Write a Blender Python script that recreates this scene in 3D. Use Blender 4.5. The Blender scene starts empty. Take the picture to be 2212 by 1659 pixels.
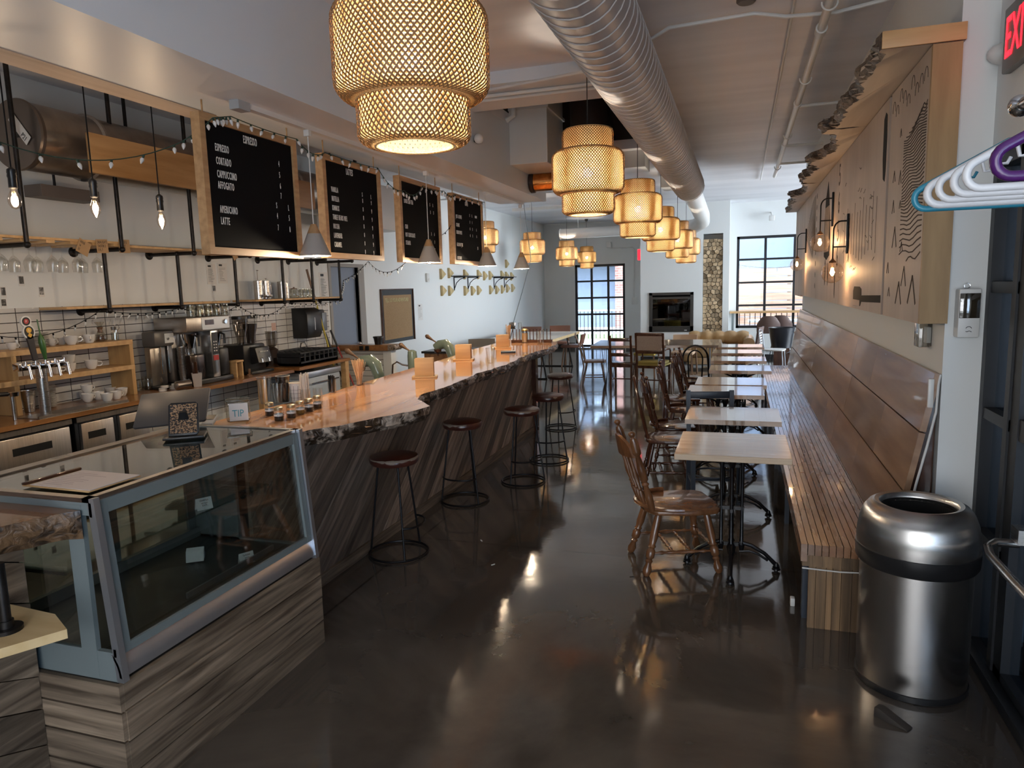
import bpy, bmesh, math, random
from mathutils import Vector, Matrix, Euler
random.seed(7)
S=bpy.context.scene; COL=S.collection; PI=math.pi
# ---------------------------------------------------------------- camera
FPX=1516.7; W_,H_=2212,1659
def _axes(yaw,pitch,roll):
    cy,sy,cp,sp=math.cos(yaw),math.sin(yaw),math.cos(pitch),math.sin(pitch)
    f=Vector((-sy*cp,cy*cp,sp)); r=Vector((cy,sy,0)); u=r.cross(f)
    c,s=math.cos(roll),math.sin(roll)
    return c*r+s*u, -s*r+c*u, f
RT,UP,FW=_axes(.31650,-.13730,-.027466)
EYE=Vector((0,0,1.8))
cam=bpy.data.cameras.new('camera'); co=bpy.data.objects.new('camera',cam); COL.objects.link(co)
cam.sensor_width=36; cam.lens=FPX/W_*36; cam.clip_start=.05; cam.clip_end=200
co.matrix_world=Matrix(((RT.x,UP.x,-FW.x,EYE.x),(RT.y,UP.y,-FW.y,EYE.y),(RT.z,UP.z,-FW.z,EYE.z),(0,0,0,1)))
S.camera=co
def on(px,py,ax,v):
    """the point of the plane ax=v that the surveyed photo position px,py shows"""
    d=RT*((px-W_/2)/FPX)+UP*(-(py-H_/2)/FPX)+FW
    i='xyz'.index(ax); return EYE+d*((v-EYE[i])/d[i])
# ---------------------------------------------------------------- light and exposure
S.view_settings.view_transform='Standard'; S.view_settings.look='None'
S.view_settings.exposure=1.0; S.view_settings.gamma=1; S.view_settings.use_curve_mapping=False
wd=bpy.data.worlds.new('sky'); S.world=wd; wd.use_nodes=True
bg=wd.node_tree.nodes['Background']; bg.inputs[0].default_value=(.76,.87,1,1); bg.inputs[1].default_value=6.0
def sun_light(name,rot,strength,color,angle=.02):
    l=bpy.data.lights.new(name,'SUN'); l.energy=strength; l.color=color; l.angle=angle
    o=bpy.data.objects.new(name,l); o.rotation_euler=rot; COL.objects.link(o)
sun_light('sun',(math.radians(48),0,math.radians(-25)),2.2,(1,.96,.9))
def area(name,loc,rot,sx,sy,power,color):
    l=bpy.data.lights.new(name,'AREA'); l.shape='RECTANGLE'; l.size=sx; l.size_y=sy; l.energy=power; l.color=color
    o=bpy.data.objects.new(name,l); o.location=loc; o.rotation_euler=rot; COL.objects.link(o); return o
# daylight at the big windows: east side of the seating area, street front behind the viewer, entry vestibule
area('daylight_east_windows',(5.9,14.3,1.7),(0,PI/2,0),2.4,4.0,125,(.84,.93,1)).data.spread=1.9
area('daylight_street_front',(-.3,-1.9,1.6),(PI/2,0,0),2.4,2.2,36,(.93,.95,1))
area('daylight_vestibule',(2.0,-1.9,1.5),(PI/2,0,0),1.3,2.2,60,(.62,.78,1))
o_=area('glass_door_fill',(-3.84,21.6,3.4),(0,0,0),1.4,1.2,60,(.9,.96,1)); o_.rotation_euler=(Vector((-4.0,17.5,.6))-Vector((-3.84,21.6,3.4))).to_track_quat('-Z','Y').to_euler()  # lamp added out of view above the glass door to brighten the back recess
def lamp(name,loc,power,color,r=.03):
    l=bpy.data.lights.new(name,'POINT'); l.energy=power; l.color=color; l.shadow_soft_size=r
    o=bpy.data.objects.new(name,l); o.location=loc; COL.objects.link(o); return o
S.cycles.max_bounces=7; S.cycles.diffuse_bounces=3; S.cycles.glossy_bounces=3; S.cycles.transmission_bounces=4
S.cycles.transparent_max_bounces=20; S.cycles.use_adaptive_sampling=True; S.cycles.adaptive_threshold=.04; S.cycles.caustics_reflective=False; S.cycles.caustics_refractive=False
S.cycles.sample_clamp_indirect=6; S.cycles.use_denoising=True
WARM=(1,.88,.70)
# ---------------------------------------------------------------- mesh helpers
class MB:
    def __init__(s): s.bm=bmesh.new()
    def _add(s,vs,fs,M=None):
        bv=[s.bm.verts.new(M@Vector(v) if M else v) for v in vs]
        out=[]
        for f in fs:
            try: out.append(s.bm.faces.new([bv[i] for i in f]))
            except ValueError: pass
        return bv,out
    def box(s,x0,y0,z0,x1,y1,z1,bev=0,M=None):
        if x0>x1:x0,x1=x1,x0
        if y0>y1:y0,y1=y1,y0
        if z0>z1:z0,z1=z1,z0
        v=[(x0,y0,z0),(x1,y0,z0),(x1,y1,z0),(x0,y1,z0),(x0,y0,z1),(x1,y0,z1),(x1,y1,z1),(x0,y1,z1)]
        bv,fs=s._add(v,[(3,2,1,0),(4,5,6,7),(0,1,5,4),(1,2,6,5),(2,3,7,6),(3,0,4,7)],M)
        if bev:
            es={e for f in fs for e in f.edges}
            bmesh.ops.bevel(s.bm,geom=list(es),offset=bev,segments=2,affect='EDGES',profile=.5)
        return s
    def bar(s,p0,p1,w,h,up=(0,0,1),bev=0):
        p0,p1=Vector(p0),Vector(p1); d=p1-p0; L=d.length; d.normalize()
        u=Vector(up); sd=d.cross(u)
        if sd.length<1e-4: sd=d.cross(Vector((0,1,0)))
        sd.normalize(); u=sd.cross(d)
        M=Matrix(((d.x,sd.x,u.x,p0.x),(d.y,sd.y,u.y,p0.y),(d.z,sd.z,u.z,p0.z),(0,0,0,1)))
        return s.box(0,-w/2,-h/2,L,w/2,h/2,bev,M)
    def lathe(s,prof,n=24,p0=(0,0,0),axis=None,caps=True,M=None):
        """prof: (radius, distance along axis)"""
        p0=Vector(p0)
        if axis is None: a=Vector((0,0,1))
        else: a=Vector(axis).normalized()
        x=a.orthogonal().normalized() if axis is not None else Vector((1,0,0)); y=a.cross(x)
        vs=[];fs=[]
        for r,t in prof:
            for k in range(n):
                c=2*PI*k/n; vs.append(p0+a*t+(x*math.cos(c)+y*math.sin(c))*r)
        m=len(prof)
        for i in range(m-1):
            for k in range(n):
                k2=(k+1)%n; fs.append((i*n+k,i*n+k2,(i+1)*n+k2,(i+1)*n+k))
        if caps:
            if prof[0][0]>1e-5: fs.append(tuple(range(n-1,-1,-1)))
            if prof[-1][0]>1e-5: fs.append(tuple((m-1)*n+k for k in range(n)))
        s._add(vs,fs,M); return s
    def cyl(s,p0,p1,r0,r1=None,n=14,caps=True):
        p0,p1=Vector(p0),Vector(p1); r1=r0 if r1 is None else r1
        return s.lathe([(r0,0),(r1,(p1-p0).length)],n,p0,p1-p0,caps)
    def turned(s,p0,p1,prof,n=12,scale=1):
        p0,p1=Vector(p0),Vector(p1); L=(p1-p0).length
        return s.lathe([(r*scale,t*L) for t,r in prof],n,p0,p1-p0)
    def sph(s,c,r,n=16,m=10,sz=1):
        return s.lathe([(max(r*math.sin(PI*i/m),1e-6),-r*sz*math.cos(PI*i/m)) for i in range(m+1)],n,c,caps=False)
    def tube(s,pts,r,n=8,closed=False):
        pts=[Vector(p) for p in pts]; N=len(pts); vs=[];fs=[];up=None
        for i,p in enumerate(pts):
            if closed: t=pts[(i+1)%N]-pts[i-1]
            else: t=pts[min(i+1,N-1)]-pts[max(i-1,0)]
            t.normalize()
            if up is None: up=t.orthogonal().normalized()
            up=(up-t*up.dot(t))
            if up.length<1e-5: up=t.orthogonal()
            up.normalize(); sd=t.cross(up)
            rr=r[i] if isinstance(r,(list,tuple)) else r
            for k in range(n):
                c=2*PI*k/n; vs.append(p+(up*math.cos(c)+sd*math.sin(c))*rr)
        for i in range(N if closed else N-1):
            j=(i+1)%N
            for k in range(n):
                k2=(k+1)%n; fs.append((i*n+k,i*n+k2,j*n+k2,j*n+k))
        if not closed: fs+= [tuple(range(n-1,-1,-1)),tuple((N-1)*n+k for k in range(n))]
        s._add(vs,fs); return s
    def prism(s,poly,z0,z1,M=None,bev=0):
        n=len(poly)
        v=[(x,y,z0) for x,y in poly]+[(x,y,z1) for x,y in poly]
        fs=[tuple(range(n-1,-1,-1)),tuple(range(n,2*n))]+[(i,(i+1)%n,(i+1)%n+n,i+n) for i in range(n)]
        bv,f=s._add(v,fs,M)
        if bev:
            es=set(f[0].edges)|set(f[1].edges)
            bmesh.ops.bevel(s.bm,geom=list(es),offset=bev,segments=2,affect='EDGES',profile=.5)
        return s
    def quad(s,*p): s._add(p,[tuple(range(len(p)))]); return s
    def grid(s,fn,nu,nv,thick=0):
        """surface fn(u,v)->point, closed into a thin solid when thick (fn takes a third argument 0/1)"""
        for side in ((0,1) if thick else (0,)):
            vs=[fn(i/nu,j/nv,side) for i in range(nu+1) for j in range(nv+1)]
            q=lambda i,j:i*(nv+1)+j
            fs=[(q(i,j),q(i+1,j),q(i+1,j+1),q(i,j+1)) if not side else (q(i,j),q(i,j+1),q(i+1,j+1),q(i+1,j)) for i in range(nu) for j in range(nv)]
            s._add(vs,fs)
        if thick:
            b=[(i/nu,0) for i in range(nu)]+[(1,j/nv) for j in range(nv)]+[(1-i/nu,1) for i in range(nu)]+[(0,1-j/nv) for j in range(nv)]
            n=len(b); s._add([fn(u,v,0) for u,v in b]+[fn(u,v,1) for u,v in b],[(i,(i+1)%n,(i+1)%n+n,i+n) for i in range(n)])
        return s
    def build(s,name,mat,parent=None,smooth=True,ang=38,fix=True):
        if fix: bmesh.ops.recalc_face_normals(s.bm,faces=s.bm.faces)
        me=bpy.data.meshes.new(name); s.bm.to_mesh(me); s.bm.free()
        if smooth:
            me.polygons.foreach_set('use_smooth',[True]*len(me.polygons))
            me.set_sharp_from_angle(angle=math.radians(ang))
        for m in (mat if isinstance(mat,(list,tuple)) else [mat]): me.materials.append(m)
        o=bpy.data.objects.new(name,me); COL.objects.link(o)
        if parent: o.parent=parent
        return o
def tag(o,label=None,cat=None,group=None,kind=None):
    if label: o['label']=label
    if cat: o['category']=cat
    if group: o['group']=group
    if kind: o['kind']=kind
    return o
def thing(name,label,cat,loc=(0,0,0),rz=0,group=None):
    o=bpy.data.objects.new(name,None); COL.objects.link(o); o.empty_display_size=.05
    o.location=loc; o.rotation_euler=(0,0,rz); return tag(o,label,cat,group)
def struct(name,mb,mat,parent=None,**k):
    o=mb.build(name,mat,parent,**k)
    if not parent: o['kind']='structure'
    return o
def dup(root,loc,rz=0,label=None,scale=None,group=None):
    r=root.copy(); COL.objects.link(r); r.location=loc; r.rotation_euler=(0,0,rz)
    if scale: r.scale=scale
    if label: r['label']=label
    if group: r['group']=group
    for ch in list(root.children):
        c=ch.copy(); COL.objects.link(c); c.parent=r
        for g in list(ch.children):
            d=g.copy(); COL.objects.link(d); d.parent=c
    return r
def clip(poly,p,n):
    """keep the part of convex 2d poly where (q-p).n<=0"""
    out=[]
    for i in range(len(poly)):
        a,b=poly[i],poly[(i+1)%len(poly)]
        da=(a[0]-p[0])*n[0]+(a[1]-p[1])*n[1]; db=(b[0]-p[0])*n[0]+(b[1]-p[1])*n[1]
        if da<=0: out.append(a)
        if (da<0<db) or (db<0<da):
            t=da/(da-db); out.append((a[0]+(b[0]-a[0])*t,a[1]+(b[1]-a[1])*t))
    return out
def clip_rect(poly,x0,y0,x1,y1):
    for p,n in (((x0,y0),(-1,0)),((x0,y0),(0,-1)),((x1,y1),(1,0)),((x1,y1),(0,1))):
        if len(poly)<3: return []
        poly=clip(poly,p,n)
    return poly if len(poly)>=3 else []
def text_mb(mb,s,size,M,depth=.001,sx=.6,align='LEFT',sp=1):
    cu=bpy.data.curves.new('t','FONT'); cu.body=s; cu.size=size; cu.extrude=depth; cu.align_x=align; cu.resolution_u=2; cu.space_character=sp; cu.offset=size*.004
    o=bpy.data.objects.new('t',cu); COL.objects.link(o)
    me=o.to_mesh(); vs=[M@Vector((v.co.x*sx,v.co.y,v.co.z)) for v in me.vertices]; fs=[tuple(p.vertices) for p in me.polygons]
    o.to_mesh_clear(); bpy.data.objects.remove(o); bpy.data.curves.remove(cu)
    mb._add(vs,fs)
# ---------------------------------------------------------------- materials
def newmat(name):
    m=bpy.data.materials.new(name); m.use_nodes=True; nt=m.node_tree; b=nt.nodes['Principled BSDF']; return m,nt,b
def N(nt,t,**k):
    n=nt.nodes.new(t)
    for a,v in k.items():
        if a in n.inputs.keys() if isinstance(a,str) else False: n.inputs[a].default_value=v
        else: setattr(n,a,v)
    return n
def plain(name,col,rough=.5,metal=0,coat=0,emit=None,es=0,bump=0,bscale=60,spec=.5,sub=0):
    m,nt,b=newmat(name); b.inputs['Base Color'].default_value=(*col,1); b.inputs['Roughness'].default_value=rough
    b.inputs['Metallic'].default_value=metal; b.inputs['Coat Weight'].default_value=coat; b.inputs['Specular IOR Level'].default_value=spec
    b.inputs['Coat Roughness'].default_value=.06
    if emit: b.inputs['Emission Color'].default_value=(*emit,1); b.inputs['Emission Strength'].default_value=es
    if bump:
        tc=N(nt,'ShaderNodeTexCoord'); no=N(nt,'ShaderNodeTexNoise'); no.inputs['Scale'].default_value=bscale; no.inputs['Detail'].default_value=4
        bp=N(nt,'ShaderNodeBump'); bp.inputs['Strength'].default_value=bump; bp.inputs['Distance'].default_value=.01
        nt.links.new(tc.outputs['Object'],no.inputs['Vector']); nt.links.new(no.outputs['Fac'],bp.inputs['Height']); nt.links.new(bp.outputs['Normal'],b.inputs['Normal'])
    return m
def noisy(name,c1,c2,scale=(3,3,3),rough=.5,rough2=None,metal=0,coat=0,bump=.1,detail=6,island=None,objrnd=None,lo=.3,hi=.7,dist=0,spec=.5,coat_rough=.05,rotx=0):
    """noise coloured surface; island = (dark,light) factor range picked per loose piece, objrnd per object"""
    m,nt,b=newmat(name); L=nt.links
    tc=N(nt,'ShaderNodeTexCoord'); mp=N(nt,'ShaderNodeMapping'); mp.inputs['Scale'].default_value=scale
    if rotx: mp.vector_type='TEXTURE'; mp.inputs['Rotation'].default_value=(rotx,0,0); mp.inputs['Scale'].default_value=tuple(1/q for q in scale)
    L.new(tc.outputs['Object'],mp.inputs['Vector'])
    no=N(nt,'ShaderNodeTexNoise'); no.inputs['Scale'].default_value=1; no.inputs['Detail'].default_value=detail; no.inputs['Distortion'].default_value=dist
    if island or objrnd:
        g=N(nt,'ShaderNodeNewGeometry') if island else N(nt,'ShaderNodeObjectInfo'); rnd=g.outputs['Random Per Island' if island else 'Random']
        mu=N(nt,'ShaderNodeVectorMath'); mu.operation='ADD'; cx=N(nt,'ShaderNodeMath'); cx.operation='MULTIPLY'; cx.inputs[1].default_value=37
        L.new(rnd,cx.inputs[0]); L.new(mp.outputs['Vector'],mu.inputs[0]); L.new(cx.outputs[0],mu.inputs[1]); L.new(mu.outputs['Vector'],no.inputs['Vector'])
    else: L.new(mp.outputs['Vector'],no.inputs['Vector'])
    r=N(nt,'ShaderNodeValToRGB'); r.color_ramp.elements[0].position=lo; r.color_ramp.elements[1].position=hi
    r.color_ramp.elements[0].color=(*c1,1); r.color_ramp.elements[1].color=(*c2,1); L.new(no.outputs['Fac'],r.inputs['Fac'])
    col=r.outputs['Color']
    if island or objrnd:
        a,z=island or objrnd
        mr=N(nt,'ShaderNodeMapRange'); mr.inputs['To Min'].default_value=a; mr.inputs['To Max'].default_value=z; L.new(rnd,mr.inputs['Value'])
        mx=N(nt,'ShaderNodeVectorMath'); mx.operation='SCALE'; L.new(col,mx.inputs[0]); L.new(mr.outputs['Result'],mx.inputs['Scale']); col=mx.outputs['Vector']
    L.new(col,b.inputs['Base Color']); b.inputs['Roughness'].default_value=rough; b.inputs['Metallic'].default_value=metal
    b.inputs['Coat Weight'].default_value=coat; b.inputs['Coat Roughness'].default_value=coat_rough; b.inputs['Specular IOR Level'].default_value=spec
    if rough2 is not None:
        mr=N(nt,'ShaderNodeMapRange'); mr.inputs['To Min'].default_value=rough; mr.inputs['To Max'].default_value=rough2; L.new(no.outputs['Fac'],mr.inputs['Value']); L.new(mr.outputs['Result'],b.inputs['Roughness'])
    if bump:
        bp=N(nt,'ShaderNodeBump'); bp.inputs['Strength'].default_value=bump; bp.inputs['Distance'].default_value=.01
        L.new(no.outputs['Fac'],bp.inputs['Height']); L.new(bp.outputs['Normal'],b.inputs['Normal'])
    return m
def glass(name,tint=(1,1,1),refl=.12,rough=.02):
    m,nt,b=newmat(name); nt.nodes.remove(b); L=nt.links; out=nt.nodes['Material Output']
    tr=N(nt,'ShaderNodeBsdfTransparent'); tr.inputs[0].default_value=(*tint,1); gl=N(nt,'ShaderNodeBsdfGlossy'); gl.inputs['Roughness'].default_value=rough
    lw=N(nt,'ShaderNodeLayerWeight'); lw.inputs['Blend'].default_value=.25
    mr=N(nt,'ShaderNodeMapRange'); mr.inputs['To Min'].default_value=refl*.35; mr.inputs['To Max'].default_value=min(.9,refl*5)
    mix=N(nt,'ShaderNodeMixShader'); L.new(lw.outputs['Facing'],mr.inputs['Value']); L.new(mr.outputs['Result'],mix.inputs['Fac'])
    L.new(tr.outputs[0],mix.inputs[1]); L.new(gl.outputs[0],mix.inputs[2]); L.new(mix.outputs[0],out.inputs['Surface']); return m
def emis(name,col,st):
    m,nt,b=newmat(name); b.inputs['Base Color'].default_value=(*col,1); b.inputs['Emission Color'].default_value=(*col,1); b.inputs['Emission Strength'].default_value=st; return m
m_wall=plain('white_paint',(.76,.78,.775),.6,bump=.05,bscale=40)
m_ceil=noisy('ceiling_paint',(.70,.70,.74),(.82,.82,.86),(.35,2.5,1),.45,bump=.15,lo=.35,hi=.65)
m_bulk=plain('bulkhead_paint',(.74,.77,.81),.4)
m_black=plain('black_metal',(.012,.012,.014),.38,.6); m_blackp=plain('black_plastic',(.012,.012,.013),.35)
m_pipe=noisy('black_iron_pipe',(.014,.013,.013),(.035,.03,.028),(20,20,20),.4,metal=.7,bump=.1)
m_frame=plain('dark_window_frame',(.018,.02,.024),.45,.3)
m_steel=noisy('brushed_steel',(.40,.385,.37),(.56,.54,.52),(4,4,200),.22,.36,metal=1,bump=.02,lo=.2,hi=.8)
m_can=plain('brushed_can_steel',(.50,.485,.47),.26,1)
_b=m_can.node_tree.nodes['Principled BSDF']; _b.inputs['Anisotropic'].default_value=.85; _t=N(m_can.node_tree,'ShaderNodeTangent'); _t.direction_type='RADIAL'; _t.axis='Z'; m_can.node_tree.links.new(_t.outputs[0],_b.inputs['Tangent'])
m_steelh=noisy('brushed_steel_front',(.42,.39,.36),(.55,.51,.47),(3,200,3),.28,.42,metal=1,bump=.02)
m_chrome=plain('chrome',(.75,.75,.76),.1,1); m_alu=plain('pale_aluminium',(.50,.52,.56),.34,.85); m_grey=plain('grey_metal_trim',(.20,.235,.24),.5,.2)
m_copper=noisy('copper_duct',(.35,.12,.03),(.75,.35,.12),(9,9,9),.25,metal=1,bump=.2)
m_white=plain('white_plastic',(.72,.72,.70),.35); m_ceramic=plain('white_ceramic',(.74,.72,.69),.15,coat=.4)
m_galv=noisy('galvanised_duct',(.30,.27,.24),(.46,.42,.38),(6,6,6),.25,.38,metal=.9,bump=.04)
m_ductw=plain('white_painted_duct',(.68,.67,.65),.38,.15); m_darkduct=plain('dark_brown_duct',(.05,.035,.03),.3,.5)
m_glass=glass('clear_glass',(.97,.97,.96),.10); m_glassd=glass('window_glass',(.93,.97,1),.05); m_glasst=glass('tinted_glass',(.50,.47,.44),.25); m_glasscase=glass('case_glass',(.86,.90,.88),.14); m_glasstop=glass('case_top_glass',(.72,.76,.74),.30)
m_globe=glass('globe_glass',(1,.93,.86),.14)
m_pine=noisy('pine_wood',(.50,.29,.12),(.66,.42,.20),(2,18,18),.5,bump=.05)
m_pinez=noisy('pine_wood_upright',(.42,.24,.09),(.62,.38,.16),(14,14,1.2),.5,bump=.05)
m_oak=noisy('oak_frame',(.36,.20,.09),(.55,.34,.17),(22,3,22),.45,bump=.05)
m_ply=noisy('plywood',(.60,.42,.20),(.72,.54,.30),(3,14,14),.45,bump=.03)
m_panel=noisy('pale_carved_panel',(.42,.335,.27),(.54,.44,.37),(30,4,.9),.55,bump=.12,lo=.3,hi=.7)
m_slabup=noisy('pale_slab_wood',(.38,.27,.19),(.55,.42,.33),(12,1.2,12),.6,bump=.1)
m_backr=noisy('varnished_bench_boards',(.20,.095,.045),(.46,.29,.18),(6,1.2,12),.24,.38,coat=.3,bump=.05,island=(.72,1.15),lo=.25,hi=.75)
m_strip=noisy('laminated_bench_strips',(.24,.11,.055),(.38,.21,.12),(14,1.5,14),.2,.34,coat=.5,bump=.04,island=(.6,1.15),lo=.25,hi=.75)
m_stripe=noisy('bench_end_strips',(.12,.075,.04),(.40,.24,.12),(30,30,1.5),.5,bump=.2,island=(.45,1.25))
m_recl=noisy('reclaimed_grey_siding',(.065,.044,.028),(.31,.23,.16),(2.2,2.2,34),.6,.8,bump=.35,island=(.55,1.35),lo=.32,hi=.72,dist=.5)
m_recld=noisy('reclaimed_diagonal_siding',(.085,.062,.048),(.36,.275,.21),(6,2.0,30),.5,.8,bump=.3,island=(.45,1.5),lo=.3,hi=.75,dist=.5,rotx=.662)
m_darkw=noisy('dark_stained_wood',(.035,.012,.007),(.10,.04,.022),(14,14,5),.22,coat=.4,bump=.04)
m_midw=noisy('warm_oak_chair',(.11,.045,.018),(.24,.105,.045),(18,18,4),.24,coat=.4,bump=.05)
m_walnut=noisy('walnut_legs',(.10,.05,.025),(.20,.11,.06),(14,14,3),.35,bump=.03)
m_tan=noisy('table_top_maple',(.42,.28,.16),(.58,.42,.26),(2,26,26),.2,.3,coat=.5,bump=.03)
m_tblk=noisy('table_top_butcher_block',(.26,.15,.085),(.44,.29,.185),(1.5,14,20),.16,.26,coat=.7,bump=.03,island=(.85,1.1))
m_longt=noisy('streaked_plank_top',(.13,.075,.045),(.42,.30,.21),(2,14,10),.14,.25,coat=.7,bump=.05)
m_counter=noisy('back_counter_wood',(.20,.085,.028),(.36,.17,.06),(20,2,20),.28,coat=.5,bump=.04)
m_navy=plain('navy_paint',(.022,.032,.050),.4); m_iron=plain('black_cast_iron',(.008,.008,.010),.33,.3)
m_leather=noisy('worn_oxblood_leather',(.045,.012,.008),(.085,.022,.014),(9,9,9),.25,.4,coat=.3,bump=.1)
m_patch=plain('exposed_seat_backing',(.22,.17,.13),.7)
m_leath2=plain('brown_leather',(.20,.085,.055),.4); m_taupe=plain('taupe_shell_fabric',(.12,.075,.065),.6)
m_sofa=noisy('tan_leather',(.36,.21,.09),(.50,.32,.15),(5,5,5),.28,coat=.3,bump=.05)
m_paper=plain('white_paper',(.72,.70,.67),.6); m_kraft=plain('kraft_paper',(.42,.26,.13),.7); m_ink=plain('black_ink',(.02,.02,.02),.6)
m_cork=noisy('cork',(.28,.17,.08),(.36,.235,.12),(80,80,80),.8,bump=.1)
m_felt=plain('black_felt',(.005,.005,.006),.85,spec=.1); m_letter=plain('white_letters',(.80,.78,.74),.45)
m_red=emis('red_sign_glow',(1,.01,.02),2.2); m_gdoor=plain('slate_blue_door',(.20,.24,.32),.45)
m_sage=plain('sage_green_enamel',(.17,.215,.165),.18,coat=.6); m_green=plain('dark_green_wire',(.02,.05,.035),.5)
m_bulbp=plain('frosted_bulb',(.72,.70,.68),.3); m_bulb=emis('lamp_bulb',(1,.93,.82),30); m_bulbc=emis('cone_lamp_bulb',(1,.80,.55),110); m_fil=emis('filament',(1,.70,.32),28)
m_conew=plain('cone_shade_grey',(.40,.375,.35),.5); m_carve=plain('burnt_carving',(.05,.03,.02),.8)
m_blk=plain('void_black',(.004,.004,.004),.9)
# ---------------------------------------------------------------- floor
def floor_mat():
    m,nt,b=newmat('polished_concrete'); L=nt.links
    g=N(nt,'ShaderNodeNewGeometry'); n1=N(nt,'ShaderNodeTexNoise'); n1.inputs['Scale'].default_value=.9; n1.inputs['Detail'].default_value=9; n1.inputs['Roughness'].default_value=.62; n1.inputs['Distortion'].default_value=.5
    L.new(g.outputs['Position'],n1.inputs['Vector']); r=N(nt,'ShaderNodeValToRGB'); e=r.color_ramp.elements
    e[0].position=.32; e[0].color=(.044,.036,.030,1); e[1].position=.70; e[1].color=(.108,.092,.078,1); L.new(n1.outputs['Fac'],r.inputs['Fac'])
    sep=N(nt,'ShaderNodeSeparateXYZ'); L.new(g.outputs['Position'],sep.inputs[0])
    acc=None
    for ax,vals in (('Y',(4.48,8.2,12.0,15.8)),('X',(-2.2,))):
        for v in vals:
            a=N(nt,'ShaderNodeMath'); a.operation='SUBTRACT'; a.inputs[1].default_value=v; L.new(sep.outputs[ax],a.inputs[0])
            c=N(nt,'ShaderNodeMath'); c.operation='ABSOLUTE'; L.new(a.outputs[0],c.inputs[0])
            if acc is None: acc=c
            else:
                mn=N(nt,'ShaderNodeMath'); mn.operation='MINIMUM'; L.new(acc.outputs[0],mn.inputs[0]); L.new(c.outputs[0],mn.inputs[1]); acc=mn
    lt=N(nt,'ShaderNodeMath'); lt.operation='LESS_THAN'; lt.inputs[1].default_value=.007; L.new(acc.outputs[0],lt.inputs[0])
    mx=N(nt,'ShaderNodeMix'); mx.data_type='RGBA'; L.new(lt.outputs[0],mx.inputs['Factor']); L.new(r.outputs['Color'],mx.inputs['A']); mx.inputs['B'].default_value=(.016,.014,.012,1)
    L.new(mx.outputs['Result'],b.inputs['Base Color'])
    n2=N(nt,'ShaderNodeTexNoise'); n2.inputs['Scale'].default_value=2.2; n2.inputs['Detail'].default_value=8; L.new(g.outputs['Position'],n2.inputs['Vector'])
    mr=N(nt,'ShaderNodeMapRange'); mr.inputs['From Min'].default_value=.3; mr.inputs['From Max'].default_value=.7; mr.inputs['To Min'].default_value=.05; mr.inputs['To Max'].default_value=.13; L.new(n2.outputs['Fac'],mr.inputs['Value']); L.new(mr.outputs['Result'],b.inputs['Roughness'])
    n3=N(nt,'ShaderNodeTexNoise'); n3.inputs['Scale'].default_value=7; n3.inputs['Detail'].default_value=3; L.new(g.outputs['Position'],n3.inputs['Vector'])
    bp=N(nt,'ShaderNodeBump'); bp.inputs['Strength'].default_value=.10; bp.inputs['Distance'].default_value=.01; L.new(n3.outputs['Fac'],bp.inputs['Height']); L.new(bp.outputs['Normal'],b.inputs['Normal'])
    b.inputs['Specular IOR Level'].default_value=.85; b.inputs['Coat Weight'].default_value=.35; b.inputs['Coat Roughness'].default_value=.08
    return m
struct('floor',MB().box(-5.6,-2.1,-.12,6.2,20.2,0),floor_mat(),smooth=False)
ZC=3.56
# ---------------------------------------------------------------- ceiling with the open shaft over the bar end
c=MB()
for b_ in ((-5.6,-2.1,6.2,6.55),(-5.6,6.55,-2.45,20.2),(-1.0,6.55,6.2,20.2),(-2.45,9.6,-1.0,20.2)): c.box(b_[0],b_[1],ZC,b_[2],b_[3],ZC+.12)
struct('ceiling',c,m_ceil,smooth=False)
struct('trim_1',MB().box(-2.45,5.75,ZC-.10,-.98,6.55,ZC),m_bulk,smooth=False)
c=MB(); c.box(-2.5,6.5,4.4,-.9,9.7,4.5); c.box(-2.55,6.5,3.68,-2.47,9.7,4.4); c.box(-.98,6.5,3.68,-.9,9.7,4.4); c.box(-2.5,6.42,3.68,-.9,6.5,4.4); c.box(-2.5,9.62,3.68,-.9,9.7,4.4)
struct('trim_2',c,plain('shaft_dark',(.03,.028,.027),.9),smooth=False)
# bulkhead over the bar
b=MB(); b.box(-3.10,-2.0,2.9,-2.45,9.13,ZC); struct('trim_3',b,m_bulk,smooth=False)
b=MB(); b.box(-3.28,-2.0,2.895,-3.10,3.75,2.93); struct('trim_4',b,m_slabup,smooth=False)
b=MB(); b.box(-3.22,-2.0,2.93,-3.10,9.13,ZC); struct('trim_5',b,m_bulk,smooth=False)
# ---------------------------------------------------------------- walls
w=MB(); DY0,DY1=8.67,9.42
w.box(-5.6,-2.1,0,-5.47,DY0,ZC); w.box(-5.6,DY1,0,-5.47,20.1,ZC); w.box(-5.6,DY0,2.15,-5.47,DY1,ZC)
struct('wall_left',w,m_wall,smooth=False)
dx0,dx1,dz=-4.56,-3.12,2.37
w=MB(); w.box(-5.6,20,0,dx0,20.15,ZC); w.box(dx1,20,0,-2.1,20.15,ZC); w.box(dx0,20,dz,dx1,20.15,ZC); struct('wall_back',w,m_wall,smooth=False)
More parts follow.
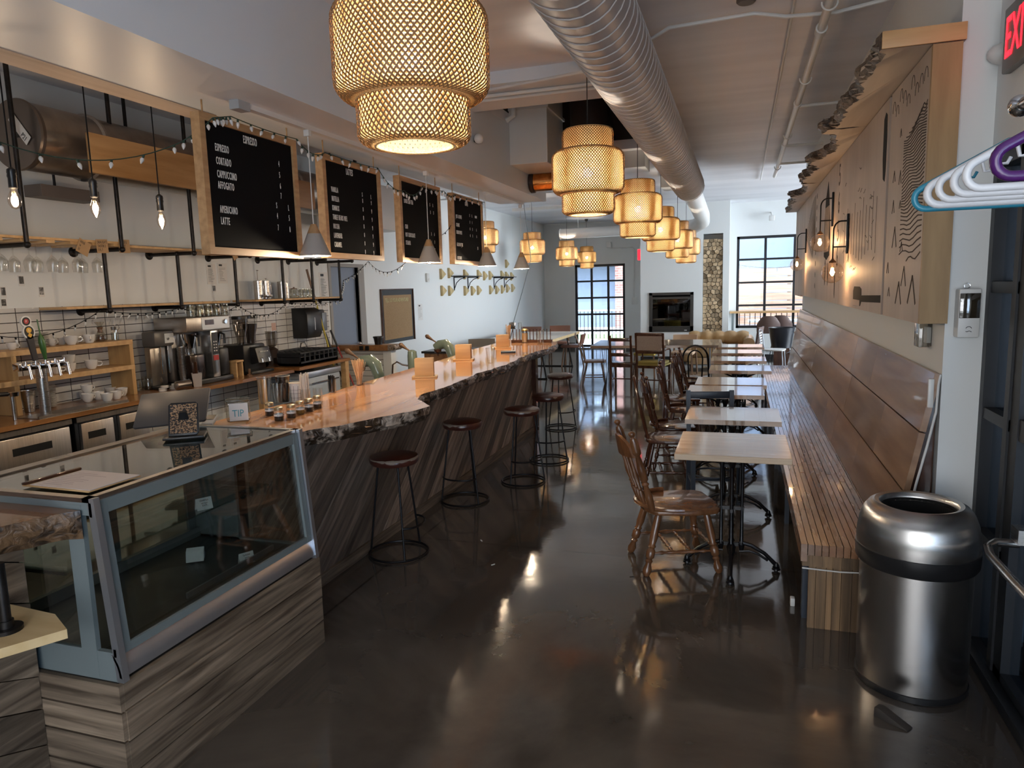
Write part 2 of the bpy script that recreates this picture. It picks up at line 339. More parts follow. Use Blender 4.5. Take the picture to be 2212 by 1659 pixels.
# chimney breast with fireplace opening and log niche
w=MB(); Yf=16.6
w.box(-2.23,Yf,0,-2.02,20.0,ZC); w.box(-2.02,Yf,0,-1.04,20,.68); w.box(-2.02,Yf,1.565,-1.04,20,ZC); w.box(-2.02,Yf+.5,.68,-1.04,Yf+.6,1.565)
w.box(-1.04,Yf,0,-.83,20,ZC); w.box(-.83,Yf+.42,0,-.40,20,ZC); w.box(-.83,Yf,2.86,-.40,Yf+.42,ZC); w.box(-.83,Yf,0,-.40,Yf+.42,.12); w.box(-.40,Yf,0,-.26,17.2,ZC)
struct('wall_chimney',w,m_wall,smooth=False)
wx0,wx1,wz0,wz1=-.11,3.0,.705,2.80
w=MB(); w.box(-.26,17.2,0,wx0,17.35,ZC); w.box(wx0,17.2,0,wx1,17.35,wz0); w.box(wx0,17.2,wz1,wx1,17.35,ZC); w.box(wx1,17.2,0,6.2,17.35,ZC); struct('wall_window',w,m_wall,smooth=False)
w=MB(); w.box(.92,3.8,0,1.07,12.0,ZC); w.box(1.07,3.8,0,1.2,12,ZC); struct('wall_right',w,m_wall,smooth=False)
w=MB(); w.box(1.07,-2,2.32,1.2,3.8,ZC); struct('wall_storefront',w,m_wall,smooth=False)
w=MB(); w.box(1.2,11.85,0,6.2,12,ZC); struct('wall_partition',w,m_wall,smooth=False)
w=MB(); w.box(6.0,12,0,6.15,17.2,.45); w.box(6.0,12,2.95,6.15,17.2,ZC); struct('wall_east',w,m_wall,smooth=False)
w=MB(); w.box(-5.6,-2.1,0,-1.7,-2,ZC); w.box(-1.7,-2.1,2.9,1.2,-2,ZC); w.box(1.07,-2.1,0,1.2,-2,2.9); struct('wall_front',w,m_wall,smooth=False)
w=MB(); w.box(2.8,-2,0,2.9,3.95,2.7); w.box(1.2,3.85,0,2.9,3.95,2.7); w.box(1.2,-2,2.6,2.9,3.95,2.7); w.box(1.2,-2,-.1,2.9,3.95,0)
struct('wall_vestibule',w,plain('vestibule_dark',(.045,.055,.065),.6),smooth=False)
w=MB(); w.box(-5.47,19.985,0,dx0-.02,20,.14); w.box(dx1+.02,19.985,0,-2.23,20,.14); struct('baseboard_back',w,m_blackp)
w=MB(); w.box(-2.23,Yf-.012,0,-.26,Yf,.10); struct('baseboard_chimney',w,m_blackp)
w=MB(); w.box(-.26,17.188,0,6,17.2,.10); struct('baseboard_window',w,m_blackp)
w=MB(); w.box(-5.47,9.6,0,-5.458,20,.14); struct('baseboard_left',w,m_blackp)
# tile backsplash on the left wall
def tile_mat():
    m,nt,b=newmat('white_subway_tile'); L=nt.links
    g=N(nt,'ShaderNodeNewGeometry'); sep=N(nt,'ShaderNodeSeparateXYZ'); cb=N(nt,'ShaderNodeCombineXYZ'); L.new(g.outputs['Position'],sep.inputs[0]); L.new(sep.outputs['Y'],cb.inputs['X']); L.new(sep.outputs['Z'],cb.inputs['Y'])
    mp=N(nt,'ShaderNodeMapping'); mp.inputs['Location'].default_value=(0,-.03,0); L.new(cb.outputs[0],mp.inputs['Vector'])
    br=N(nt,'ShaderNodeTexBrick'); br.inputs['Scale'].default_value=1; br.inputs['Brick Width'].default_value=.205; br.inputs['Row Height'].default_value=.076; br.inputs['Mortar Size'].default_value=.0035; br.inputs['Mortar Smooth'].default_value=.1; br.offset=0
    br.inputs['Color1'].default_value=(.60,.585,.56,1); br.inputs['Color2'].default_value=(.66,.645,.62,1); br.inputs['Mortar'].default_value=(.035,.03,.03,1)
    L.new(mp.outputs['Vector'],br.inputs['Vector']); L.new(br.outputs['Color'],b.inputs['Base Color'])
    mr=N(nt,'ShaderNodeMapRange'); mr.inputs['To Min'].default_value=.09; mr.inputs['To Max'].default_value=.8; L.new(br.outputs['Fac'],mr.inputs['Value']); L.new(mr.outputs['Result'],b.inputs['Roughness'])
    no=N(nt,'ShaderNodeTexNoise'); no.inputs['Scale'].default_value=22; L.new(g.outputs['Position'],no.inputs['Vector'])
    ad=N(nt,'ShaderNodeMath'); ad.operation='MULTIPLY_ADD'; ad.inputs[1].default_value=-.8; L.new(br.outputs['Fac'],ad.inputs[0]); L.new(no.outputs['Fac'],ad.inputs[2])
    bp=N(nt,'ShaderNodeBump'); bp.inputs['Strength'].default_value=.45; bp.inputs['Distance'].default_value=.006; L.new(ad.outputs[0],bp.inputs['Height']); L.new(bp.outputs['Normal'],b.inputs['Normal'])
    return m
m_tile=tile_mat()
struct('wall_tile',MB().box(-5.47,-2,.5,-5.46,8.55,1.74),m_tile,smooth=False)
# windows and doors
def grid_window(name,x0,x1,z0,z1,y,nx,nz,bar=.045,depth=.07,glassm=None):
    f=MB(); f.box(x0,y,z0,x0+bar*1.3,y+depth,z1); f.box(x1-bar*1.3,y,z0,x1,y+depth,z1); f.box(x0,y,z0,x1,y+depth,z0+bar*1.3); f.box(x0,y,z1-bar*1.3,x1,y+depth,z1)
    for i in range(1,nx): xx=x0+(x1-x0)*i/nx; f.box(xx-bar*.6,y+.003,z0,xx+bar*.6,y+depth-.003,z1)
    for i in range(1,nz): zz=z0+(z1-z0)*i/nz; f.box(x0,y+.005,zz-bar*.5,x1,y+depth-.005,zz+bar*.5)
    o=struct(name,f,m_frame,smooth=False)
    MB().box(x0+.02,y+depth*.5,z0+.02,x1-.02,y+depth*.5+.006,z1-.02).build('pane',glassm or m_glassd,o)
    return o
grid_window('window_1',wx0,wx1,wz0,wz1,17.23,5,4)
grid_window('door_1',dx0,dx1,.015,dz,20.03,3,5,bar=.05)
d=MB(); d.box(-5.56,DY0,0,-5.52,DY1,2.15); do=struct('door_2',d,m_gdoor,smooth=False)
k=MB(); k.cyl((-5.52,DY1-.09,1.02),(-5.46,DY1-.09,1.02),.012); k.sph((-5.45,DY1-.09,1.02),.03); k.build('knob',m_chrome,do)
tr=MB(); tr.box(-5.57,DY0-.06,0,-5.455,DY0,2.15); tr.box(-5.57,DY1,0,-5.455,DY1+.16,2.15); tr.box(-5.57,DY0-.06,2.15,-5.455,DY1+.16,2.20); struct('trim_6',tr,plain('grey_door_trim',(.30,.28,.26),.5),smooth=False)
def yz_window(name,x,y0,y1,z0,z1,ny,nz,bar=.06,depth=.08,gm=None,mat=None):
    f=MB(); f.box(x,y0,z0,x+depth,y0+bar,z1); f.box(x,y1-bar,z0,x+depth,y1,z1); f.box(x,y0,z0,x+depth,y1,z0+bar); f.box(x,y0,z1-bar,x+depth,y1,z1)
    for i in range(1,ny): yy=y0+(y1-y0)*i/ny; f.box(x+.003,yy-bar/2,z0,x+depth-.003,yy+bar/2,z1)
    for i in range(1,nz): zz=z0+(z1-z0)*i/nz; f.box(x+.005,y0,zz-bar/2,x+depth-.005,y1,zz+bar/2)
    o=struct(name,f,mat or m_frame,smooth=False)
    MB().box(x+depth*.5,y0+.02,z0+.02,x+depth*.5+.006,y1-.02,z1-.02).build('pane',gm or m_glassd,o); return o
yz_window('window_2',6.0,12,17.2,.45,2.95,5,4,gm=glass('tinted_east_glass',(.70,.72,.74),.1))
yz_window('window_3',1.08,3.42,3.8,.0,2.32,1,4,bar=.05,depth=.10,gm=glass('storefront_glass',(.5,.6,.68),.16))
do=yz_window('door_3',1.09,2.35,3.42,.0,2.32,1,2,bar=.09,depth=.07,gm=bpy.data.materials['storefront_glass'])
h=MB(); hz=.69
h.tube([(1.08,3.20,hz+.03),(1.0,3.20,hz+.03),(.965,3.17,hz+.02),(.96,3.12,hz),(.96,2.6,hz),(.965,2.5,hz),(1.0,2.47,hz),(1.08,2.47,hz)],.017,12); h.box(1.05,3.12,hz+.05,1.09,3.2,hz+.11)
h.build('push_bar',m_steel,do)
yz_window('window_4',1.08,-2,2.35,.0,2.32,4,2,bar=.06,depth=.10,gm=bpy.data.materials['storefront_glass'])
struct('trim_7',MB().box(1.04,-2,0,1.09,3.8,.055,bev=.008),m_frame)
grid_window('window_5',-1.7,1.07,.02,2.9,-2.08,4,4,glassm=glass('tinted_front_glass',(.52,.50,.47),.1))
# ---------------------------------------------------------------- outside
struct('ground',MB().box(-30,17.5,-.2,30,60,-.05),noisy('sunny_concrete',(.55,.54,.52),(.68,.67,.64),(1,1,1),.8),smooth=False)
o=MB().box(-14,24.0,-.05,14,25.9,-.03).build('lawn',noisy('grass',(.12,.22,.06),(.25,.36,.12),(9,9,9),.9,bump=.4)); tag(o,'strip of green lawn outside the glass door','grass',kind='stuff')
def brick_mat():
    m,nt,b=newmat('red_brick'); L=nt.links; g=N(nt,'ShaderNodeNewGeometry'); sep=N(nt,'ShaderNodeSeparateXYZ'); cb=N(nt,'ShaderNodeCombineXYZ'); L.new(g.outputs['Position'],sep.inputs[0]); L.new(sep.outputs['X'],cb.inputs['X']); L.new(sep.outputs['Z'],cb.inputs['Y'])
    br=N(nt,'ShaderNodeTexBrick'); br.inputs['Scale'].default_value=1; br.inputs['Brick Width'].default_value=.26; br.inputs['Row Height'].default_value=.1; br.inputs['Mortar Size'].default_value=.012
    br.inputs['Color1'].default_value=(.26,.10,.08,1); br.inputs['Color2'].default_value=(.33,.14,.11,1); br.inputs['Mortar'].default_value=(.30,.25,.23,1)
    L.new(cb.outputs[0],br.inputs['Vector']); L.new(br.outputs['Color'],b.inputs['Base Color']); b.inputs['Roughness'].default_value=.8; return m
m_brick=brick_mat(); m_siding=plain('slate_siding',(.13,.16,.22),.7); m_fence=noisy('orange_fence_boards',(.36,.19,.12),(.50,.32,.22),(1,10,20),.7)
t=thing('building','red brick and slate building across the street seen through the glass door','building',(-7.5,30,-.05))
MB().box(2.4,0,0,6.0,6,9).build('brick_wing',m_brick,t,smooth=False)
MB().box(-6,.6,0,2.4,6,9).build('siding_wing',m_siding,t,smooth=False)
for i in range(5):
    f=MB().box(-4.9+i*1.55,.5,3.1,-3.9+i*1.55,.62,4.9).build('window',plain('house_window',(.35,.42,.5),.2),t,smooth=False)
f=MB(); f.box(-6,-.9,2.6,2.4,.6,2.75)
for i in range(60): f.box(-6+i*.14,-.9,2.75,-5.97+i*.14,-.87,3.6)
f.box(-6,-.92,3.6,2.4,-.86,3.66); f.build('balcony',m_black,t,smooth=False)
t=thing('building','tall brick building beyond the right hand window','building',(.2,26,-.05))
MB().box(2.0,0,0,9,6,10).build('brick_wall',m_brick,t,smooth=False)
MB().box(-1.5,1,0,2.0,6,10).build('slate_wing',m_siding,t,smooth=False)
for x,z in ((2.9,3.6),(5.6,3.6),(2.9,6.3)): MB().box(x,-.05,z,x+1.0,.05,z+1.5).build('window',bpy.data.materials['house_window'],t,smooth=False)
t=thing('fence','orange board fence standing outside the large grid window','fence',(-.6,22.5,-.05))
f=MB()
for i in range(9): f.box(0,0,.05+i*.24,8,.04,.27+i*.24)
f.build('boards',m_fence,t,smooth=False)
for i in range(5): MB().box(i*1.9,.04,0,.1+i*1.9,.14,2.3).build('post',m_siding,t,smooth=False)
for (x0,x1,y,lab) in ((-6.3,-2.4,22.6,'black iron patio railing outside the glass door'),(-.3,6,19.6,'black iron patio railing outside the large grid window')):
    t=thing('railing',lab,'railing',(x0,y,-.05)); f=MB(); n=int((x1-x0)/.13)
    for i in range(n): f.box(i*.13,0,.1,i*.13+.018,.018,1.0)
    for q_ in (0,x1-x0-.04): f.box(q_,0,0,q_+.04,.04,1.0)
    f.build('balusters',m_black,t,smooth=False); MB().box(0,-.01,1.0,x1-x0,.04,1.04).build('top_rail',m_white,t)
t=thing('picnic_table','pale picnic table on the patio outside the grid window','table',(1.2,20.9,-.05))
MB().box(-1,-.4,.7,1,.4,.75).build('tabletop',m_paper,t)
for s_ in (-1,1): MB().box(-1,s_*.62-.14,.42,1,s_*.62+.14,.46).build('bench',m_paper,t)
f=MB()
for s_ in (-.7,.7):
    f.bar((s_,-.7,0),(s_,.2,.7),.05,.08); f.bar((s_,.7,0),(s_,-.2,.7),.05,.08)
f.build('frame',m_siding,t)
for k_,(a,b_,dp) in enumerate((((-.4,19,3.2),(3.0,19,3.7),.3),((-.4,19.2,2.3),(3.2,19.2,2.9),.45))):
    t=thing('string_light',['white string lights hung outside high in the grid window','sagging white string lights outside lower in the grid window','white string lights outside above the glass door'][k_],'string lights',a)
    pts=[Vector((u/20*(b_[0]-a[0]),0,u/20*(b_[2]-a[2])-dp*4*(u/20)*(1-u/20))) for u in range(21)]
    MB().tube(pts,.012,5).build('wire',m_white,t)
    for p in pts[1:-1:2]: MB().lathe([(.008,0),(.02,-.04),(.012,-.09)],8,p).build('bulb',m_letter,t)
# ---------------------------------------------------------------- bar, display case and what stands on them
m_bark=noisy('bark_edge',(.03,.018,.010),(.50,.40,.32),(26,26,40),.28,.5,coat=.5,bump=.9,lo=.35,hi=.72,detail=8,dist=1.2)
def slab_mat(name,c1,c2,sc,lo=.3,hi=.7,gloss=1,bark=(.48,.38,.30),dist=1.5):
    """polished top, bark on the sides, one slab"""
    m=noisy(name,c1,c2,sc,.07,.12,coat=.9,bump=.05,lo=lo,hi=hi,dist=dist,coat_rough=.03); nt=m.node_tree; L=nt.links; b=nt.nodes['Principled BSDF']
    g=N(nt,'ShaderNodeNewGeometry'); sp=N(nt,'ShaderNodeSeparateXYZ'); L.new(g.outputs['True Normal'],sp.inputs[0])
    ab=N(nt,'ShaderNodeMath'); ab.operation='ABSOLUTE'; L.new(sp.outputs['Z'],ab.inputs[0]); gt=N(nt,'ShaderNodeMath'); gt.operation='GREATER_THAN'; gt.inputs[1].default_value=.92; L.new(ab.outputs[0],gt.inputs[0])
    tc=N(nt,'ShaderNodeTexCoord'); no=N(nt,'ShaderNodeTexNoise'); no.inputs['Scale'].default_value=24; no.inputs['Detail'].default_value=9; no.inputs['Distortion'].default_value=1.0; L.new(tc.outputs['Object'],no.inputs['Vector'])
    n2=N(nt,'ShaderNodeTexNoise'); n2.inputs['Scale'].default_value=5; n2.inputs['Detail'].default_value=4; L.new(tc.outputs['Object'],n2.inputs['Vector'])
    av=N(nt,'ShaderNodeMath'); av.operation='MULTIPLY_ADD'; av.inputs[1].default_value=.5; L.new(n2.outputs['Fac'],av.inputs[0])
    hf=N(nt,'ShaderNodeMath'); hf.operation='MULTIPLY'; hf.inputs[1].default_value=.5; L.new(no.outputs['Fac'],hf.inputs[0]); L.new(hf.outputs[0],av.inputs[2])
    r=N(nt,'ShaderNodeValToRGB'); e=r.color_ramp.elements; e[0].position=.465; e[0].color=(.03,.016,.008,1); e[1].position=.585; e[1].color=(*bark,1); L.new(av.outputs[0],r.inputs['Fac'])
    mx=N(nt,'ShaderNodeMix'); mx.data_type='RGBA'; old=b.inputs['Base Color'].links[0].from_socket
    L.new(gt.outputs[0],mx.inputs['Factor']); L.new(r.outputs['Color'],mx.inputs['A']); L.new(old,mx.inputs['B']); L.new(mx.outputs['Result'],b.inputs['Base Color'])
    for l in list(b.inputs['Roughness'].links): L.remove(l)
    rr=N(nt,'ShaderNodeMapRange'); rr.inputs['To Min'].default_value=.4; rr.inputs['To Max'].default_value=.05 if gloss else .5; L.new(gt.outputs[0],rr.inputs['Value']); L.new(rr.outputs['Result'],b.inputs['Roughness'])
    cw=N(nt,'ShaderNodeMapRange'); cw.inputs['To Min'].default_value=.25*gloss; cw.inputs['To Max'].default_value=.35*gloss; L.new(gt.outputs[0],cw.inputs['Value']); L.new(cw.outputs['Result'],b.inputs['Coat Weight'])
    bp=N(nt,'ShaderNodeBump'); bp.inputs['Distance'].default_value=.02; L.new(no.outputs['Fac'],bp.inputs['Height'])
    bs=N(nt,'ShaderNodeMapRange'); bs.inputs['To Min'].default_value=.9; bs.inputs['To Max'].default_value=.01; L.new(gt.outputs[0],bs.inputs['Value']); L.new(bs.outputs['Result'],bp.inputs['Strength']); L.new(bp.outputs['Normal'],b.inputs['Normal'])
    return m
def densify(poly,step):
    out=[]
    for i in range(len(poly)):
        a,b=Vector(poly[i]),Vector(poly[(i+1)%len(poly)]); n=max(1,int((b-a).length/step))
        for k in range(n): out.append(a+(b-a)*k/n)
    return out
def live_slab(mb,poly,ztop,thick,rough,amp=.02,step=.045,seed=1,droop=None):
    """poly ccw; rough(x,y)->0..1 says where the edge is live bark"""
    rn=random.Random(seed); P=densify(poly,step); n=len(P)
    nr=[]
    for i in range(n):
        t=P[(i+1)%n]-P[i-1]; nr.append(Vector((t.y,-t.x)).normalized())
    w=[rn.uniform(-1,1) for _ in range(n)]; w2=[(w[i-1]+w[i]*2+w[(i+1)%n])/4 for i in range(n)]
    rows=6; vs=[]
    for j in range(rows+1):
        u=j/rows
        for i in range(n):
            k=rough(P[i].x,P[i].y); bul=math.sin(u*PI)*.012
            off=k*(w2[i]*amp+ (rn.uniform(-1,1)*amp*.45+bul if 0<u else 0)-(u**2)*amp*1.2)
            q=P[i]+nr[i]*off
            vs.append((q.x,q.y,ztop-thick*u+(k*rn.uniform(-.006,.006) if 0<u<1 else 0)))
    fs=[tuple(range(n)),tuple(rows*n+i for i in range(n-1,-1,-1))]
    for j in range(rows):
        for i in range(n): i2=(i+1)%n; fs.append((j*n+i,(j+1)*n+i,(j+1)*n+i2,j*n+i2))
    mb._add(vs,fs); return mb
ZB=1.10
# bar front
def diag_planks(mb,y0,y1,z0,z1,x,slope,width,depth=.02,sgn=1,seed=3):
    rn=random.Random(seed); L_=(y1-y0)+(z1-z0)*2; s=-(z1-z0)/slope; a=math.atan(slope); dx,dz=math.cos(a),math.sin(a)
    pos=y0-(z1-z0)/slope
    while pos<y1:
        w=width*rn.uniform(.75,1.2); wy=w/math.sin(a)
        poly=[(pos,z0),(pos+wy-.004,z0),(pos+wy-.004+(z1-z0)/slope,z1),(pos+(z1-z0)/slope,z1)]
        poly=clip_rect(poly,y0,z0,y1,z1); d=depth+rn.uniform(-.004,.004)
        if poly: mb.prism(poly,0,d*sgn,Matrix(((0,0,1,x),(1,0,0,0),(0,1,0,0),(0,0,0,1))))
        pos+=wy
t=thing('bar_counter','long bar front clad in diagonal weathered boards behind the stools','bar counter')
MB().box(-2.75,2.97,0,-2.46,8.33,1.03).build('carcass',plain('bar_core',(.02,.015,.012),.8),t,smooth=False)
f=MB(); diag_planks(f,2.97,8.25,.075,1.03,-2.46,.78,.115); f.build('cladding',m_recld,t,smooth=False)
MB().box(-2.46,2.97,0,-2.425,8.25,.075).build('kick_board',m_recl,t,smooth=False)
MB().box(-2.47,8.25,0,-2.39,8.35,1.03).build('end_post',m_darkw,t,smooth=False)
m_bar=slab_mat('epoxied_bar_slab',(.46,.18,.07),(.80,.42,.20),(7,.8,2),lo=.25,hi=.65,dist=.8)
poly=[(-2.80,2.99),(-2.11,2.99),(-1.98,3.25),(-1.87,3.5),(-1.80,3.72),(-1.79,3.83),(-1.86,3.93),(-1.99,4.05),(-2.02,4.25),(-2.01,4.6),(-2.04,5.1),(-2.06,5.5),(-2.03,6.1),(-2.07,6.6),(-2.11,7.1),(-2.08,7.6),(-2.10,8.0),(-2.13,8.33),(-2.2,8.55),
(-2.42,8.85),(-2.95,9.15),(-2.93,7.4),(-2.84,6.5),(-2.80,5.5),(-2.76,4.66),(-2.72,4.1),(-2.78,3.6)]
o=live_slab(MB(),poly,ZB,.085,lambda x,y:1 if x>-2.3 and y>3.02 else .25,.024,seed=5).build('live_edge_slab',m_bar,fix=True); tag(o,'glossy orange live-edge slab bar top running past the stools','bar top')
# left hand slab in front of the case
m_slabl=slab_mat('dark_bar_slab',(.20,.075,.025),(.36,.16,.055),(1.5,1.5,1),gloss=.6,bark=(.16,.09,.045))
poly=[(-3.3,1.3),(-3.1,.6),(-2.45,.6),(-2.36,.9),(-2.32,1.15),(-2.28,1.4),(-2.20,1.62),(-2.13,1.74),(-2.56,1.77),(-3.3,1.77)]
o=live_slab(MB(),poly,1.085,.10,lambda x,y:1 if x>-2.45 and y<1.73 else 0,.02,seed=9).build('live_edge_slab',m_slabl); tag(o,'dark live-edge counter slab at the near left of the display case','counter')
t=thing('counter_base','weathered board base under the near left counter slab','counter')
rn=random.Random(4); f=MB(); z=-.1
M=Matrix(((0,0,1,-2.42),(1,0,0,0),(0,1,0,0),(0,0,0,1)))
while z<1.5:
    w=rn.uniform(.12,.16); P=clip_rect([(.7,z),(1.735,z-.42),(1.735,z-.42+w-.005),(.7,z+w-.005)],.7,0,1.725,.985)
    if P: f.prism(P,0,.018+rn.uniform(-.003,.003),M)
    z+=w
f.build('cladding',m_recl,t,smooth=False); MB().box(-3.2,.7,0,-2.422,1.72,.985).build('carcass',bpy.data.materials['bar_core'],t,smooth=False)
# plywood ledge with pipe
t=thing('pipe_ledge','pale plywood shelf corner with a black pipe standing on it at the near left','shelf')
zz=.78; f=MB(); f.prism([(-2.39,1.0),(-2.28,1.02),(-1.985,1.53),(-2.12,1.60),(-2.39,1.62)],zz-.03,zz); f.build('board',m_ply,t,smooth=False)
p=on(15,1362,'z',zz); f=MB(); f.cyl(p,p+Vector((0,0,.012)),.045,n=20); f.cyl(p+Vector((0,0,.012)),p+Vector((0,0,.035)),.022,n=16); f.cyl(p+Vector((0,0,.03)),(p.x,p.y,1.0),.0165,n=14); f.build('pipe_stand',m_pipe,t)
MB().cyl((-2.33,1.2,0),(-2.33,1.2,zz-.03),.02).build('leg',m_pipe,t)
# plinth
t=thing('case_plinth','horizontal weathered plank base under the glass display case','plinth')
X0,Y0,Y1=-2.03,1.745,2.955
f=MB(); rn=random.Random(11)
for (a,b_) in ((.0,.12),(.123,.245),(.248,.363),(.366,.465)): f.box(X0-.02,Y0,a,X0+rn.uniform(-.002,.003),Y1,b_-.003)
f.build('front_planks',m_recl,t,smooth=False)
f=MB()
for (a,b_) in ((.0,.13),(.135,.25),(.255,.36),(.365,.465)): f.box(-2.78,Y0-.018,a,X0-.001,Y0-.001,b_-.003)
f.build('side_planks',m_recl,t,smooth=False); MB().box(-2.78,Y0+.001,0,X0-.022,Y1,.462).build('carcass',bpy.data.materials['bar_core'],t,smooth=False)
# display case
t=thing('display_case','refrigerated glass display case with aluminium frame beside the bar','display case')
XF0,XF1,XB,ZT,Z0=-2.05,-2.10,-2.80,1.12,.47; ya,yb=Y0+.005,Y1-.0
def fx(z): return XF0+(XF1-XF0)*(z-Z0)/(ZT-Z0)
f=MB(); f.box(XB,ya+.022,Z0,XF0-.03,yb,Z0+.05); f.build('deck',plain('case_deck',(.10,.11,.11),.3,.6),t,smooth=False)
f=MB()
f.grid(lambda u,v,s:Vector((XF0+.012-.03*v**2-(.01 if s else 0),ya+(yb-ya)*u,Z0+.008+.085*v)),1,6,thick=True); f.build('front_rail',m_alu,t)
for y in (ya,yb-.025): MB().bar((fx(Z0)+.005,y+.0125,Z0-.02),(fx(ZT)+.005,y+.0125,ZT+.005),.025,.03,up=(1,0,0)).build('front_post',m_alu,t,smooth=False)
f=MB(); e=.035
f.bar((fx(ZT-.03),ya,ZT-.035),(fx(ZT-.03),yb,ZT-.035),.012,.05); f.bar((fx(Z0+.1),ya,Z0+.1),(fx(Z0+.1),yb,Z0+.1),.012,.03)
for y in (ya+.045,yb-.045): f.bar((fx(Z0+.09),y,Z0+.09),(fx(ZT-.02),y,ZT-.02),.035,.014,up=(1,0,0))
f.build('front_frame',m_grey,t,smooth=False)
f=MB(); f.bar((XB,ya+.01,Z0+.03),(XF0,ya+.01,Z0+.03),.018,.14); f.bar((XB,ya+.01,ZT-.03),(XF1,ya+.01,ZT-.03),.018,.05); f.box(XB,ya,Z0,XB+.04,ya+.018,ZT); f.box(-2.21,ya,Z0,-2.14,ya+.018,ZT-.02); f.build('side_frame',m_grey,t,smooth=False)
f=MB(); f.box(XB,yb-.02,Z0,-2.5,yb,ZT); f.box(XB,yb-.02,Z0,XF0-.05,yb,Z0+.06); f.build('side_frame',m_grey,t,smooth=False)
f=MB(); f.box(XB,ya,ZT-.012,XB+.06,yb,ZT+.008); f.box(XB,ya,ZT-.01,XF1,ya+.03,ZT+.006); f.box(XF1-.03,ya,ZT-.01,XF1,yb,ZT+.006); f.box(XB,yb-.03,ZT-.01,XF1,yb,ZT+.006); f.build('top_trim',m_steel,t,smooth=False)
MB().box(XB+.05,ya+.02,ZT-.006,XF1-.02,yb-.02,ZT+.002).build('top_glass',m_glasstop,t,smooth=False)
f=MB(); f.bar((fx(Z0+.09)-.008,(ya+yb)/2,Z0+.09),(fx(ZT-.02)-.008,(ya+yb)/2,ZT-.02),yb-ya-.06,.006,up=(1,0,0)); f.build('front_glass',m_glasscase,t,smooth=False)
MB().box(XB+.04,ya+.008,Z0+.1,-2.15,ya+.014,ZT-.05).build('side_glass',m_glasscase,t,smooth=False)
f=MB(); 
for a in (ya+.02,(ya+yb)/2-.02,): f.box(XB+.02,a,Z0+.06,XB+.035,a+.05,ZT-.02)
f.box(XB+.02,(ya+yb)/2+.05,Z0+.06,XB+.035,(ya+yb)/2+.09,ZT-.02); f.box(XB+.02,yb-.08,Z0+.06,XB+.035,yb-.03,ZT-.02); f.box(XB+.02,ya,Z0+.05,XB+.05,yb,Z0+.10); f.build('rear_door_frame',m_grey,t,smooth=False)
MB().box(XB+.024,ya+.05,Z0+.1,XB+.03,yb-.06,ZT-.03).build('rear_glass',m_glasscase,t,smooth=False)
s_=MB().box(XB+.08,ya+.03,.83,-2.28,yb-.03,.838).build('glass_shelf',glass('shelf_glass',(.75,.85,.8),.25),t,smooth=False)
for y in (ya+.06,yb-.08): MB().bar((XB+.05,y,.81),(-2.32,y,.82),.012,.03).build('shelf_bracket',m_steel,t,smooth=False)
f=MB(); f.box(-2.2,ya+.06,Z0+.05,-2.12,yb-.05,Z0+.056)
f.build('vent_grille',m_blackp,t,smooth=False)
f=MB(); f.box(-2.215,2.25,Z0+.06,-2.205,2.83,Z0+.085); f.build('price_rail',m_alu,t,smooth=False)
# price cards
def price_card(loc,rz,lines,label):
    t=thing('price_card',label,'price card',loc,rz)
    MB().grid(lambda u,v,s:Vector((-.035+.07*u,(-.016+.032*v),.052*(1-abs(2*v-1)))),1,2).build('card',m_white,t,smooth=False)
    f=MB()
    for i,(s_,sz) in enumerate(lines):
        text_mb(f,s_,sz,Matrix.Translation((0,-.0165+.003+.0105*(2-i)*.30,.016+.011*(2-i)))@Matrix.Rotation(math.radians(73),4,'X'),.0002,.75,'CENTER')
    f.build('writing',m_ink,t,smooth=False,fix=False); return t
p=on(486,1103,'y',2.55); 
price_card((-2.31,2.50,.838),math.radians(62),(('GRANOLA',.011),('with Yogurt',.008),('$ 6.75',.011)),'white tent price card on the glass shelf of the case')
price_card((-2.235,2.66,Z0+.055),math.radians(62),(('Garfunkel',.012),('sandwich',.008),('$8.00',.013)),'white handwritten tent price card at the front of the case floor')
t=thing('card_stack','stack of white folded price cards under the glass shelf','price cards',(-2.50,2.62,Z0+.05),.6)
for i in range(3): MB().grid(lambda u,v,s:Vector((-.04+.08*u,-.02+.04*v+i*.012,.006+.05*(1-abs(2*v-1))+i*.004)),1,2).build('card',m_white,t,smooth=False)
# clipboard
t=thing('clipboard','wooden clipboard with a pale printed sheet lying on the display case','clipboard',(-2.325,1.915,ZT+.008),math.radians(-2))
MB().box(-.155,-.11,0,.175,.11,.006,bev=.002).build('board',m_pine,t); MB().box(-.12,-.105,.0065,.175,.105,.0085).build('sheet',plain('pinkish_sheet',(.62,.55,.53),.5),t)
MB().box(-.152,-.115,.006,-.135,.115,.016,bev=.003).build('clip_bar',m_darkw,t)
f=MB(); rn=random.Random(3)
for i in range(9): f.box(-.09,-.08+i*.018,.0087,rn.uniform(-.02,.09),-.078+i*.018,.0089)
f.build('print',plain('faint_print',(.35,.27,.3),.6),t,smooth=False)
# napkin cup at near left
t=thing('cup','clear plastic cup stuffed with brown napkins on the left slab','cup',(-2.20,1.47,1.086))
MB().lathe([(.028,0),(.032,.002),(.04,.10),(.042,.102)],24).build('wall',m_glass,t)
f=MB()
for i in range(7): f.prism([(-.03,0),(.025,0),(.045,.12),(.02,.135),(-.045,.12)],i*.003,i*.003+.0015,Matrix.Translation((0,-.01,.01))@Matrix.Rotation(.25*i-.6,4,'Z')@Matrix.Rotation(PI/2-.15,4,'X'))
f.build('napkins',m_kraft,t,smooth=False)
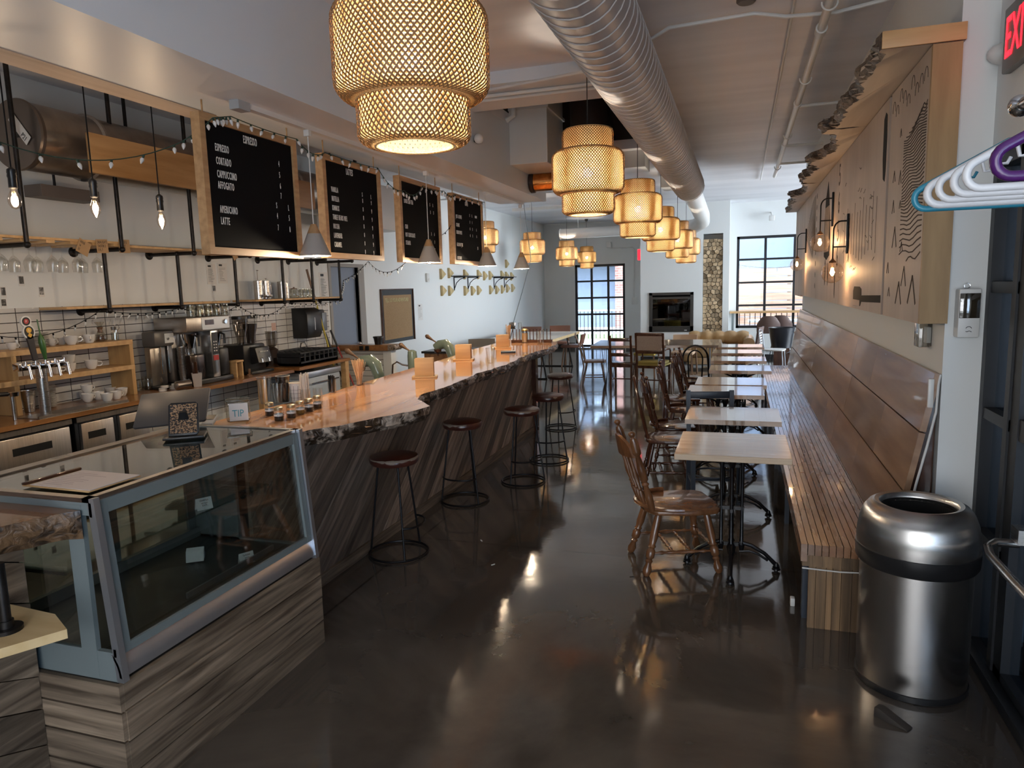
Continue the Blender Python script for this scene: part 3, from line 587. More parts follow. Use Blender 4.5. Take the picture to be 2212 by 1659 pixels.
# tablet stand
t=thing('tablet_stand','black customer tablet stand leaning on the display case top','tablet',(-2.53,2.66,ZT+.008),math.radians(35))
MB().box(-.075,-.055,0,.075,.055,.012,bev=.005).build('foot',m_blackp,t)
MB().prism([(-.035,.0),(.035,.0),(.012,.10),(-.012,.10)],-.006,.006,Matrix.Translation((0,.02,.01))@Matrix.Rotation(PI/2+.35,4,'X')).build('stem',m_blackp,t)
Mx=Matrix.Translation((0,-.03,.012))@Matrix.Rotation(PI/2-.45,4,'X')
f=MB(); f.prism([(-.055,0),(.045,0),(.055,.01),(.055,.125),(.045,.135),(-.045,.135),(-.055,.125)],-.005,.005,Mx,bev=.002); f.build('tablet',m_blackp,t)
MB().prism([(-.048,.008),(.048,.008),(.048,.127),(-.048,.127)],.0052,.006,Mx).build('screen',noisy('painted_screen_reflection',(.02,.012,.008),(.35,.2,.1),(160,160,160),.15,bump=0,lo=.45,hi=.55),t)  # woven-looking reflection painted into the screen colour as fine speckle
# register
MB_=0
t.scale=(1.22,1.22,1.22)
t=thing('point_of_sale_screen','large slate grey checkout screen seen from behind on the case','screen',(-2.90,2.98,1.02),math.radians(24))
Mx=Matrix.Translation((0,.0,.185))@Matrix.Rotation(-.95,4,'X')@Matrix.Rotation(-.10,4,'Y')
f=MB(); f.prism([(-.18,-.12),(-.172,-.128),(.172,-.128),(.18,-.12),(.18,.12),(.172,.128),(-.172,.128),(-.18,.12)],-.007,.007,Mx@Matrix.Rotation(PI/2,4,'X'),bev=.003); f.build('panel',plain('slate_shell',(.085,.08,.08),.35),t)
f=MB()
for a,b_ in ((.018,.012),(.006,.0)):
    f.box(-a,-.0095,-a,a,-.0075,a,M=Mx) if b_==0 else [f.box(-a,-.0095,-a,a,-.0075,-b_,M=Mx),f.box(-a,-.0095,b_,a,-.0075,a,M=Mx),f.box(-a,-.0095,-a,-b_,-.0075,a,M=Mx),f.box(b_,-.0095,-a,a,-.0075,a,M=Mx)]
f.build('emblem',m_ink,t,smooth=False)
f=MB(); f.bar((0,.02,.18),(0,.07,.0),.09,.02); f.box(-.08,-.04,-.01,.08,.12,.008,bev=.005); f.build('stand',bpy.data.materials['slate_shell'],t)
# tip jar
m_tipg=glass('jar_thick_glass',(.88,.90,.88),.30)
t=thing('tip_jar','square glass tip jar with lid and colourful paper sign','jar',(-2.66,3.20,ZB),math.radians(38))
f=MB(); f.box(-.062,-.062,.003,.062,.062,.118,bev=.014); f.build('jar_body',m_tipg,t)
f=MB(); f.box(-.066,-.066,.119,.066,.066,.127,bev=.006); f.build('lid',m_glasscase,t)
MB().box(-.045,-.0655,.012,.052,-.0645,.108).build('sign',m_paper,t,smooth=False)
f=MB(); text_mb(f,'TIP',.055,Matrix.Translation((0,-.066,.035))@Matrix.Rotation(PI/2,4,'X'),.0004,.8,'CENTER'); f.build('lettering',plain('blue_green_letters',(.06,.30,.36),.5),t,smooth=False,fix=False)
t=thing('card_reader','white card reader lying beside the tip jar','card reader',(-2.74,3.07,ZB),.4); MB().box(-.03,-.06,0,.03,.06,.02,bev=.006,M=Matrix.Rotation(.25,4,'X')@Matrix.Translation((0,0,.015))).build('body',m_white,t); MB().box(-.022,-.01,.037,.022,.05,.0375,M=Matrix.Rotation(.25,4,'X')).build('screen',m_blackp,t)
# spice jars
t=thing('shaker_jar','dark shaker jar with white label','shaker jar',(0,0,-9))
MB().lathe([(.024,0),(.026,.004),(.026,.05),(.022,.058),(.022,.064)],20).build('glass_wall',m_glass,t)
MB().lathe([(.0245,.003),(.0245,.030)],20).build('filling',plain('dark_spice',(.016,.008,.005),.8),t)
MB().lathe([(.0235,.058),(.0240,.060),(.0240,.074),(.02,.0765)],20).build('lid',plain('brassy_lid',(.42,.35,.22),.35,.7),t)
lb=MB().lathe([(.0268,.026),(.0268,.037)],20,caps=False).build('label_band',m_white,t)
f=MB()
for i in range(6): a=-1.1+i*.28; f.box(.0269*math.cos(a)-.0005,.0269*math.sin(a)-.0016,.029,.0269*math.cos(a)+.0006,.0269*math.sin(a)+.0016,.034)
f.build('label_writing',m_ink,lb,smooth=False)
jar0=t; gold=plain('golden_spice',(.22,.12,.02),.8)
for i,(px,py,lab) in enumerate(((603,908,'dark shaker jar standing nearest the tip jar'),(630,902,'dark shaker jar second from the tip jar'),(649,894,'shaker jar holding golden spice'),(668,888,'dark shaker jar right of the golden one'),(686,881,'dark shaker jar at the right end of the row'),(583,897,'dark shaker jar tucked behind the first one'))):
    q=on(px,py,'z',ZB); r=jar0 if i==0 else dup(jar0,q,.1*i)
    r.location=q; r['label']=lab; r['group']='shaker jars on the bar'
    if i==2:
        for ch in r.children:
            if ch.name.startswith('filling'): ch.data=ch.data.copy(); ch.data.materials[0]=gold
# cups
def tumbler(name,label,cat,px,py,r0,r1,h,mat,rim=None,ang=None,group=None,z=ZB):
    t=thing(name,label,cat,on(px,py,'z',z),0,group)
    MB().lathe([(r0*.9,.0),(r0,.003),(r1,h),(r1-.002,h),(r0-.002,.006),(.001,.006)],24,caps=True).build('wall',mat,t)
    if rim: f=MB(); f.tube([(r1*math.cos(a*PI/12),r1*math.sin(a*PI/12),h) for a in range(24)],.0022,6,closed=True); f.build('rim',rim,t)
    return t
tumbler('plastic_cup','tall clear plastic cup stack at the left of the cup row','cup',574,872,.030,.046,.17,m_glass,m_glasscase)
tumbler('plastic_cup','shorter clear glass in front of the tall cups','cup',601,872,.028,.036,.13,m_glass,m_glasscase)
tumbler('printed_cup','tall grey printed plastic cup between clear cup and paper cup','cup',614,868,.033,.045,.17,glass('smoky_cup',(.55,.52,.5),.15),plain('cup_rim',(.45,.40,.34),.3))
t=tumbler('paper_cup','white paper cup with black line drawings','paper cup',641,868,.032,.042,.125,m_white,plain('cream_rim',(.75,.62,.42),.4))
f=MB()
for k in range(9): 
    a=2*PI*k/9; f.bar((.0335*math.cos(a),.0335*math.sin(a),.012),(.0405*math.cos(a+.1),.0405*math.sin(a+.1),.108),.002,.001)
for h in (.03,.058,.082): f.tube([((.0325+.0095*h/.125)*math.cos(a*PI/12),(.0325+.0095*h/.125)*math.sin(a*PI/12),h) for a in range(24)],.0009,4,closed=True)
f.build('drawing',m_ink,t)
MB().lathe([(.0395,.112),(.0001,.112)],20,caps=False).build('inside',bpy.data.materials['cream_rim'],t)
def sticks(label,px,py,mat,n,L,rj,hj,sp,name='stick_jar',cat='jar',w=.003,group=None,z=ZB,jm=None,part='straw'):
    t=thing(name,label,cat,on(px,py,'z',z),0,group); rn=random.Random(px)
    MB().lathe([(rj*.95,0),(rj,.003),(rj,hj),(rj-.002,hj),(rj-.002,.005),(.001,.005)],20).build('glass_wall',jm or m_glass,t)
    for i in range(n):
        a=rn.uniform(0,2*PI); r=(rj-.008)*math.sqrt(rn.random()); q=Vector((r*math.cos(a),r*math.sin(a),.006)); b=rn.uniform(0,2*PI)
        e=q+Vector((math.cos(a)*sp*rn.random()*.9+math.cos(b)*sp*.3,math.sin(a)*sp*rn.random()*.9+math.sin(b)*sp*.3,L*rn.uniform(.9,1.04)))
        f=MB(); f.bar(q,e,w*1.6,w*.9) if part=='stirrer' else f.cyl(q,e,w,n=7); f.build(part,mat,t)
    return t
sticks('glass jar of white paper straws behind the shaker jars',661,870,plain('paper_straw',(.74,.66,.55),.6),34,.185,.032,.09,.012,w=.0032)
sticks('small jar with copper lid beside the white straws',688,872,m_glass,1,.03,.028,.10,0,name='jar')
sticks('jar of black straws standing alone on the bar',718,848,m_blackp,26,.115,.029,.095,.006,w=.0028)
sticks('glass of pale wooden stirrers fanning out',776,832,plain('birch_sticks',(.62,.38,.20),.6),40,.185,.026,.07,.045,w=.003,part='stirrer')
sticks('far glass of wooden stirrers by the third napkin holder',1098,733,bpy.data.materials['birch_sticks'],22,.19,.032,.10,.03,w=.004,part='stirrer')
# napkin holders
def napkin_holder(label,loc,rz,kind=0):
    t=thing('napkin_holder',label,'napkin holder',loc,rz,None)
    MB().box(-.10,-.055,0,.10,.055,.014,bev=.002).build('base',m_pine,t)
    MB().box(-.075,-.045,.014,.075,-.030,.155,bev=.002).build('side_board',m_pine,t); MB().box(-.075,.03,.014,.075,.045,.155,bev=.002).build('side_board',m_pine,t)
    f=MB()
    for i in range(10): f.box(-.068,-.027+i*.0052,.016,.068,-.0235+i*.0052,.145)
    f.build('napkins',m_kraft,t,smooth=False); return t
nh=napkin_holder('nearest wooden napkin holder on the bar',on(918,815,'z',ZB),math.radians(20))
for (px,py,rz,lab) in ((1002,778,12,'wooden napkin holder second along the bar'),(1086,752,18,'wooden napkin holder third along the bar, beside a dark tray')):
    dup(nh,on(px,py,'z',ZB),math.radians(rz),lab)
t=thing('tray','small dark tray beside the third napkin holder','tray',on(1098,762,'z',ZB),.3); MB().box(-.08,-.05,0,.08,.05,.02,bev=.006).build('body',m_navy,t)
tumbler('drinking_glass','empty water glass standing between the napkin holders','glass',1060,784,.032,.045,.14,m_glass,m_glasscase)
tumbler('drinking_glass','water glass in front of the wooden peg rack at the bar end','glass',1168,743,.036,.046,.16,m_glass,m_glasscase)
t=tumbler('sugar_jar','glass sugar jar with gold lid near the bar end','jar',1134,740,.042,.042,.15,m_glass); MB().lathe([(.040,.008),(.040,.12)],20).build('sugar',plain('brown_sugar',(.50,.30,.14),.8),t); MB().lathe([(.044,.15),(.044,.165),(.02,.175)],20).build('lid',plain('gold_lid',(.5,.35,.1),.3,.8),t)
tumbler('drinking_glass','tall upside glass behind the sugar jar','glass',1124,733,.040,.032,.22,m_glass,m_glasscase)
t=thing('peg_rack','dark wooden rack with upright pegs at the bar end','rack',(-2.50,8.48,ZB),math.radians(4))
MB().box(-.26,-.03,0,.26,.03,.035).build('base',m_darkw,t)
for i in range(12): MB().cyl((-.24+i*.0436,0,.035),(-.24+i*.0436,0,.17),.006,n=6).build('peg',m_darkw,t)
for k_,(px,py) in enumerate(((855,885),(790,870))): pass
# espresso taps (sage green)
def tap(loc,rz,label,spout=True,s=1,kind=0):
    t=thing('espresso_tap',label,'espresso tap',loc,rz)
    if kind==0:
        f=MB(); pts=[(.0,0,.0),(.01,0,.12),(-.02,0,.235),(-.07,0,.28),(-.14,0,.27),(-.19,0,.235)]; f.tube(pts,[.038,.048,.058,.058,.055,.05],14); f.build('body',m_sage,t)
        f=MB(); f.lathe([(.045,0),(.042,-.03),(.03,-.045),(.012,-.05),(.01,-.08)],16,(-.17,0,.225)); f.build('group_head',m_darkw,t)
    else:
        f=MB(); f.lathe([(.05,0),(.05,.22),(.045,.27),(.02,.285)],16); f.build('body',m_sage,t)
        f=MB(); f.tube([(-.04,0,.12),(-.12,0,.13),(-.18,0,.16),(-.23,0,.13),(-.24,0,.02)],.009,8); f.build('steam_wand',m_chrome,t)
    a=Vector((-.19,0,.30)) if kind==0 else Vector((-.02,0,.27))
    f=MB(); f.turned(a,a+Vector((-.13,.02,.075)),[(0,.008),(.3,.009),(.6,.018),(.85,.026),(1,.014)],10); f.build('lever',m_walnut,t); return t
tap((-3.10,5.60,.98),math.radians(4),'sage green arched espresso tap nearest on the back edge of the bar')
tap((-3.22,6.55,.92),math.radians(0),'sage green upright steam tap with bent wand behind the napkin holder',kind=1)
tap((-3.12,7.35,.93),0,'sage green espresso tap arching behind the bar, far one',)
t=thing('under_bar_shelf','dark work shelf behind the bar carrying the green taps','shelf',(0,0,0)); MB().box(-3.45,5.2,.86,-2.98,7.8,.90).build('top',m_darkw,t)
for y in (5.25,7.7):
    for x in (-3.42,-3.02): MB().box(x-.02,y-.02,0,x+.02,y+.02,.86).build('leg',m_black,t,smooth=False)
for o_ in [o for o in S.objects if o.name.startswith('espresso_tap')]: o_.location.z=.90
# ---------------------------------------------------------------- stools
def stool(rz,foot,pa=-2.5,pl=2.6):
    t=thing('bar_stool','','bar stool')
    f=MB(); f.lathe([(.10,.635),(.155,.64),(.166,.655),(.168,.672),(.160,.690),(.12,.702),(.05,.706),(.0001,.707)],40); st=f.build('seat',m_leather,t)
    f=MB(); rn=random.Random(rz*10)
    n=40; vs=[];fs=[]
    for i in range(n+1):
        a=pa+i*(pl/n); e_=math.sin(PI*i/n); k=e_*(.004+.013*abs(math.sin(i*.41+rz)*math.sin(i*.17+rz*2))+rn.uniform(0,.006))
        for r,z in ((.1695,.683-k*.9),(.1688,.6835),(.1672-k*.45,.6865+k*.30)): vs.append((r*math.cos(a),r*math.sin(a),z))
    for i in range(n):
        for j in range(2): fs.append((i*3+j,(i+1)*3+j,(i+1)*3+j+1,i*3+j+1))
    f._add(vs,fs); f.build('worn_patch',m_patch,st)
    for k in range(3):
        a=foot+k*2*PI/3
        MB().cyl((.115*math.cos(a),.115*math.sin(a),.64),(.20*math.cos(a),.20*math.sin(a),.012),.0075,n=10).build('leg',m_black,t)
    f=MB(); f.tube([(.20*math.cos(i*PI/24),.20*math.sin(i*PI/24),.012) for i in range(48)],.0085,8,closed=True); f.build('base_ring',m_black,t)
    f=MB(); r=.172
    a0=foot; a1=foot+2*PI/3; A=Vector((r*math.cos(a0),r*math.sin(a0),.225)); B=Vector((r*math.cos(a1),r*math.sin(a1),.225)); mid=(A+B)/2; out=Vector((math.cos((a0+a1)/2),math.sin((a0+a1)/2),0))
    f.tube([A+(B-A)*(.5-.5*math.cos(PI*i/14))+out*.10*math.sin(PI*i/14) for i in range(15)],.0075,8); f.build('foot_rest',m_black,t)
    return t
for x,y,rz,foot,pa,pl,lab in ((-2.222,4.17,1,-.9,-2.3,2.6,'red-brown bar stool nearest the display case with a torn edge'),(-2.218,5.40,2,-2.7,-2.9,1.9,'dark red bar stool standing second from the display case'),(-1.905,6.08,3,-1.9,-2.9,2.9,'bar stool with a long peeling front edge and warm sheen, third along'),(-1.875,6.90,4,-2.2,-1.0,.3,'smooth brown bar stool just behind the peeling one'),(-2.16,8.56,5,-1.5,-2.6,2.3,'farthest bar stool at the end of the bar')):
    s_=stool(rz,foot,pa,pl); s_.location=(x,y,0); s_['label']=lab; s_['group']='stools along the bar'
# ---------------------------------------------------------------- back bar
t=thing('back_counter','long orange-brown wooden worktop along the tiled wall','worktop')
MB().box(-5.46,-1.5,.895,-4.87,6.85,.93).build('top',m_counter,t,smooth=False)
f=MB()
t2=thing('back_counter','higher wooden worktop carrying the black dish rack at the far end','worktop'); MB().box(-5.46,6.85,.915,-4.80,7.95,.95).build('top',m_counter,t2,smooth=False)
MB().box(-4.88,7.85,0,-4.81,7.93,.915).build('leg',m_pine,t2,smooth=False); MB().box(-4.88,6.2,0,-4.82,6.27,.895).build('leg',m_pine,t,smooth=False)
def fridge(y0,y1,label):
    t=thing('undercounter_fridge',label,'fridge')
    MB().box(-5.40,y0,.05,-4.93,y1,.885).build('body',m_blackp,t,smooth=False)
    n=2; w=(y1-y0)/n
    for i in range(n):
        a=y0+i*w+.03; b_=y0+(i+1)*w-.03
        d=MB().box(-4.93,a,.12,-4.895,b_,.83,bev=.006).build('door',m_steelh,t)
        MB().box(-4.897,a+(b_-a)*.18,.70,-4.893,b_-(b_-a)*.28,.755).build('handle_recess',m_blk,d,smooth=False)
    MB().box(-4.935,y0,.845,-4.90,y1,.885).build('top_rail',m_steelh,t,smooth=False)
    return t
fridge(1.55,2.75,'stainless undercounter fridge hidden furthest to the left'); fridge(2.78,4.02,'stainless undercounter fridge left of the checkout screen'); fridge(4.06,4.78,'stainless undercounter fridge just behind the tablet stand')
t=thing('chest_cabinet','pale blue grey chest with a silver lid under the far worktop','cabinet')
MB().box(-5.35,6.95,.02,-4.85,7.78,.80,bev=.02).build('body',plain('pale_blue_enamel',(.42,.48,.55),.35),t); MB().box(-5.35,6.95,.80,-4.83,7.78,.87,bev=.01).build('lid',m_alu,t); MB().box(-4.835,7.1,.72,-4.82,7.7,.735).build('handle',m_chrome,t)
# wooden shelf unit on the counter
t=thing('shelf_unit','two-tier wooden cup shelf standing on the back counter','shelf')
for z in (1.425,1.20): MB().box(-5.455,3.2,z-.04,-5.2,4.95,z).build('shelf_board',m_pine,t,smooth=False)
for y in (3.2,3.85-.02,4.91):
    for a_,b_ in ((.931,1.159),(1.201,1.384)): MB().box(-5.455,y,a_,-5.203,y+.039,b_).build('upright',m_pinez,t,smooth=False)
def cup_mesh(r=.042,h=.06):
    return MB().lathe([(r*.55,0),(r*.6,.003),(r*.85,h*.35),(r,h),(r-.003,h),(r*.8,h*.35),(.001,.006)],18)
cup=thing('coffee_cup','white coffee cup','cup',(0,0,0),0,'white cups on the back bar'); cup_mesh().build('bowl',m_ceramic,cup)
MB().tube([(.036,0,.048),(.062,0,.046),(.066,0,.03),(.052,0,.018),(.034,0,.02)],.0045,7).build('handle',m_ceramic,cup)
sau=MB().lathe([(.03,0),(.045,.003),(.07,.011),(.072,.013),(.045,.007),(.001,.006)],20).build('saucer',m_ceramic); tag(sau,'white saucer','saucer','stacked saucers on the back bar')
first=[True,True]
def put(root,k,loc,rz,label,scale=None,group=None):
    if first[k]: first[k]=False; r=root; r.location=loc; r.rotation_euler=(0,0,rz)
    else: r=dup(root,loc,rz)
    if scale: r.scale=(scale,)*3
    r['label']=label
    if group: r['group']=group
    return r
T=1.426
rows=[((-5.33,3.62,T),1.2,'tall white cup at the far left of the top shelf',1.5),((-5.34,3.95,T),.3,'small white cup on the top shelf left of the tap handles',.9),
((-5.36,4.30,T),.0,'white cup on the top shelf behind the wide cup',1.0),((-5.38,4.40,T),.5,'white cup on the back row of the top shelf',1.0),((-5.38,4.53,T),.5,'white cup at the back right of the top shelf',1.0),
((-5.27,4.40,T),1.0,'wide white cup with its handle showing on the top shelf front',1.25),((-5.28,4.58,T),-.6,'wide white cup at the right end of the top shelf',1.2),
((-5.33,4.41,1.201),2.4,'white cup, lower of the stack on the second shelf',1.2),((-5.33,4.41,1.201+.068),2.4,'white cup, upper of the stack on the second shelf',1.2),((-5.31,4.60,1.201),.9,'single wide white cup right of the stack on the second shelf',1.25),((-5.3,4.26,1.201),.9,'white cup behind the taps on the second shelf',1.0)]
for l,rz,lab,s_ in rows: put(cup,0,l,rz,lab,s_)
zc=.931
for px,py,lab,s_ in ((132,868,'low white mug beside the saucer stack',1.1),(147,860,'white mug behind the low one by the saucer stack',1.25),(183,862,'white cup at the left of the counter cup cluster',1.15),(191,868,'white cup with handle in the front left of the cluster',1.2),(213,863,'white cup in the middle of the cluster',1.15),(232,867,'white cup with handle turned left in the cluster front',1.15),(252,862,'white cup in the front right of the cluster',1.15),(264,855,'white cup second row right of the cluster',1.2),(273,848,'white cup at the back right of the cluster',1.2),(240,852,'white cup at the back of the cluster middle',1.15)):
    put(cup,0,on(px,py,'z',zc),random.uniform(1.5,4),lab,s_)
q=on(270,848,'z',zc); put(cup,0,(q.x,q.y,zc+.068),2.6,'white cup stacked on top at the right of the cluster',1.1)
q=on(191,866,'z',zc); put(cup,0,(q.x,q.y,zc+.070),1.6,'white bowl stacked on top at the left of the cluster',1.15)
def saucers(x,y,z,n,lab,s_=1):
    for i in range(n): put(sau,1,(x,y,z+i*.0125*s_),0,lab,s_)
saucers(-5.36,4.19,T,9,'white saucer in the stack on the top shelf',1.0)
q=on(105,880,'z',zc); saucers(q.x,q.y,zc,16,'white saucer in the tall stack on the counter',.9)
for c_ in [o for o in S.objects if o.name.startswith('saucer')]:
    if c_.location.z>1.3: c_['group']='saucers stacked on the top shelf'
    else: c_['group']='saucers stacked on the counter'
def jars(pts,lab,grp,s_=1,inv=False,mat=None):
    t=None
    for i,p in enumerate(pts):
        if t is None:
            t=thing('mason_jar',lab,'jar',p,0,grp); MB().lathe([(.036,0),(.04,.006),(.04,.085),(.033,.10),(.034,.118),(.032,.118),(.031,.10),(.038,.083),(.038,.008),(.001,.008)],18).build('wall',mat or m_glass,t); t.scale=(s_,)*3; r=t
        else: r=dup(t,p,i*.3)
    return t
m_jar=glass('jar_glass',(.90,.90,.86),.28,.05)
jars([on(x,y,'z',zc) for x,y in ((300,845),(322,842),(345,838),(312,838),(334,834))],'empty glass jar in the cluster right of the cups','glass jars on the counter',.95,mat=m_jar)
def stack_lids(px,py,n,lab):
    for i in range(n):
        p=on(px,py,'z',zc); o=MB().lathe([(.035,0),(.036,.001),(.036,.008),(.03,.010)],18).build('plate',m_paper); o.location=(p.x+(.02 if i>n-3 else 0),p.y+(i*.002),zc+i*.0105); tag(o,lab,'plate','small plates beside the jars')
stack_lids(352,845,5,'small white plate in the left low stack by the jars'); stack_lids(375,840,5,'small white plate in the right low stack by the jars')
for o in S.objects:
    if o.name.startswith('plate'): o['group']='small plates by the jars, '+('left' if 'left' in o['label'] else 'right')+' stack'
# chemex and jar with strainer on the top shelf end
t=thing('carafe','glass hourglass coffee carafe with wooden collar on the top shelf','carafe',(-5.33,4.83-.09,T))
MB().lathe([(.04,0),(.045,.01),(.035,.06),(.015,.10),(.022,.14),(.04,.17)],20,caps=False).build('glass_body',m_jar,t); MB().lathe([(.026,.075),(.018,.10),(.026,.125)],14).build('collar',m_walnut,t); MB().lathe([(.038,.005),(.042,.012),(.034,.05),(.001,.05)],18).build('coffee',m_darkw,t)
t=thing('utensil_jar','glass jar holding strainers on the top shelf','jar',(-5.30,4.86,T)); MB().lathe([(.03,0),(.03,.07),(.028,.07),(.028,.004),(.001,.004)],16).build('glass_wall',m_jar,t)
f=MB(); f.tube([(.0,0,.01),(.01,.01,.09)],.003,6); f.tube([(.01+.025*math.cos(a*PI/8),.02,.115+.025*math.sin(a*PI/8)) for a in range(16)],.003,6,closed=True); f.build('strainer',m_chrome,t); MB().lathe([(.02,0),(.024,.03),(.0,.031)],12,(-.01,0,.09)).build('ladle',m_steel,t)
# beer tower
t=thing('beer_tap_tower','chrome draught tower with a row of taps on the back counter','beer tap',(-4.98,3.88,.93))
MB().lathe([(.05,0),(.05,.01),(.038,.015),(.038,.36)],24).build('column',m_steel,t)
MB().box(-.035,-.19,.36,.035,.19,.42,bev=.01,M=Matrix.Rotation(0,4,'Z')).build('manifold',m_chrome,t)
for i in range(5):
    y=-.155+i*.077; f=MB(); f.cyl((.03,y,.39),(.085,y,.39),.011); f.cyl((.085,y,.395),(.10,y,.30),.009,.011); f.cyl((.06,y,.39),(.06,y,.43),.008); f.build('faucet',m_chrome,t)
Hm=Matrix.Translation((.06,-.08,.43))@Matrix.Rotation(.13,4,'X')@Matrix(((0,0,1,0),(1,0,0,0),(0,1,0,0),(0,0,0,1)))
f=MB(); f.prism([(-.016,.0),(.018,.0),(.026,.19),(-.026,.19)],-.008,.008,Hm); ha=f.build('tall_handle',plain('handle_dark',(.03,.03,.035),.35),t,smooth=False)
def disc(mb,cx,cy,r,z0,z1,n=24,sy=1): mb.prism([(cx+r*math.cos(2*PI*i/n),cy+r*sy*math.sin(2*PI*i/n)) for i in range(n)],z0,z1,Hm)
f=MB(); disc(f,0,.215,.046,-.006,.008,sy=1.15); disc(f,-.004,.292,.040,-.005,.009); f.build('badge',m_white,ha,smooth=False)
f=MB(); disc(f,0,.215,.036,.008,.0095,sy=1.15); disc(f,-.004,.292,.030,.009,.0105); f.build('badge_dark_loops',m_ink,ha,smooth=False)
f=MB(); disc(f,0,.226,.020,.0095,.0105); disc(f,0,.190,.018,.0095,.0105,4); f.build('badge_amber',plain('badge_yellow',(.75,.42,.06),.4),ha,smooth=False)
f=MB(); disc(f,-.004,.292,.018,.0105,.0112); f.build('badge_red_dot',plain('badge_red',(.45,.05,.05),.4),ha,smooth=False)
f=MB(); text_mb(f,'S',.026,Hm@Matrix.Translation((-.006,.217,.0107)),.0004,.9); text_mb(f,'P',.022,Hm@Matrix.Translation((-.010,.285,.0115)),.0004,.9); f.build('badge_letters',m_letter,ha,smooth=False,fix=False)
f=MB(); f.lathe([(.01,0),(.014,.03),(.02,.08),(.024,.13),(.018,.17),(.009,.185),(.005,.19),(.0045,.30)],14,(.06,.0,.43),(0,-.10,1)); f.build('green_handle',plain('tap_handle_green',(.05,.13,.035),.3),t)
t=thing('drip_tray','flat steel drip tray on the back counter below the taps','tray'); f=MB(); f.box(-5.12,3.75,.931,-4.885,4.55,.937); f.box(-4.90,3.75,.937,-4.885,4.55,.95); f.build('pan',m_steelh,t,smooth=False)
tumbler('steel_tumbler','big steel shaker tumbler left of the tap column','tumbler',65,890,.035,.053,.17,m_steel,m_chrome,z=.931)
t=thing('portafilter','black handled portafilter left of the tap column','portafilter',(-5.05,3.66,1.0)); MB().cyl((0,0,.13),(-.02,-.13,.14),.016).build('handle',m_blackp,t); MB().lathe([(.03,0),(.035,.03)],16,(.02,.03,.11)).build('basket',m_chrome,t)
MB().cyl((0,.03,-.068),(0,.03,.12),.012).build('stand',m_steel,t)
# milkshake mixer
t=thing('milkshake_mixer','grey spindle drink mixer right of the wooden shelf','mixer',(-5.25,5.29,.931))
MB().box(-.08,-.10,0,.09,.13,.03,bev=.008).build('base',m_blackp,t); MB().box(-.09,-.09,.03,-.02,.10,.40,bev=.01).build('column',m_galv,t); MB().box(-.10,-.10,.40,.06,.14,.545,bev=.02).build('head',plain('mixer_grey',(.13,.125,.12),.35,.4),t)
MB().box(.06,.02,.43,.064,.13,.52).build('badge',m_white,t,smooth=False); f=MB(); text_mb(f,'VIP',.035,Matrix.Translation((.066,.04,.455))@Matrix(((0,0,1,0),(1,0,0,0),(0,1,0,0),(0,0,0,1))),.0006,.7); f.build('lettering',m_ink,t,smooth=False,fix=False)
f=MB(); f.cyl((.02,0,.40),(.02,0,.14),.006,n=8); f.cyl((.02,.09,.40),(.02,.09,.14),.006,n=8); f.build('spindle',m_chrome,t)
for dy,lab in ((.21,'tall hammered steel shaker stack by the drink mixer'),(.30,'second tall steel shaker stack by the drink mixer')):
    o=thing('shaker_stack',lab,'steel cups',(-5.15,5.29+dy-.03,.931))
    for j in range(5): MB().lathe([(.035,0),(.045,.13),(.047,.13),(.046,.125),(.034,.006),(.001,.006)],20,(0,0,.03+j*.055)).build('cup',m_steel,o)
t=tumbler('steel_cup','short steel cup in front of the shaker stacks','tumbler',376,775,.03,.038,.14,m_steel,z=1.0); t.location=(-5.08,5.53,.931)
# coffee brewer
t=thing('coffee_brewer','large stainless batch brewer under the row of glass jars','coffee brewer',(-5.22,5.72,.931))
MB().box(-.20,-.30,.0,.0,.30,.56,bev=.01).build('back_tower',m_steelh,t); MB().box(-.20,-.30,.52,.20,.30,.66,bev=.01).build('head',m_steelh,t); MB().box(-.20,-.30,0,.20,.30,.05,bev=.01).build('base',m_blackp,t)
MB().box(.201,-.10,.535,.206,.28,.65).build('control_face',plain('silver_face',(.55,.54,.52),.3,.6),t,smooth=False)
f=MB(); f.box(.206,-.06,.58,.209,.06,.63); f.build('display',m_darkw,t,smooth=False); MB().lathe([(.025,0),(.02,.015)],16,(.206,.22,.60),(1,0,0)).build('dial',m_chrome,t)
MB().box(.0,.02,.05,.19,.12,.52,bev=.006).build('centre_column',plain('pale_steel',(.5,.5,.5),.25,.9),t)
MB().box(.19,.03,.28,.194,.11,.50).build('keypad',m_blackp,t,smooth=False)
f=MB()
for i in range(4):
    for j in range(2): f.box(.194,.045+j*.03,.31+i*.03,.196,.06+j*.03,.322+i*.03)
f.build('buttons',m_paper,t,smooth=False); MB().box(.19,.035,.22,.195,.105,.27).build('red_sticker',plain('sticker_red',(.45,.04,.04),.5),t,smooth=False)
for y in (-.16,.20):
    f=MB(); f.lathe([(.045,.36),(.07,.46),(.075,.50)],20,(.08,y,0)); fu=f.build('funnel',m_chrome,t); MB().tube([(.15,y+.0,.49),(.20,y,.47),(.20,y,.38)],.012,8).build('handle',m_blackp,fu)
MB().box(.02,-.26,.05,.17,-.06,.30,bev=.02).build('server',plain('smoky_server',(.03,.02,.018),.2,.4),t)
MB().box(.02,.15,.05,.17,.29,.33,bev=.02).build('server',m_blackp,t)
jars([(-5.12+(i%2)*.06,5.60+i*.058,1.592) for i in range(8)],'upturned glass jar in the row on top of the brewer','glass jars on the brewer',1.0,mat=m_jar)
t=thing('utensil_tub','pale plastic tub with spatulas in front of the brewer','tub',(-4.98,5.45,.931)); MB().lathe([(.05,0),(.065,.13),(.063,.13),(.048,.004),(.001,.004)],4,).build('body',plain('milky_plastic',(.45,.40,.37),.4),t)
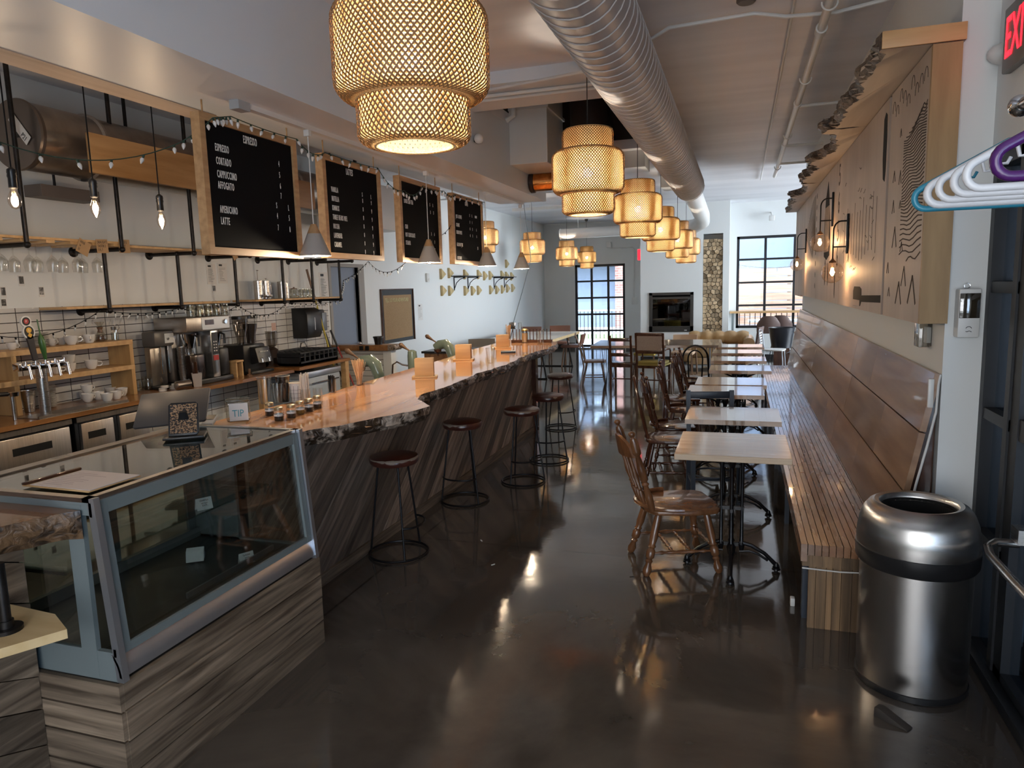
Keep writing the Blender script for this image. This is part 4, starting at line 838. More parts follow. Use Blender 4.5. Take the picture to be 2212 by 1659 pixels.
f=MB(); f.box(-.03,-.02,.05,.03,-.014,.24,bev=.002); f.build('spatula',m_darkw,t); MB().cyl((.01,.02,.02),(.05,.04,.18),.004).build('whisk_handle',m_chrome,t)
t=thing('steel_pitcher','steel milk pitcher lying on its side on the counter','pitcher',(-4.97,5.16,.975)); MB().lathe([(.03,0),(.042,.01),(.04,.12),(.043,.14),(.041,.14),(.038,.12),(.039,.012),(.001,.012)],20,(0,0,0),(.3,.9,.05)).build('body',m_steel,t)
t=thing('knock_stand','small wooden tamping stand between brewer and grinder','stand',(-5.08,6.14,.931)); MB().box(-.05,-.06,.16,.05,.06,.18,bev=.004).build('top',m_pine,t)
for y in (-.045,.045): MB().box(-.04,y-.01,0,.04,y+.01,.16).build('side',m_pine,t)
t=thing('tamper','turned wooden tamper in front of the grinder','tamper',(-4.97,6.2,.931)); MB().lathe([(.027,0),(.027,.02),(.01,.03),(.016,.06),(.014,.08),(.002,.085)],16).build('body',m_walnut,t)
# grinders
t=thing('espresso_grinder','black twin hopper espresso grinder under the string lights','grinder',(-5.22,6.52,.931))
MB().box(-.18,-.22,0,.20,.17,.035,bev=.01).build('base',m_blackp,t); MB().box(-.18,-.20,.03,.10,.17,.32,bev=.02).build('body',m_blackp,t); MB().prism([(0,.10),(.16,.12),(.12,.28),(0,.30)],-.10,.14,Matrix(((1,0,0,.05),(0,0,1,0),(0,1,0,0),(0,0,0,1))),bev=.01).build('front',m_blackp,t)
for y,fill in ((-.10,0),(.06,1)):
    h_=MB().lathe([(.045,.32),(.05,.40),(.075,.50),(.085,.60)],22,(0,y,0),caps=False).build('hopper',m_glasst if not fill else m_glass,t)
    MB().lathe([(.087,.60),(.087,.63),(.08,.635)],22,(0,y,0)).build('lid',m_blackp,h_)
    if fill: MB().lathe([(.043,.325),(.048,.40),(.072,.50),(.076,.54),(.001,.545)],20,(0,y,0)).build('beans',plain('coffee_beans',(.02,.01,.006),.5),h_)
f=MB()
for i in range(5): f.box(.19,-.04+i*.028,.232,.196,-.028+i*.028,.244)
f.build('keys',m_letter,t,smooth=False)
for y in (-.03,.09): f=MB(); f.cyl((.14,y,.17),(.22,y,.165),.01); f.cyl((.2,y,.165),(.21,y,.12),.012); f.build('spout',m_chrome,t)
t=thing('coffee_grinder','smaller dark coffee grinder with clear hopper and paper note','grinder',(-5.22,6.94,.931))
MB().lathe([(.075,0),(.075,.02),(.05,.04),(.055,.17),(.07,.22),(.03,.25)],22).build('body',plain('grinder_brown',(.045,.03,.025),.3),t); MB().lathe([(.03,.25),(.06,.27),(.065,.42)],22,caps=False).build('hopper',m_glasst,t); MB().lathe([(.067,.42),(.067,.435)],22).build('lid',m_glasst,t)
MB().box(.03,-.02,.44,.033,.06,.53).build('note',plain('note_pink',(.55,.36,.30),.6),t,smooth=False); MB().box(.03,-.05,.02,.10,.05,.13,bev=.01).build('bin',m_glasst,t)
MB().cyl((.03,.02,.434),(.03,.02,.44),.01).build('note_clip',m_chrome,t)
t=thing('dish_rack','black plastic dishwasher rack on the far end of the back counter','rack',(-5.10,7.36,.951))
f=MB(); f.box(-.24,-.40,0,.24,.40,.03)
for i in range(9): y=-.38+i*.095; f.box(-.22,y-.003,.11,.22,y+.003,.15)
for i in range(6): x=-.20+i*.08; f.box(x-.003,-.39,.11,x+.003,.39,.15)
f.box(-.24,-.40,0,-.225,.40,.155); f.box(-.24,-.40,0,.24,-.385,.155); f.box(-.24,.385,0,.24,.40,.155); f.box(.225,-.40,0,.24,.40,.05); f.box(.225,-.40,.14,.24,.40,.155)
for i in range(9): y=-.395+i*.099; f.box(.225,y-.008,.05,.24,y+.008,.14)
f.box(-.24,-.40,.10,.24,.40,.105); f.build('frame',plain('rack_charcoal',(.02,.021,.024),.5),t,smooth=False)
t=thing('faucet','curved chrome faucet behind the dish rack','faucet',(-5.38,7.72,.951)); MB().tube([(0,0,0),(0,0,.15),(.02,.0,.21),(.07,.0,.22),(.10,.0,.17)],.010,10).build('spout',m_chrome,t); MB().lathe([(.025,0),(.02,.02)],14).build('base',m_chrome,t)
# towel dispenser, soap dispenser
t=thing('paper_towel_dispenser','large black paper towel dispenser on the tiled wall','dispenser',(-5.46,7.86,1.22))
MB().prism([(0,0),(.20,.0),(.23,.06),(.23,.30),(.20,.36),(.14,.385),(0,.385)],-.16,.16,Matrix(((1,0,0,0),(0,0,1,0),(0,1,0,0),(0,0,0,1))),bev=.008).build('body',m_blackp,t)
MB().box(.231,-.006,.10,.236,.006,.26).build('sight_slot',m_steel,t,smooth=False)
t=thing('soap_dispenser','black and grey wall dispenser beside the towel dispenser','dispenser',(-5.46,8.20,1.31)); MB().box(0,-.08,0,.12,.08,.26,bev=.02).build('body',m_blackp,t); MB().box(.10,-.05,-.02,.16,.06,.22,bev=.01).build('front',plain('grey_smoke',(.16,.18,.21),.25),t)
# mops
for p0,p1,m_,lab in (((-5.0,8.2,.0),(-5.38,7.98,2.10),plain('yellow_pole',(.45,.36,.03),.4),'yellow mop pole leaning on the wall by the towel dispenser'),((-4.85,8.45,0),(-5.36,8.42,1.28),plain('red_pole',(.40,.03,.03),.4),'red broom pole with black grip leaning by the slate door'),((-5.05,8.50,0),(-5.42,8.38,1.24),m_black,'thin dark pole leaning beside the red one')):
    t=thing('mop_handle',lab,'mop'); a,b_=Vector(p0),Vector(p1); MB().cyl(a,a+(b_-a)*.82,.012,n=10).build('pole',m_,t); MB().cyl(a+(b_-a)*.82,b_,.015,n=10).build('grip',m_blackp if 'red' in lab else m_walnut,t)
# low end wall with ledge
t=thing('half_wall','tiled half wall with live-edge wooden ledge at the end of the work area','half wall')
MB().box(-5.46,8.52,0,-4.62,8.64,.99).build('tiled_core',m_tile,t,smooth=False); MB().box(-4.62,8.51,0,-4.50,8.65,.99).build('end_post',m_wall,t,smooth=False)
MB().box(-5.46,8.46,.99,-4.52,8.70,1.07,bev=.004).build('ledge',m_counter,t); live_slab(MB(),[(-4.52,8.46),(-4.42,8.47),(-4.42,8.69),(-4.52,8.70)],1.07,.075,lambda x,y:1 if x>-4.5 else 0,.015,seed=2).build('ledge_end',m_bark,t)
f=MB(); 
for y in (-.0,.09): f.box(-4.85-y,8.44,1.0,-4.80-y,8.46,1.06)
f.build('outlet',m_blackp,t,smooth=False)
t=thing('plant_pot','empty black pot standing on the half wall ledge','pot',(-4.72,8.58,1.07)); MB().lathe([(.05,0),(.065,.09),(.072,.09),(.072,.11),(.067,.11),(.047,.006),(.001,.006)],20).build('wall',m_blackp,t)
# pictures and notes on the wall
def wallpaper(px0,py0,px1,py1,lab,mat,name='photo',cat='photo',dark=None,lines=0):
    a=on(px0,py0,'x',-5.455); b_=on(px1,py1,'x',-5.455); t=thing(name,lab,cat)
    MB().box(-5.4695,a.y,b_.z,-5.466,b_.y,a.z).build('sheet',mat,t,smooth=False)
    w=b_.y-a.y; h=a.z-b_.z
    if dark: MB().box(-5.466,a.y+w*.1,b_.z+h*.22,-5.4655,b_.y-w*.1,a.z-h*.08).build('picture',noisy('photo_tones',(.01,.01,.012),(.35,.33,.32),(40,40,40),.4,bump=0,lo=.5,hi=.7) if 'photo_tones' not in bpy.data.materials else bpy.data.materials['photo_tones'],t,smooth=False)
    if lines:
        f=MB(); rn=random.Random(px0)
        for i in range(lines): z=a.z-h*(.25+.68*i/lines); f.box(-5.466,a.y+w*.12,z,-5.4655,a.y+w*rn.uniform(.4,.85),z+h*.012)
        f.box(-5.466,a.y+w*.15,a.z-h*.15,-5.4655,a.y+w*.5,a.z-h*.06); f.build('print',m_ink,t,smooth=False)
wallpaper(2,619,17,643,'black and white snapshot at the far left of the wall, upper one',m_paper,dark=1)
wallpaper(3,645,18,665,'snapshot at the far left just above the tiles',m_paper,dark=1); wallpaper(41,595,56,618,'snapshot under the hanging wine glasses',m_paper,dark=1); wallpaper(85,619,99,641,'snapshot right of the wine glasses, alone on the wall',m_paper,dark=1)
wallpaper(447,570,470,614,'white printed recipe sheet, left of the pair',m_paper,'paper_sheet','paper',lines=12); wallpaper(471,568,494,612,'white printed recipe sheet, right of the pair',m_paper,'paper_sheet','paper',lines=12)
wallpaper(460,616,469,632,'tiny snapshot under the recipe sheets',m_paper,dark=1); wallpaper(690,588,713,645,'tall printed notice next to the slate door',m_paper,'paper_sheet','paper',lines=16)
wallpaper(904,657,915,691,'narrow white notice right of the cork board',m_paper,'paper_sheet','paper',lines=8)
# cork board
a=on(822,627,'x',-5.45); b_=on(896,737,'x',-5.45); t=thing('cork_board','framed cork board with ragged black border on the white wall','cork board')
y0,y1,z0,z1=10.08,11.22,.94,1.81
MB().box(-5.468,y0,z0,-5.46,y1,z1).build('backing',plain('border_black',(.03,.035,.04),.6),t,smooth=False); MB().box(-5.46,y0+.07,z0+.06,-5.455,y1-.06,z1-.09).build('cork',m_cork,t,smooth=False)
f=MB(); f.box(-5.468,y0-.015,z0,-5.44,y0+.01,z1); f.box(-5.468,y0-.015,z1-.005,-5.44,y1+.015,z1+.012); f.box(-5.468,y1-.01,z0,-5.44,y1+.015,z1); f.build('frame',m_darkw,t,smooth=False)
f=MB(); text_mb(f,'TELL US YOUR ADVENTURE!',.085,Matrix(((0,0,1,-5.453),(1,0,0,y0+.12),(0,1,0,z1-.20),(0,0,0,1))),.0008,.78); f.build('lettering',plain('cream_letters',(.55,.50,.25),.6),t,smooth=False,fix=False)
t=thing('thermostat','small white control box on the wall above the cork board','thermostat',(-5.47,11.85,2.03)); MB().box(0,-.04,-.10,.04,.06,.06,bev=.008).build('body',m_white,t); MB().lathe([(.022,0),(.022,.008)],16,(.04,.02,-.05),(1,0,0)).build('dial',m_white,t)
# wooden triangle hooks
tri=None
m_tri=noisy('triangle_wood',(.42,.32,.14),(.60,.47,.25),(8,8,8),.5)
k=0
for px,py,row in [(954,592,'upper'),(971,590,'upper'),(1004,593,'upper'),(1033,593,'upper'),(1046,596,'upper'),(1058,595,'upper'),(1083,594,'upper'),(1093,596,'upper'),(1104,597,'upper'),(1093,570,'top'),
 (956,628,'lower'),(972,628,'lower'),(1005,628,'lower'),(1020,628,'lower'),(1033,627,'lower'),(1059,626,'lower'),(1072,626,'lower'),(1084,625,'lower'),(1095,623,'lower'),(1106,622,'lower')]:
    p=on(px+3,py,'x',-5.44); 
    if tri is None:
        tri=MB().prism([(-.10,-.10),(.12,0),(-.10,.10)],0,.05,Matrix(((0,0,1,0),(1,0,0,0),(0,1,0,0),(0,0,0,1))),bev=.005).build('wall_hook',m_tri); r=tri
    else: r=dup(tri,(0,0,0))
    r.location=(-5.47,p.y,p.z); tag(r,{'upper':'wooden triangle hook in the upper row on the white wall','lower':'wooden triangle hook in the lower row on the white wall','top':'lone wooden triangle hook above the upper row'}[row],'wall hook','triangle hooks, %s row'%row)
for px,py,lab in ((982,600,'black iron shelf bracket pair left among the triangle hooks'),(1068,601,'black iron shelf bracket pair right among the triangle hooks')):
    p=on(px,py,'x',-5.45); t=thing('shelf_bracket',lab,'bracket',(-5.47,p.y,p.z))
    for y in (0,.75):
        f=MB(); f.box(0,y-.01,-.25,.015,y+.01,.02); f.box(0,y-.01,0,.25,y+.01,.02); f.tube([(.01,y,-.22),(.06,y,-.10),(.14,y,-.03),(.24,y,0)],.009,6); f.build('bracket',m_black,t,smooth=False)
    MB().box(0,-.25,.02,.26,.95,.035).build('shelf_strip',m_black,t,smooth=False)
# ---------------------------------------------------------------- pipe shelving over the back bar
YP=(3.85,4.68,5.50,6.30,7.12,7.72,8.36)
t=thing('pipe_shelf_frame','black iron pipe framework hanging over the back counter','pipe shelving')
XA=-4.93
for i,y in enumerate(YP):
    f=MB()
    f.lathe([(.045,0),(.045,.008),(.025,.02)],16,(-5.47,y,2.20),(1,0,0)); f.cyl((-5.46,y,2.20),(XA,y,2.20),.017); f.sph((XA,y,2.20),.026,10,8)
    f.build('arm',m_pipe,t)
    if i in (0,1,2,4): f=MB(); f.cyl((XA,y,2.20),(XA,y,3.55),.017); f.build('drop_pipe',m_pipe,t)
    if i>0:
        f=MB(); f.cyl((-5.13,y,2.20),(-5.13,y,1.695),.017); f.sph((-5.13,y,2.20),.024,10,8); f.sph((-5.13,y,1.695),.026,10,8); f.cyl((-5.13,y,1.695),(-5.47,y,1.695),.017); f.lathe([(.042,0),(.042,.008),(.025,.02)],16,(-5.46,y,1.695),(1,0,0)); f.build('lower_bracket',m_pipe,t)
for i in (5,6): pass
f=MB(); f.cyl((XA,3.3,3.55),(XA,3.3,2.2),.017); f.build('drop_pipe',m_pipe,t)
def board(name,lab,x0,y0,z0,x1,y1,z1,mat=m_pine):
    t=thing(name,lab,'shelf'); MB().box(x0,y0,z0,x1,y1,z1,bev=.002).build('board',mat,t)
board('wall_shelf','upper thin wooden shelf resting on the pipes behind the first letter board',-5.46,4.78,2.222,-4.98,6.7,2.242)
board('wall_shelf','lower thin wooden shelf on the pipes above the brewer',-5.46,4.30,1.716,-5.16,6.22,1.736)
board('wall_shelf','lower thin wooden shelf carrying the coffee presses',-5.46,6.62,1.716,-5.14,8.42,1.736)
# wine glass rack
t=thing('glass_rack','slatted wooden hanging rack for wine glasses at the upper left','rack')
for i in range(9): MB().box(-5.40,3.02+i*.2,2.222,-4.95,3.09+i*.2,2.244).build('slat',m_pine,t,smooth=False)
MB().box(-5.0,2.98,2.244,-4.94,4.76,2.262).build('front_rail',m_pine,t,smooth=False); MB().box(-5.42,2.98,2.244,-5.36,4.76,2.262).build('rear_rail',m_pine,t,smooth=False)
wg=None; rn=random.Random(5); k=0
for col in range(8):
    for r_ in range(2):
        y=3.15+col*.2; x=-5.05-r_*.16-(.02*(col%2))
        if wg is None:
            wg=thing('wine_glass','wine glass hanging upside down from the wooden rack','wine glass',(x,y,2.222),0,'wine glasses hanging in the rack')
            MB().lathe([(.036,0),(.036,-.003),(.005,-.008),(.004,-.085),(.02,-.10),(.040,-.13),(.042,-.16),(.036,-.21),(.0345,-.21),(.0405,-.16),(.0385,-.132),(.001,-.104)],18,caps=False).build('body',glass('wine_glass_clear',(.96,.96,.95),.09),wg)
        else: dup(wg,(x,y,2.222),0)
for px,py,rz,txt in ((183,540,-.45,('WINE','14','50')),(222,537,.05,('DRAUGHTS','TASTER 2','5 FL 7')),(270,537,.02,('LARGE $','2-4 OZ','9')),(445,548,.02,('BAR',)),(508,558,.5,('5',))):
    p=on(px,py,'x',-4.93); t=thing('price_tag',{183:'kraft price tag tilted over the wine glasses',222:'kraft price tag in the middle of the rack edge',270:'kraft price tag at the right end of the rack',445:'small kraft tag below the upright pipe near the letter board',508:'curled kraft tag under the first letter board'}[px],'tag',(-4.935,p.y,p.z+.03))
    s_=.055 if px<400 else .035
    Mx=Matrix.Rotation(rz,4,'X')@Matrix(((0,0,1,0),(1,0,0,0),(0,1,0,0),(0,0,0,1)))
    MB().prism([(-s_,-s_*1.2),(s_,-s_*1.2),(s_,s_*.8),(-s_,s_*.8)],0,.002,Mx).build('card',m_kraft,t,smooth=False); f=MB()
    for i,w_ in enumerate(txt): text_mb(f,w_,s_*.55,Mx@Matrix.Translation((-s_*.8,s_*.2-i*s_*.55,.0025)),.0002,.6)
    f.build('writing',m_ink,t,smooth=False,fix=False)
# presses and pots on the lower shelf
def press(y,x,h,lab,ph):
    t=thing('french_press',lab,'french press',(x,y,1.737)); MB().lathe([(.05,0),(.05,h),(.052,h),(.052,h+.012),(.02,h+.02)],22).build('body',m_steel,t); f=MB(); f.cyl((0,0,h),(0,0,h+ph),.003,n=8); f.cyl((-.0,-.018,h+ph),(0,.018,h+ph),.004,n=8); f.build('plunger',m_chrome,t)
    MB().tube([(0,.05,h*.9),(0,.085,h*.85),(0,.09,h*.4),(0,.052,h*.2)],.007,8).build('handle',m_steel,t)
press(6.88,-5.30,.20,'steel press with its plunger raised high, leftmost on the shelf',.13); press(7.02,-5.30,.20,'steel press second from the left with low plunger',.04); press(7.32,-5.30,.19,'steel press just right of the pipe',.03); press(7.42,-5.33,.18,'steel press with bright curved handle, rightmost',.02)
t=thing('drip_bowl','low steel bowl on a stand in front of the left press','bowl',(-5.19,6.90,1.737)); MB().lathe([(.035,0),(.012,.012),(.015,.02),(.055,.035),(.056,.05),(.053,.05),(.001,.03)],20).build('bowl',m_steel,t)
t=thing('glass_teapot','clear glass teapot with wooden lid on the far lower shelf','teapot',(-5.3,7.56,1.737)); MB().lathe([(.05,0),(.06,.03),(.055,.09),(.04,.11)],20).build('body',m_jar,t); MB().lathe([(.042,.11),(.042,.12),(.01,.122),(.012,.135)],16).build('lid',m_walnut,t); MB().tube([(0,.055,.03),(0,.10,.06),(0,.11,.10)],.008,8).build('spout',m_jar,t)
jars([(-5.3,7.72+i*.09,1.737) for i in range(3)],'glass measuring jug in the group beside the teapot','glass jugs on the far lower shelf',.95,mat=m_jar)
# round duct above
t=thing('exhaust_duct','large shiny exhaust duct with capped round end above the back counter','duct',(-5.05,3.95,3.0))
R_=.245; MB().cyl((0,.05,0),(0,5.2,0),R_,n=40).build('tube',m_galv,t)
f=MB(); f.lathe([(.05,-.01),(R_-.02,0),(R_+.005,.005),(R_+.012,.02),(R_+.005,.05)],48,(0,0,0),(0,1,0)); f.build('end_cap',plain('cap_steel',(.19,.16,.14),.3,.85),t)
for y in (.55,1.9,3.2,4.4): MB().lathe([(R_,0),(R_+.018,.01),(R_+.018,.03),(R_,.04)],40,(0,y,0),(0,1,0),caps=False).build('joint_band',m_steel,t)
MB().box(-.02,-.012,-.03,.06,.0,.04).build('handle_block',m_blackp,t)
f=MB(); f.prism([(-.03,.08),(.02,.13),(.17,-.06),(.12,-.11)],0,.002,Matrix.Translation((.0,-.012,.02))@Matrix.Rotation(PI/2,4,'X')); lb=f.build('label_sheet',m_paper,t,smooth=False)
f=MB(); text_mb(f,'P21',.05,Matrix.Translation((.075,-.0155,-.02))@Matrix.Rotation(PI/2,4,'X')@Matrix.Rotation(-.85,4,'Z'),.0004,.8); f.build('lettering',m_ink,lb,smooth=False,fix=False)
for y in (1.0,2.6,4.2): MB().box(-.01,y,R_,.01,y+.02,.56).build('hanger_strap',m_black,t,smooth=False)
t=thing('duct_silencer','white painted duct box at the far end of the shiny duct','duct'); MB().box(-5.2,8.0,2.62,-4.6,9.2,3.2,bev=.01).build('body',m_ductw,t); MB().box(-4.91,8.5,3.2,-4.88,8.54,3.56).build('hanger_strap',m_black,t,smooth=False)
t=thing('unit_heater_box','small grey metal box hanging under the duct by the wooden beam','box',(-5.2,4.25,2.63)); MB().box(-.08,-.1,-.04,.1,.42,.05,bev=.004).build('body',plain('box_grey',(.12,.10,.09),.5),t,smooth=False); MB().cyl((0,.1,.05),(0,.1,.2),.01).build('stem',m_black,t)
t=thing('wood_beam','long pine board fixed across the pipes behind the letter boards','beam'); MB().box(-4.72,4.25,2.745,-4.68,7.2,3.04,bev=.003).build('board',noisy('beam_pine',(.33,.17,.06),(.52,.31,.14),(12,1.2,12),.45,bump=.04),t)
f=MB(); f.box(-4.93,4.66,2.95,-4.72,4.70,3.0); f.box(-4.93,5.48,2.95,-4.72,5.52,3.0); f.build('clamp',m_black,t,smooth=False)
# ---------------------------------------------------------------- edison bulbs
def edison(y,x,cordtop,zb,lab,round_=False):
    t=thing('edison_pendant',lab,'pendant light',(x,y,zb),0,None)
    MB().cyl((0,0,.17),(0,0,cordtop-zb),.004,n=8).build('cord',m_black,t)
    MB().lathe([(.006,.185),(.012,.18),(.022,.172),(.024,.155),(.022,.15),(.024,.135),(.021,.125),(.022,.075),(.018,.07)],20).build('socket',m_blackp,t)
    pr=[(.012,.075),(.016,.06),(.030,.03),(.034,.005),(.030,-.015),(.018,-.033),(.001,-.04)] if round_ else [(.012,.075),(.015,.06),(.026,.03),(.030,.005),(.026,-.02),(.012,-.042),(.003,-.05),(.001,-.052)]
    MB().lathe(pr,22,caps=False).build('bulb_glass',m_globe,t)
    f=MB()
    for a in range(4): f.cyl((.009*math.cos(a*PI/2),.009*math.sin(a*PI/2),.045),(.009*math.cos(a*PI/2+.4),.009*math.sin(a*PI/2+.4),-.018),.0022,n=6)
    f.build('filament',m_fil,t)
    l=lamp('glow',(0,0,.01),4,(1,.78,.55),.02); l.parent=t
edison(2.92,-3.79,3.55,2.335,'round clear bulb pendant at the far left over the counter',True); edison(3.44,-3.80,3.55,2.345,'teardrop clear bulb pendant, middle of the three'); edison(3.96,-3.80,3.55,2.31,'teardrop clear bulb pendant nearest the first letter board')
# ---------------------------------------------------------------- letter boards
XBd=-2.9
m_bo=m_oak
def letterboard(y0,y1,z0,z1,lab,texts):
    t=thing('letter_board',lab,'menu board',(XBd,y0,z0)); W=y1-y0; H=z1-z0; fr=.042; d=.06
    f=MB(); f.box(-d,0,0,0,W,fr); f.box(-d,0,H-fr,0,W,H); f.box(-d,0,fr,0,fr,H-fr); f.box(-d,W-fr,fr,0,W,H-fr); f.build('frame',m_bo,t,smooth=False)
    MB().box(-d*.6,fr,fr,-.016,W-fr,H-fr).build('felt',m_felt,t,smooth=False)
    f=MB(); B=Matrix(((0,0,1,-.0155),(1,0,0,0),(0,1,0,0),(0,0,0,1)))
    for u,v,s_,sz in texts: text_mb(f,s_,sz*.98,Matrix.Translation((0,u*W,H*(1-v)))@B,.0015,.36,sp=1.3)
    f.build('lettering',m_letter,t,smooth=False,fix=False)
    for y in (.06,W-.06): MB().box(-.03,y-.004,H,-.024,y+.004,2.9-z0).build('hanger',m_oak,t,smooth=False)
    return t
s1=.062
letterboard(3.365,4.275,2.035,2.825,'first letter board, headed ESPRESSO, nearest the camera',[(.42,.135,'ESPRESSO',.068),(.14,.245,'ESPRESSO',s1),(.14,.34,'CORTADO',s1),(.14,.435,'CAPPUCCINO',s1),(.14,.515,'AFFOGATO',s1),(.14,.69,'AMERICANO',s1),(.14,.775,'LATTE',s1),
 (.79,.25,'4',.055),(.79,.34,'5',.055),(.79,.43,'6',.055),(.79,.51,'7',.055),(.73,.595,'S',.055),(.87,.60,'L',.055),(.73,.68,'4',.055),(.87,.685,'5',.055),(.73,.775,'7',.055),(.87,.78,'8',.055)])
tx=[(.40,.14,'LATTES',.068)]
for i,s_ in enumerate(('VANILLA','NUTELLA','KINNICK','THREE BEARS MIEL','MOCHA','LAVENDER','CARAMEL')):
    v=.345+i*.09; tx+=[(.14,v,s_,.055),(.66,v-.005+.055,'8',.05),(.82,v-.0+.055,'9',.05)]
tx+=[(.66,.33,'S',.05),(.82,.335,'L',.05)]
letterboard(4.585,5.455,2.05,2.80,'second letter board, headed LATTES',tx)
letterboard(5.80,6.70,2.05,2.81,'third letter board, listing LOOSE LEAF TEA',[(.12,.30,'LOOSE LEAF TEA',.055),(.12,.60,'CHAI',.055),(.12,.695,'HOT CHOCOLATE',.055),(.12,.79,'STEAMER',.055),(.66,.27,'S',.045),(.74,.27,'S',.045),(.82,.27,'L',.045),(.75,.365,'3',.045),(.83,.365,'3',.045),(.75,.64,'5',.045),(.83,.64,'6',.045),(.67,.74,'5',.045),(.75,.74,'6',.045),(.83,.74,'7',.045),(.67,.84,'5',.045),(.75,.84,'6',.045),(.83,.84,'7',.045)])
letterboard(7.02,7.94,2.06,2.80,'fourth letter board, headed COFFEE, farthest from the camera',[(.42,.13,'COFFEE',.06),(.12,.34,'JUST A COFFEE',.055),(.12,.46,'COLDIES',.055),(.12,.565,'FRENCH PRESS',.055),(.12,.74,'GALLON O\' JOE',.055),(.12,.93,'ADD SYRUPS',.05),(.30,.985-.0,'',.05),(.56,.28,'S',.045),(.64,.28,'L',.045),(.74,.28,'CHARGE',.04),(.56,.38,'3',.045),(.64,.38,'4',.045),(.56,.48,'4',.045),(.64,.48,'5',.045),(.78,.48,'6',.045),(.56,.58,'4',.045),(.64,.58,'5',.045),(.78,.58,'6',.045),(.80,.76,'28',.05)])
# ---------------------------------------------------------------- track and cone pendants
t=thing('light_track','white ceiling track running under the bulkhead','light track'); MB().box(-2.79,3.58,2.87,-2.745,9.1,2.9).build('rail',m_white,t,smooth=False); MB().box(-2.80,3.50,2.85,-2.735,3.60,2.9).build('end_feed',plain('feed_grey',(.4,.4,.4),.5),t,smooth=False)
for i,(y,z,lab) in enumerate(((4.22,2.13,'grey cone pendant nearest the first letter board'),(6.08,2.13,'grey cone pendant in front of the third letter board'),(7.66,2.13,'grey cone pendant in front of the fourth letter board'),(9.0,2.12,'farthest grey cone pendant, alone past the boards'))):
    if i==0:
        c0=thing('cone_pendant',lab,'pendant light',(-2.768,y,z),0,'cone pendants over the bar'); H0=.12
        MB().lathe([(.108,-.085),(.107,-.083),(.046,.065),(.044,.065),(.105,-.085)],36,caps=False).build('shade',m_conew,c0); MB().lathe([(.046,.065),(.020,.125),(.018,.128),(.001,.128)],24,caps=False).build('wood_cap',m_oak,c0)
        MB().cyl((0,0,.127),(0,0,.70),.0035,n=8).build('cord',m_white,c0); MB().box(-.02,-.02,.70,.02,.02,.745,bev=.003).build('track_adapter',m_white,c0); MB().sph((0,0,-.058),.034).build('bulb',m_bulbc,c0)
        l=lamp('glow',(0,0,-.105),15,(1,.82,.60),.035); l.parent=c0
    else: dup(c0,(-2.768,y,z),0,lab)
# ---------------------------------------------------------------- rattan pendants
def rattan_mat(name,col,tr):
    m,nt,b=newmat(name); L=nt.links; b.inputs['Base Color'].default_value=(*col,1); b.inputs['Roughness'].default_value=.55
    t_=N(nt,'ShaderNodeBsdfTranslucent'); t_.inputs[0].default_value=(*tr,1); mx=N(nt,'ShaderNodeMixShader'); mx.inputs[0].default_value=.55
    L.new(b.outputs[0],mx.inputs[1]); L.new(t_.outputs[0],mx.inputs[2]); L.new(mx.outputs[0],nt.nodes['Material Output'].inputs['Surface']); return m
m_rin=rattan_mat('bamboo_inner_weave',(.78,.55,.27),(.92,.68,.34)); m_rout=plain('bamboo_outer_weave',(.22,.105,.035),.55); m_rim=plain('bamboo_rim',(.50,.30,.13),.5)
def weave(mb,prof,n,w,turns,segs,off=0,thick=0):
    """diagonal strips in both directions over the surface of revolution prof (radius,z)"""
    pr=[Vector(p) for p in prof]; d=[0]
    for a,b_ in zip(pr,pr[1:]): d.append(d[-1]+(b_-a).length)
    def at(s):
        s*=d[-1]
        for i in range(len(pr)-1):
            if s<=d[i+1]+1e-9: u=(s-d[i])/(d[i+1]-d[i]); return pr[i].lerp(pr[i+1],u)
        return pr[-1]
    for sg in (1,-1):
        for k in range(n):
            vs=[]
            for i in range(segs+1):
                u=i/segs; p=at(u); a=2*PI*k/n+sg*turns*2*PI*u; r=p.x+off+(.0012 if (i+k)%2==(sg>0) else 0)
                for h in (-1,1):
                    # widen around and along the strip
                    da=h*w/2/max(r,.03)*.72; dz=-sg*h*w/2*.6
                    vs.append((r*math.cos(a+da),r*math.sin(a+da),p.y+dz*(.25 if u in (0,1) else 1)))
            mb._add(vs,[(2*i,2*i+1,2*i+3,2*i+2) for i in range(segs)])
    return mb
def rprof(r,z0,z1,rin,k=.22):
    """tier with rounded shoulders: rim radius rin at both ends"""
    h=z1-z0; out=[]
    for i in range(7): a=i/6*PI/2; out.append((rin+(r-rin)*math.sin(a),z0+h*k*(1-math.cos(a))))
    for i in range(7): a=PI/2*(1-i/6); out.append((rin+(r-rin)*math.sin(a),z1-h*k*(1-math.cos(a))))
    return out
tiers=[('top_tier',.175,.115,.29,.16),('middle_tier',.25,-.145,.155,.185),('bottom_tier',.182,-.285,-.11,.13)]
P0=thing('rattan_pendant','','pendant light',(0,0,0))
for nm,r,z0,z1,rin in tiers:
    pr=rprof(r,z0,z1,rin,.20); L_=(z1-z0)
    n=int(2*PI*r/.0185); tu=L_*1.05/(2*PI*r)
    ti=weave(MB(),[(a-.008,b_) for a,b_ in pr],n,.0112,tu,22).build(nm,m_rin,P0,smooth=True,ang=80,fix=False)
    weave(MB(),pr,n,.0062,tu,22,off=.004).build('outer_weave',m_rout,ti,smooth=True,ang=80,fix=False)
    for z,rr in ((z0,rin),(z1,rin)): MB().tube([(rr*math.cos(a*PI/20),rr*math.sin(a*PI/20),z) for a in range(40)],.004,6,closed=True).build('rim',m_rim,ti)
bl=MB().sph((0,0,.0),.036,18,12).build('bulb',m_bulb,P0); MB().cyl((0,0,.035),(0,0,.11),.02).build('socket',m_blackp,P0)
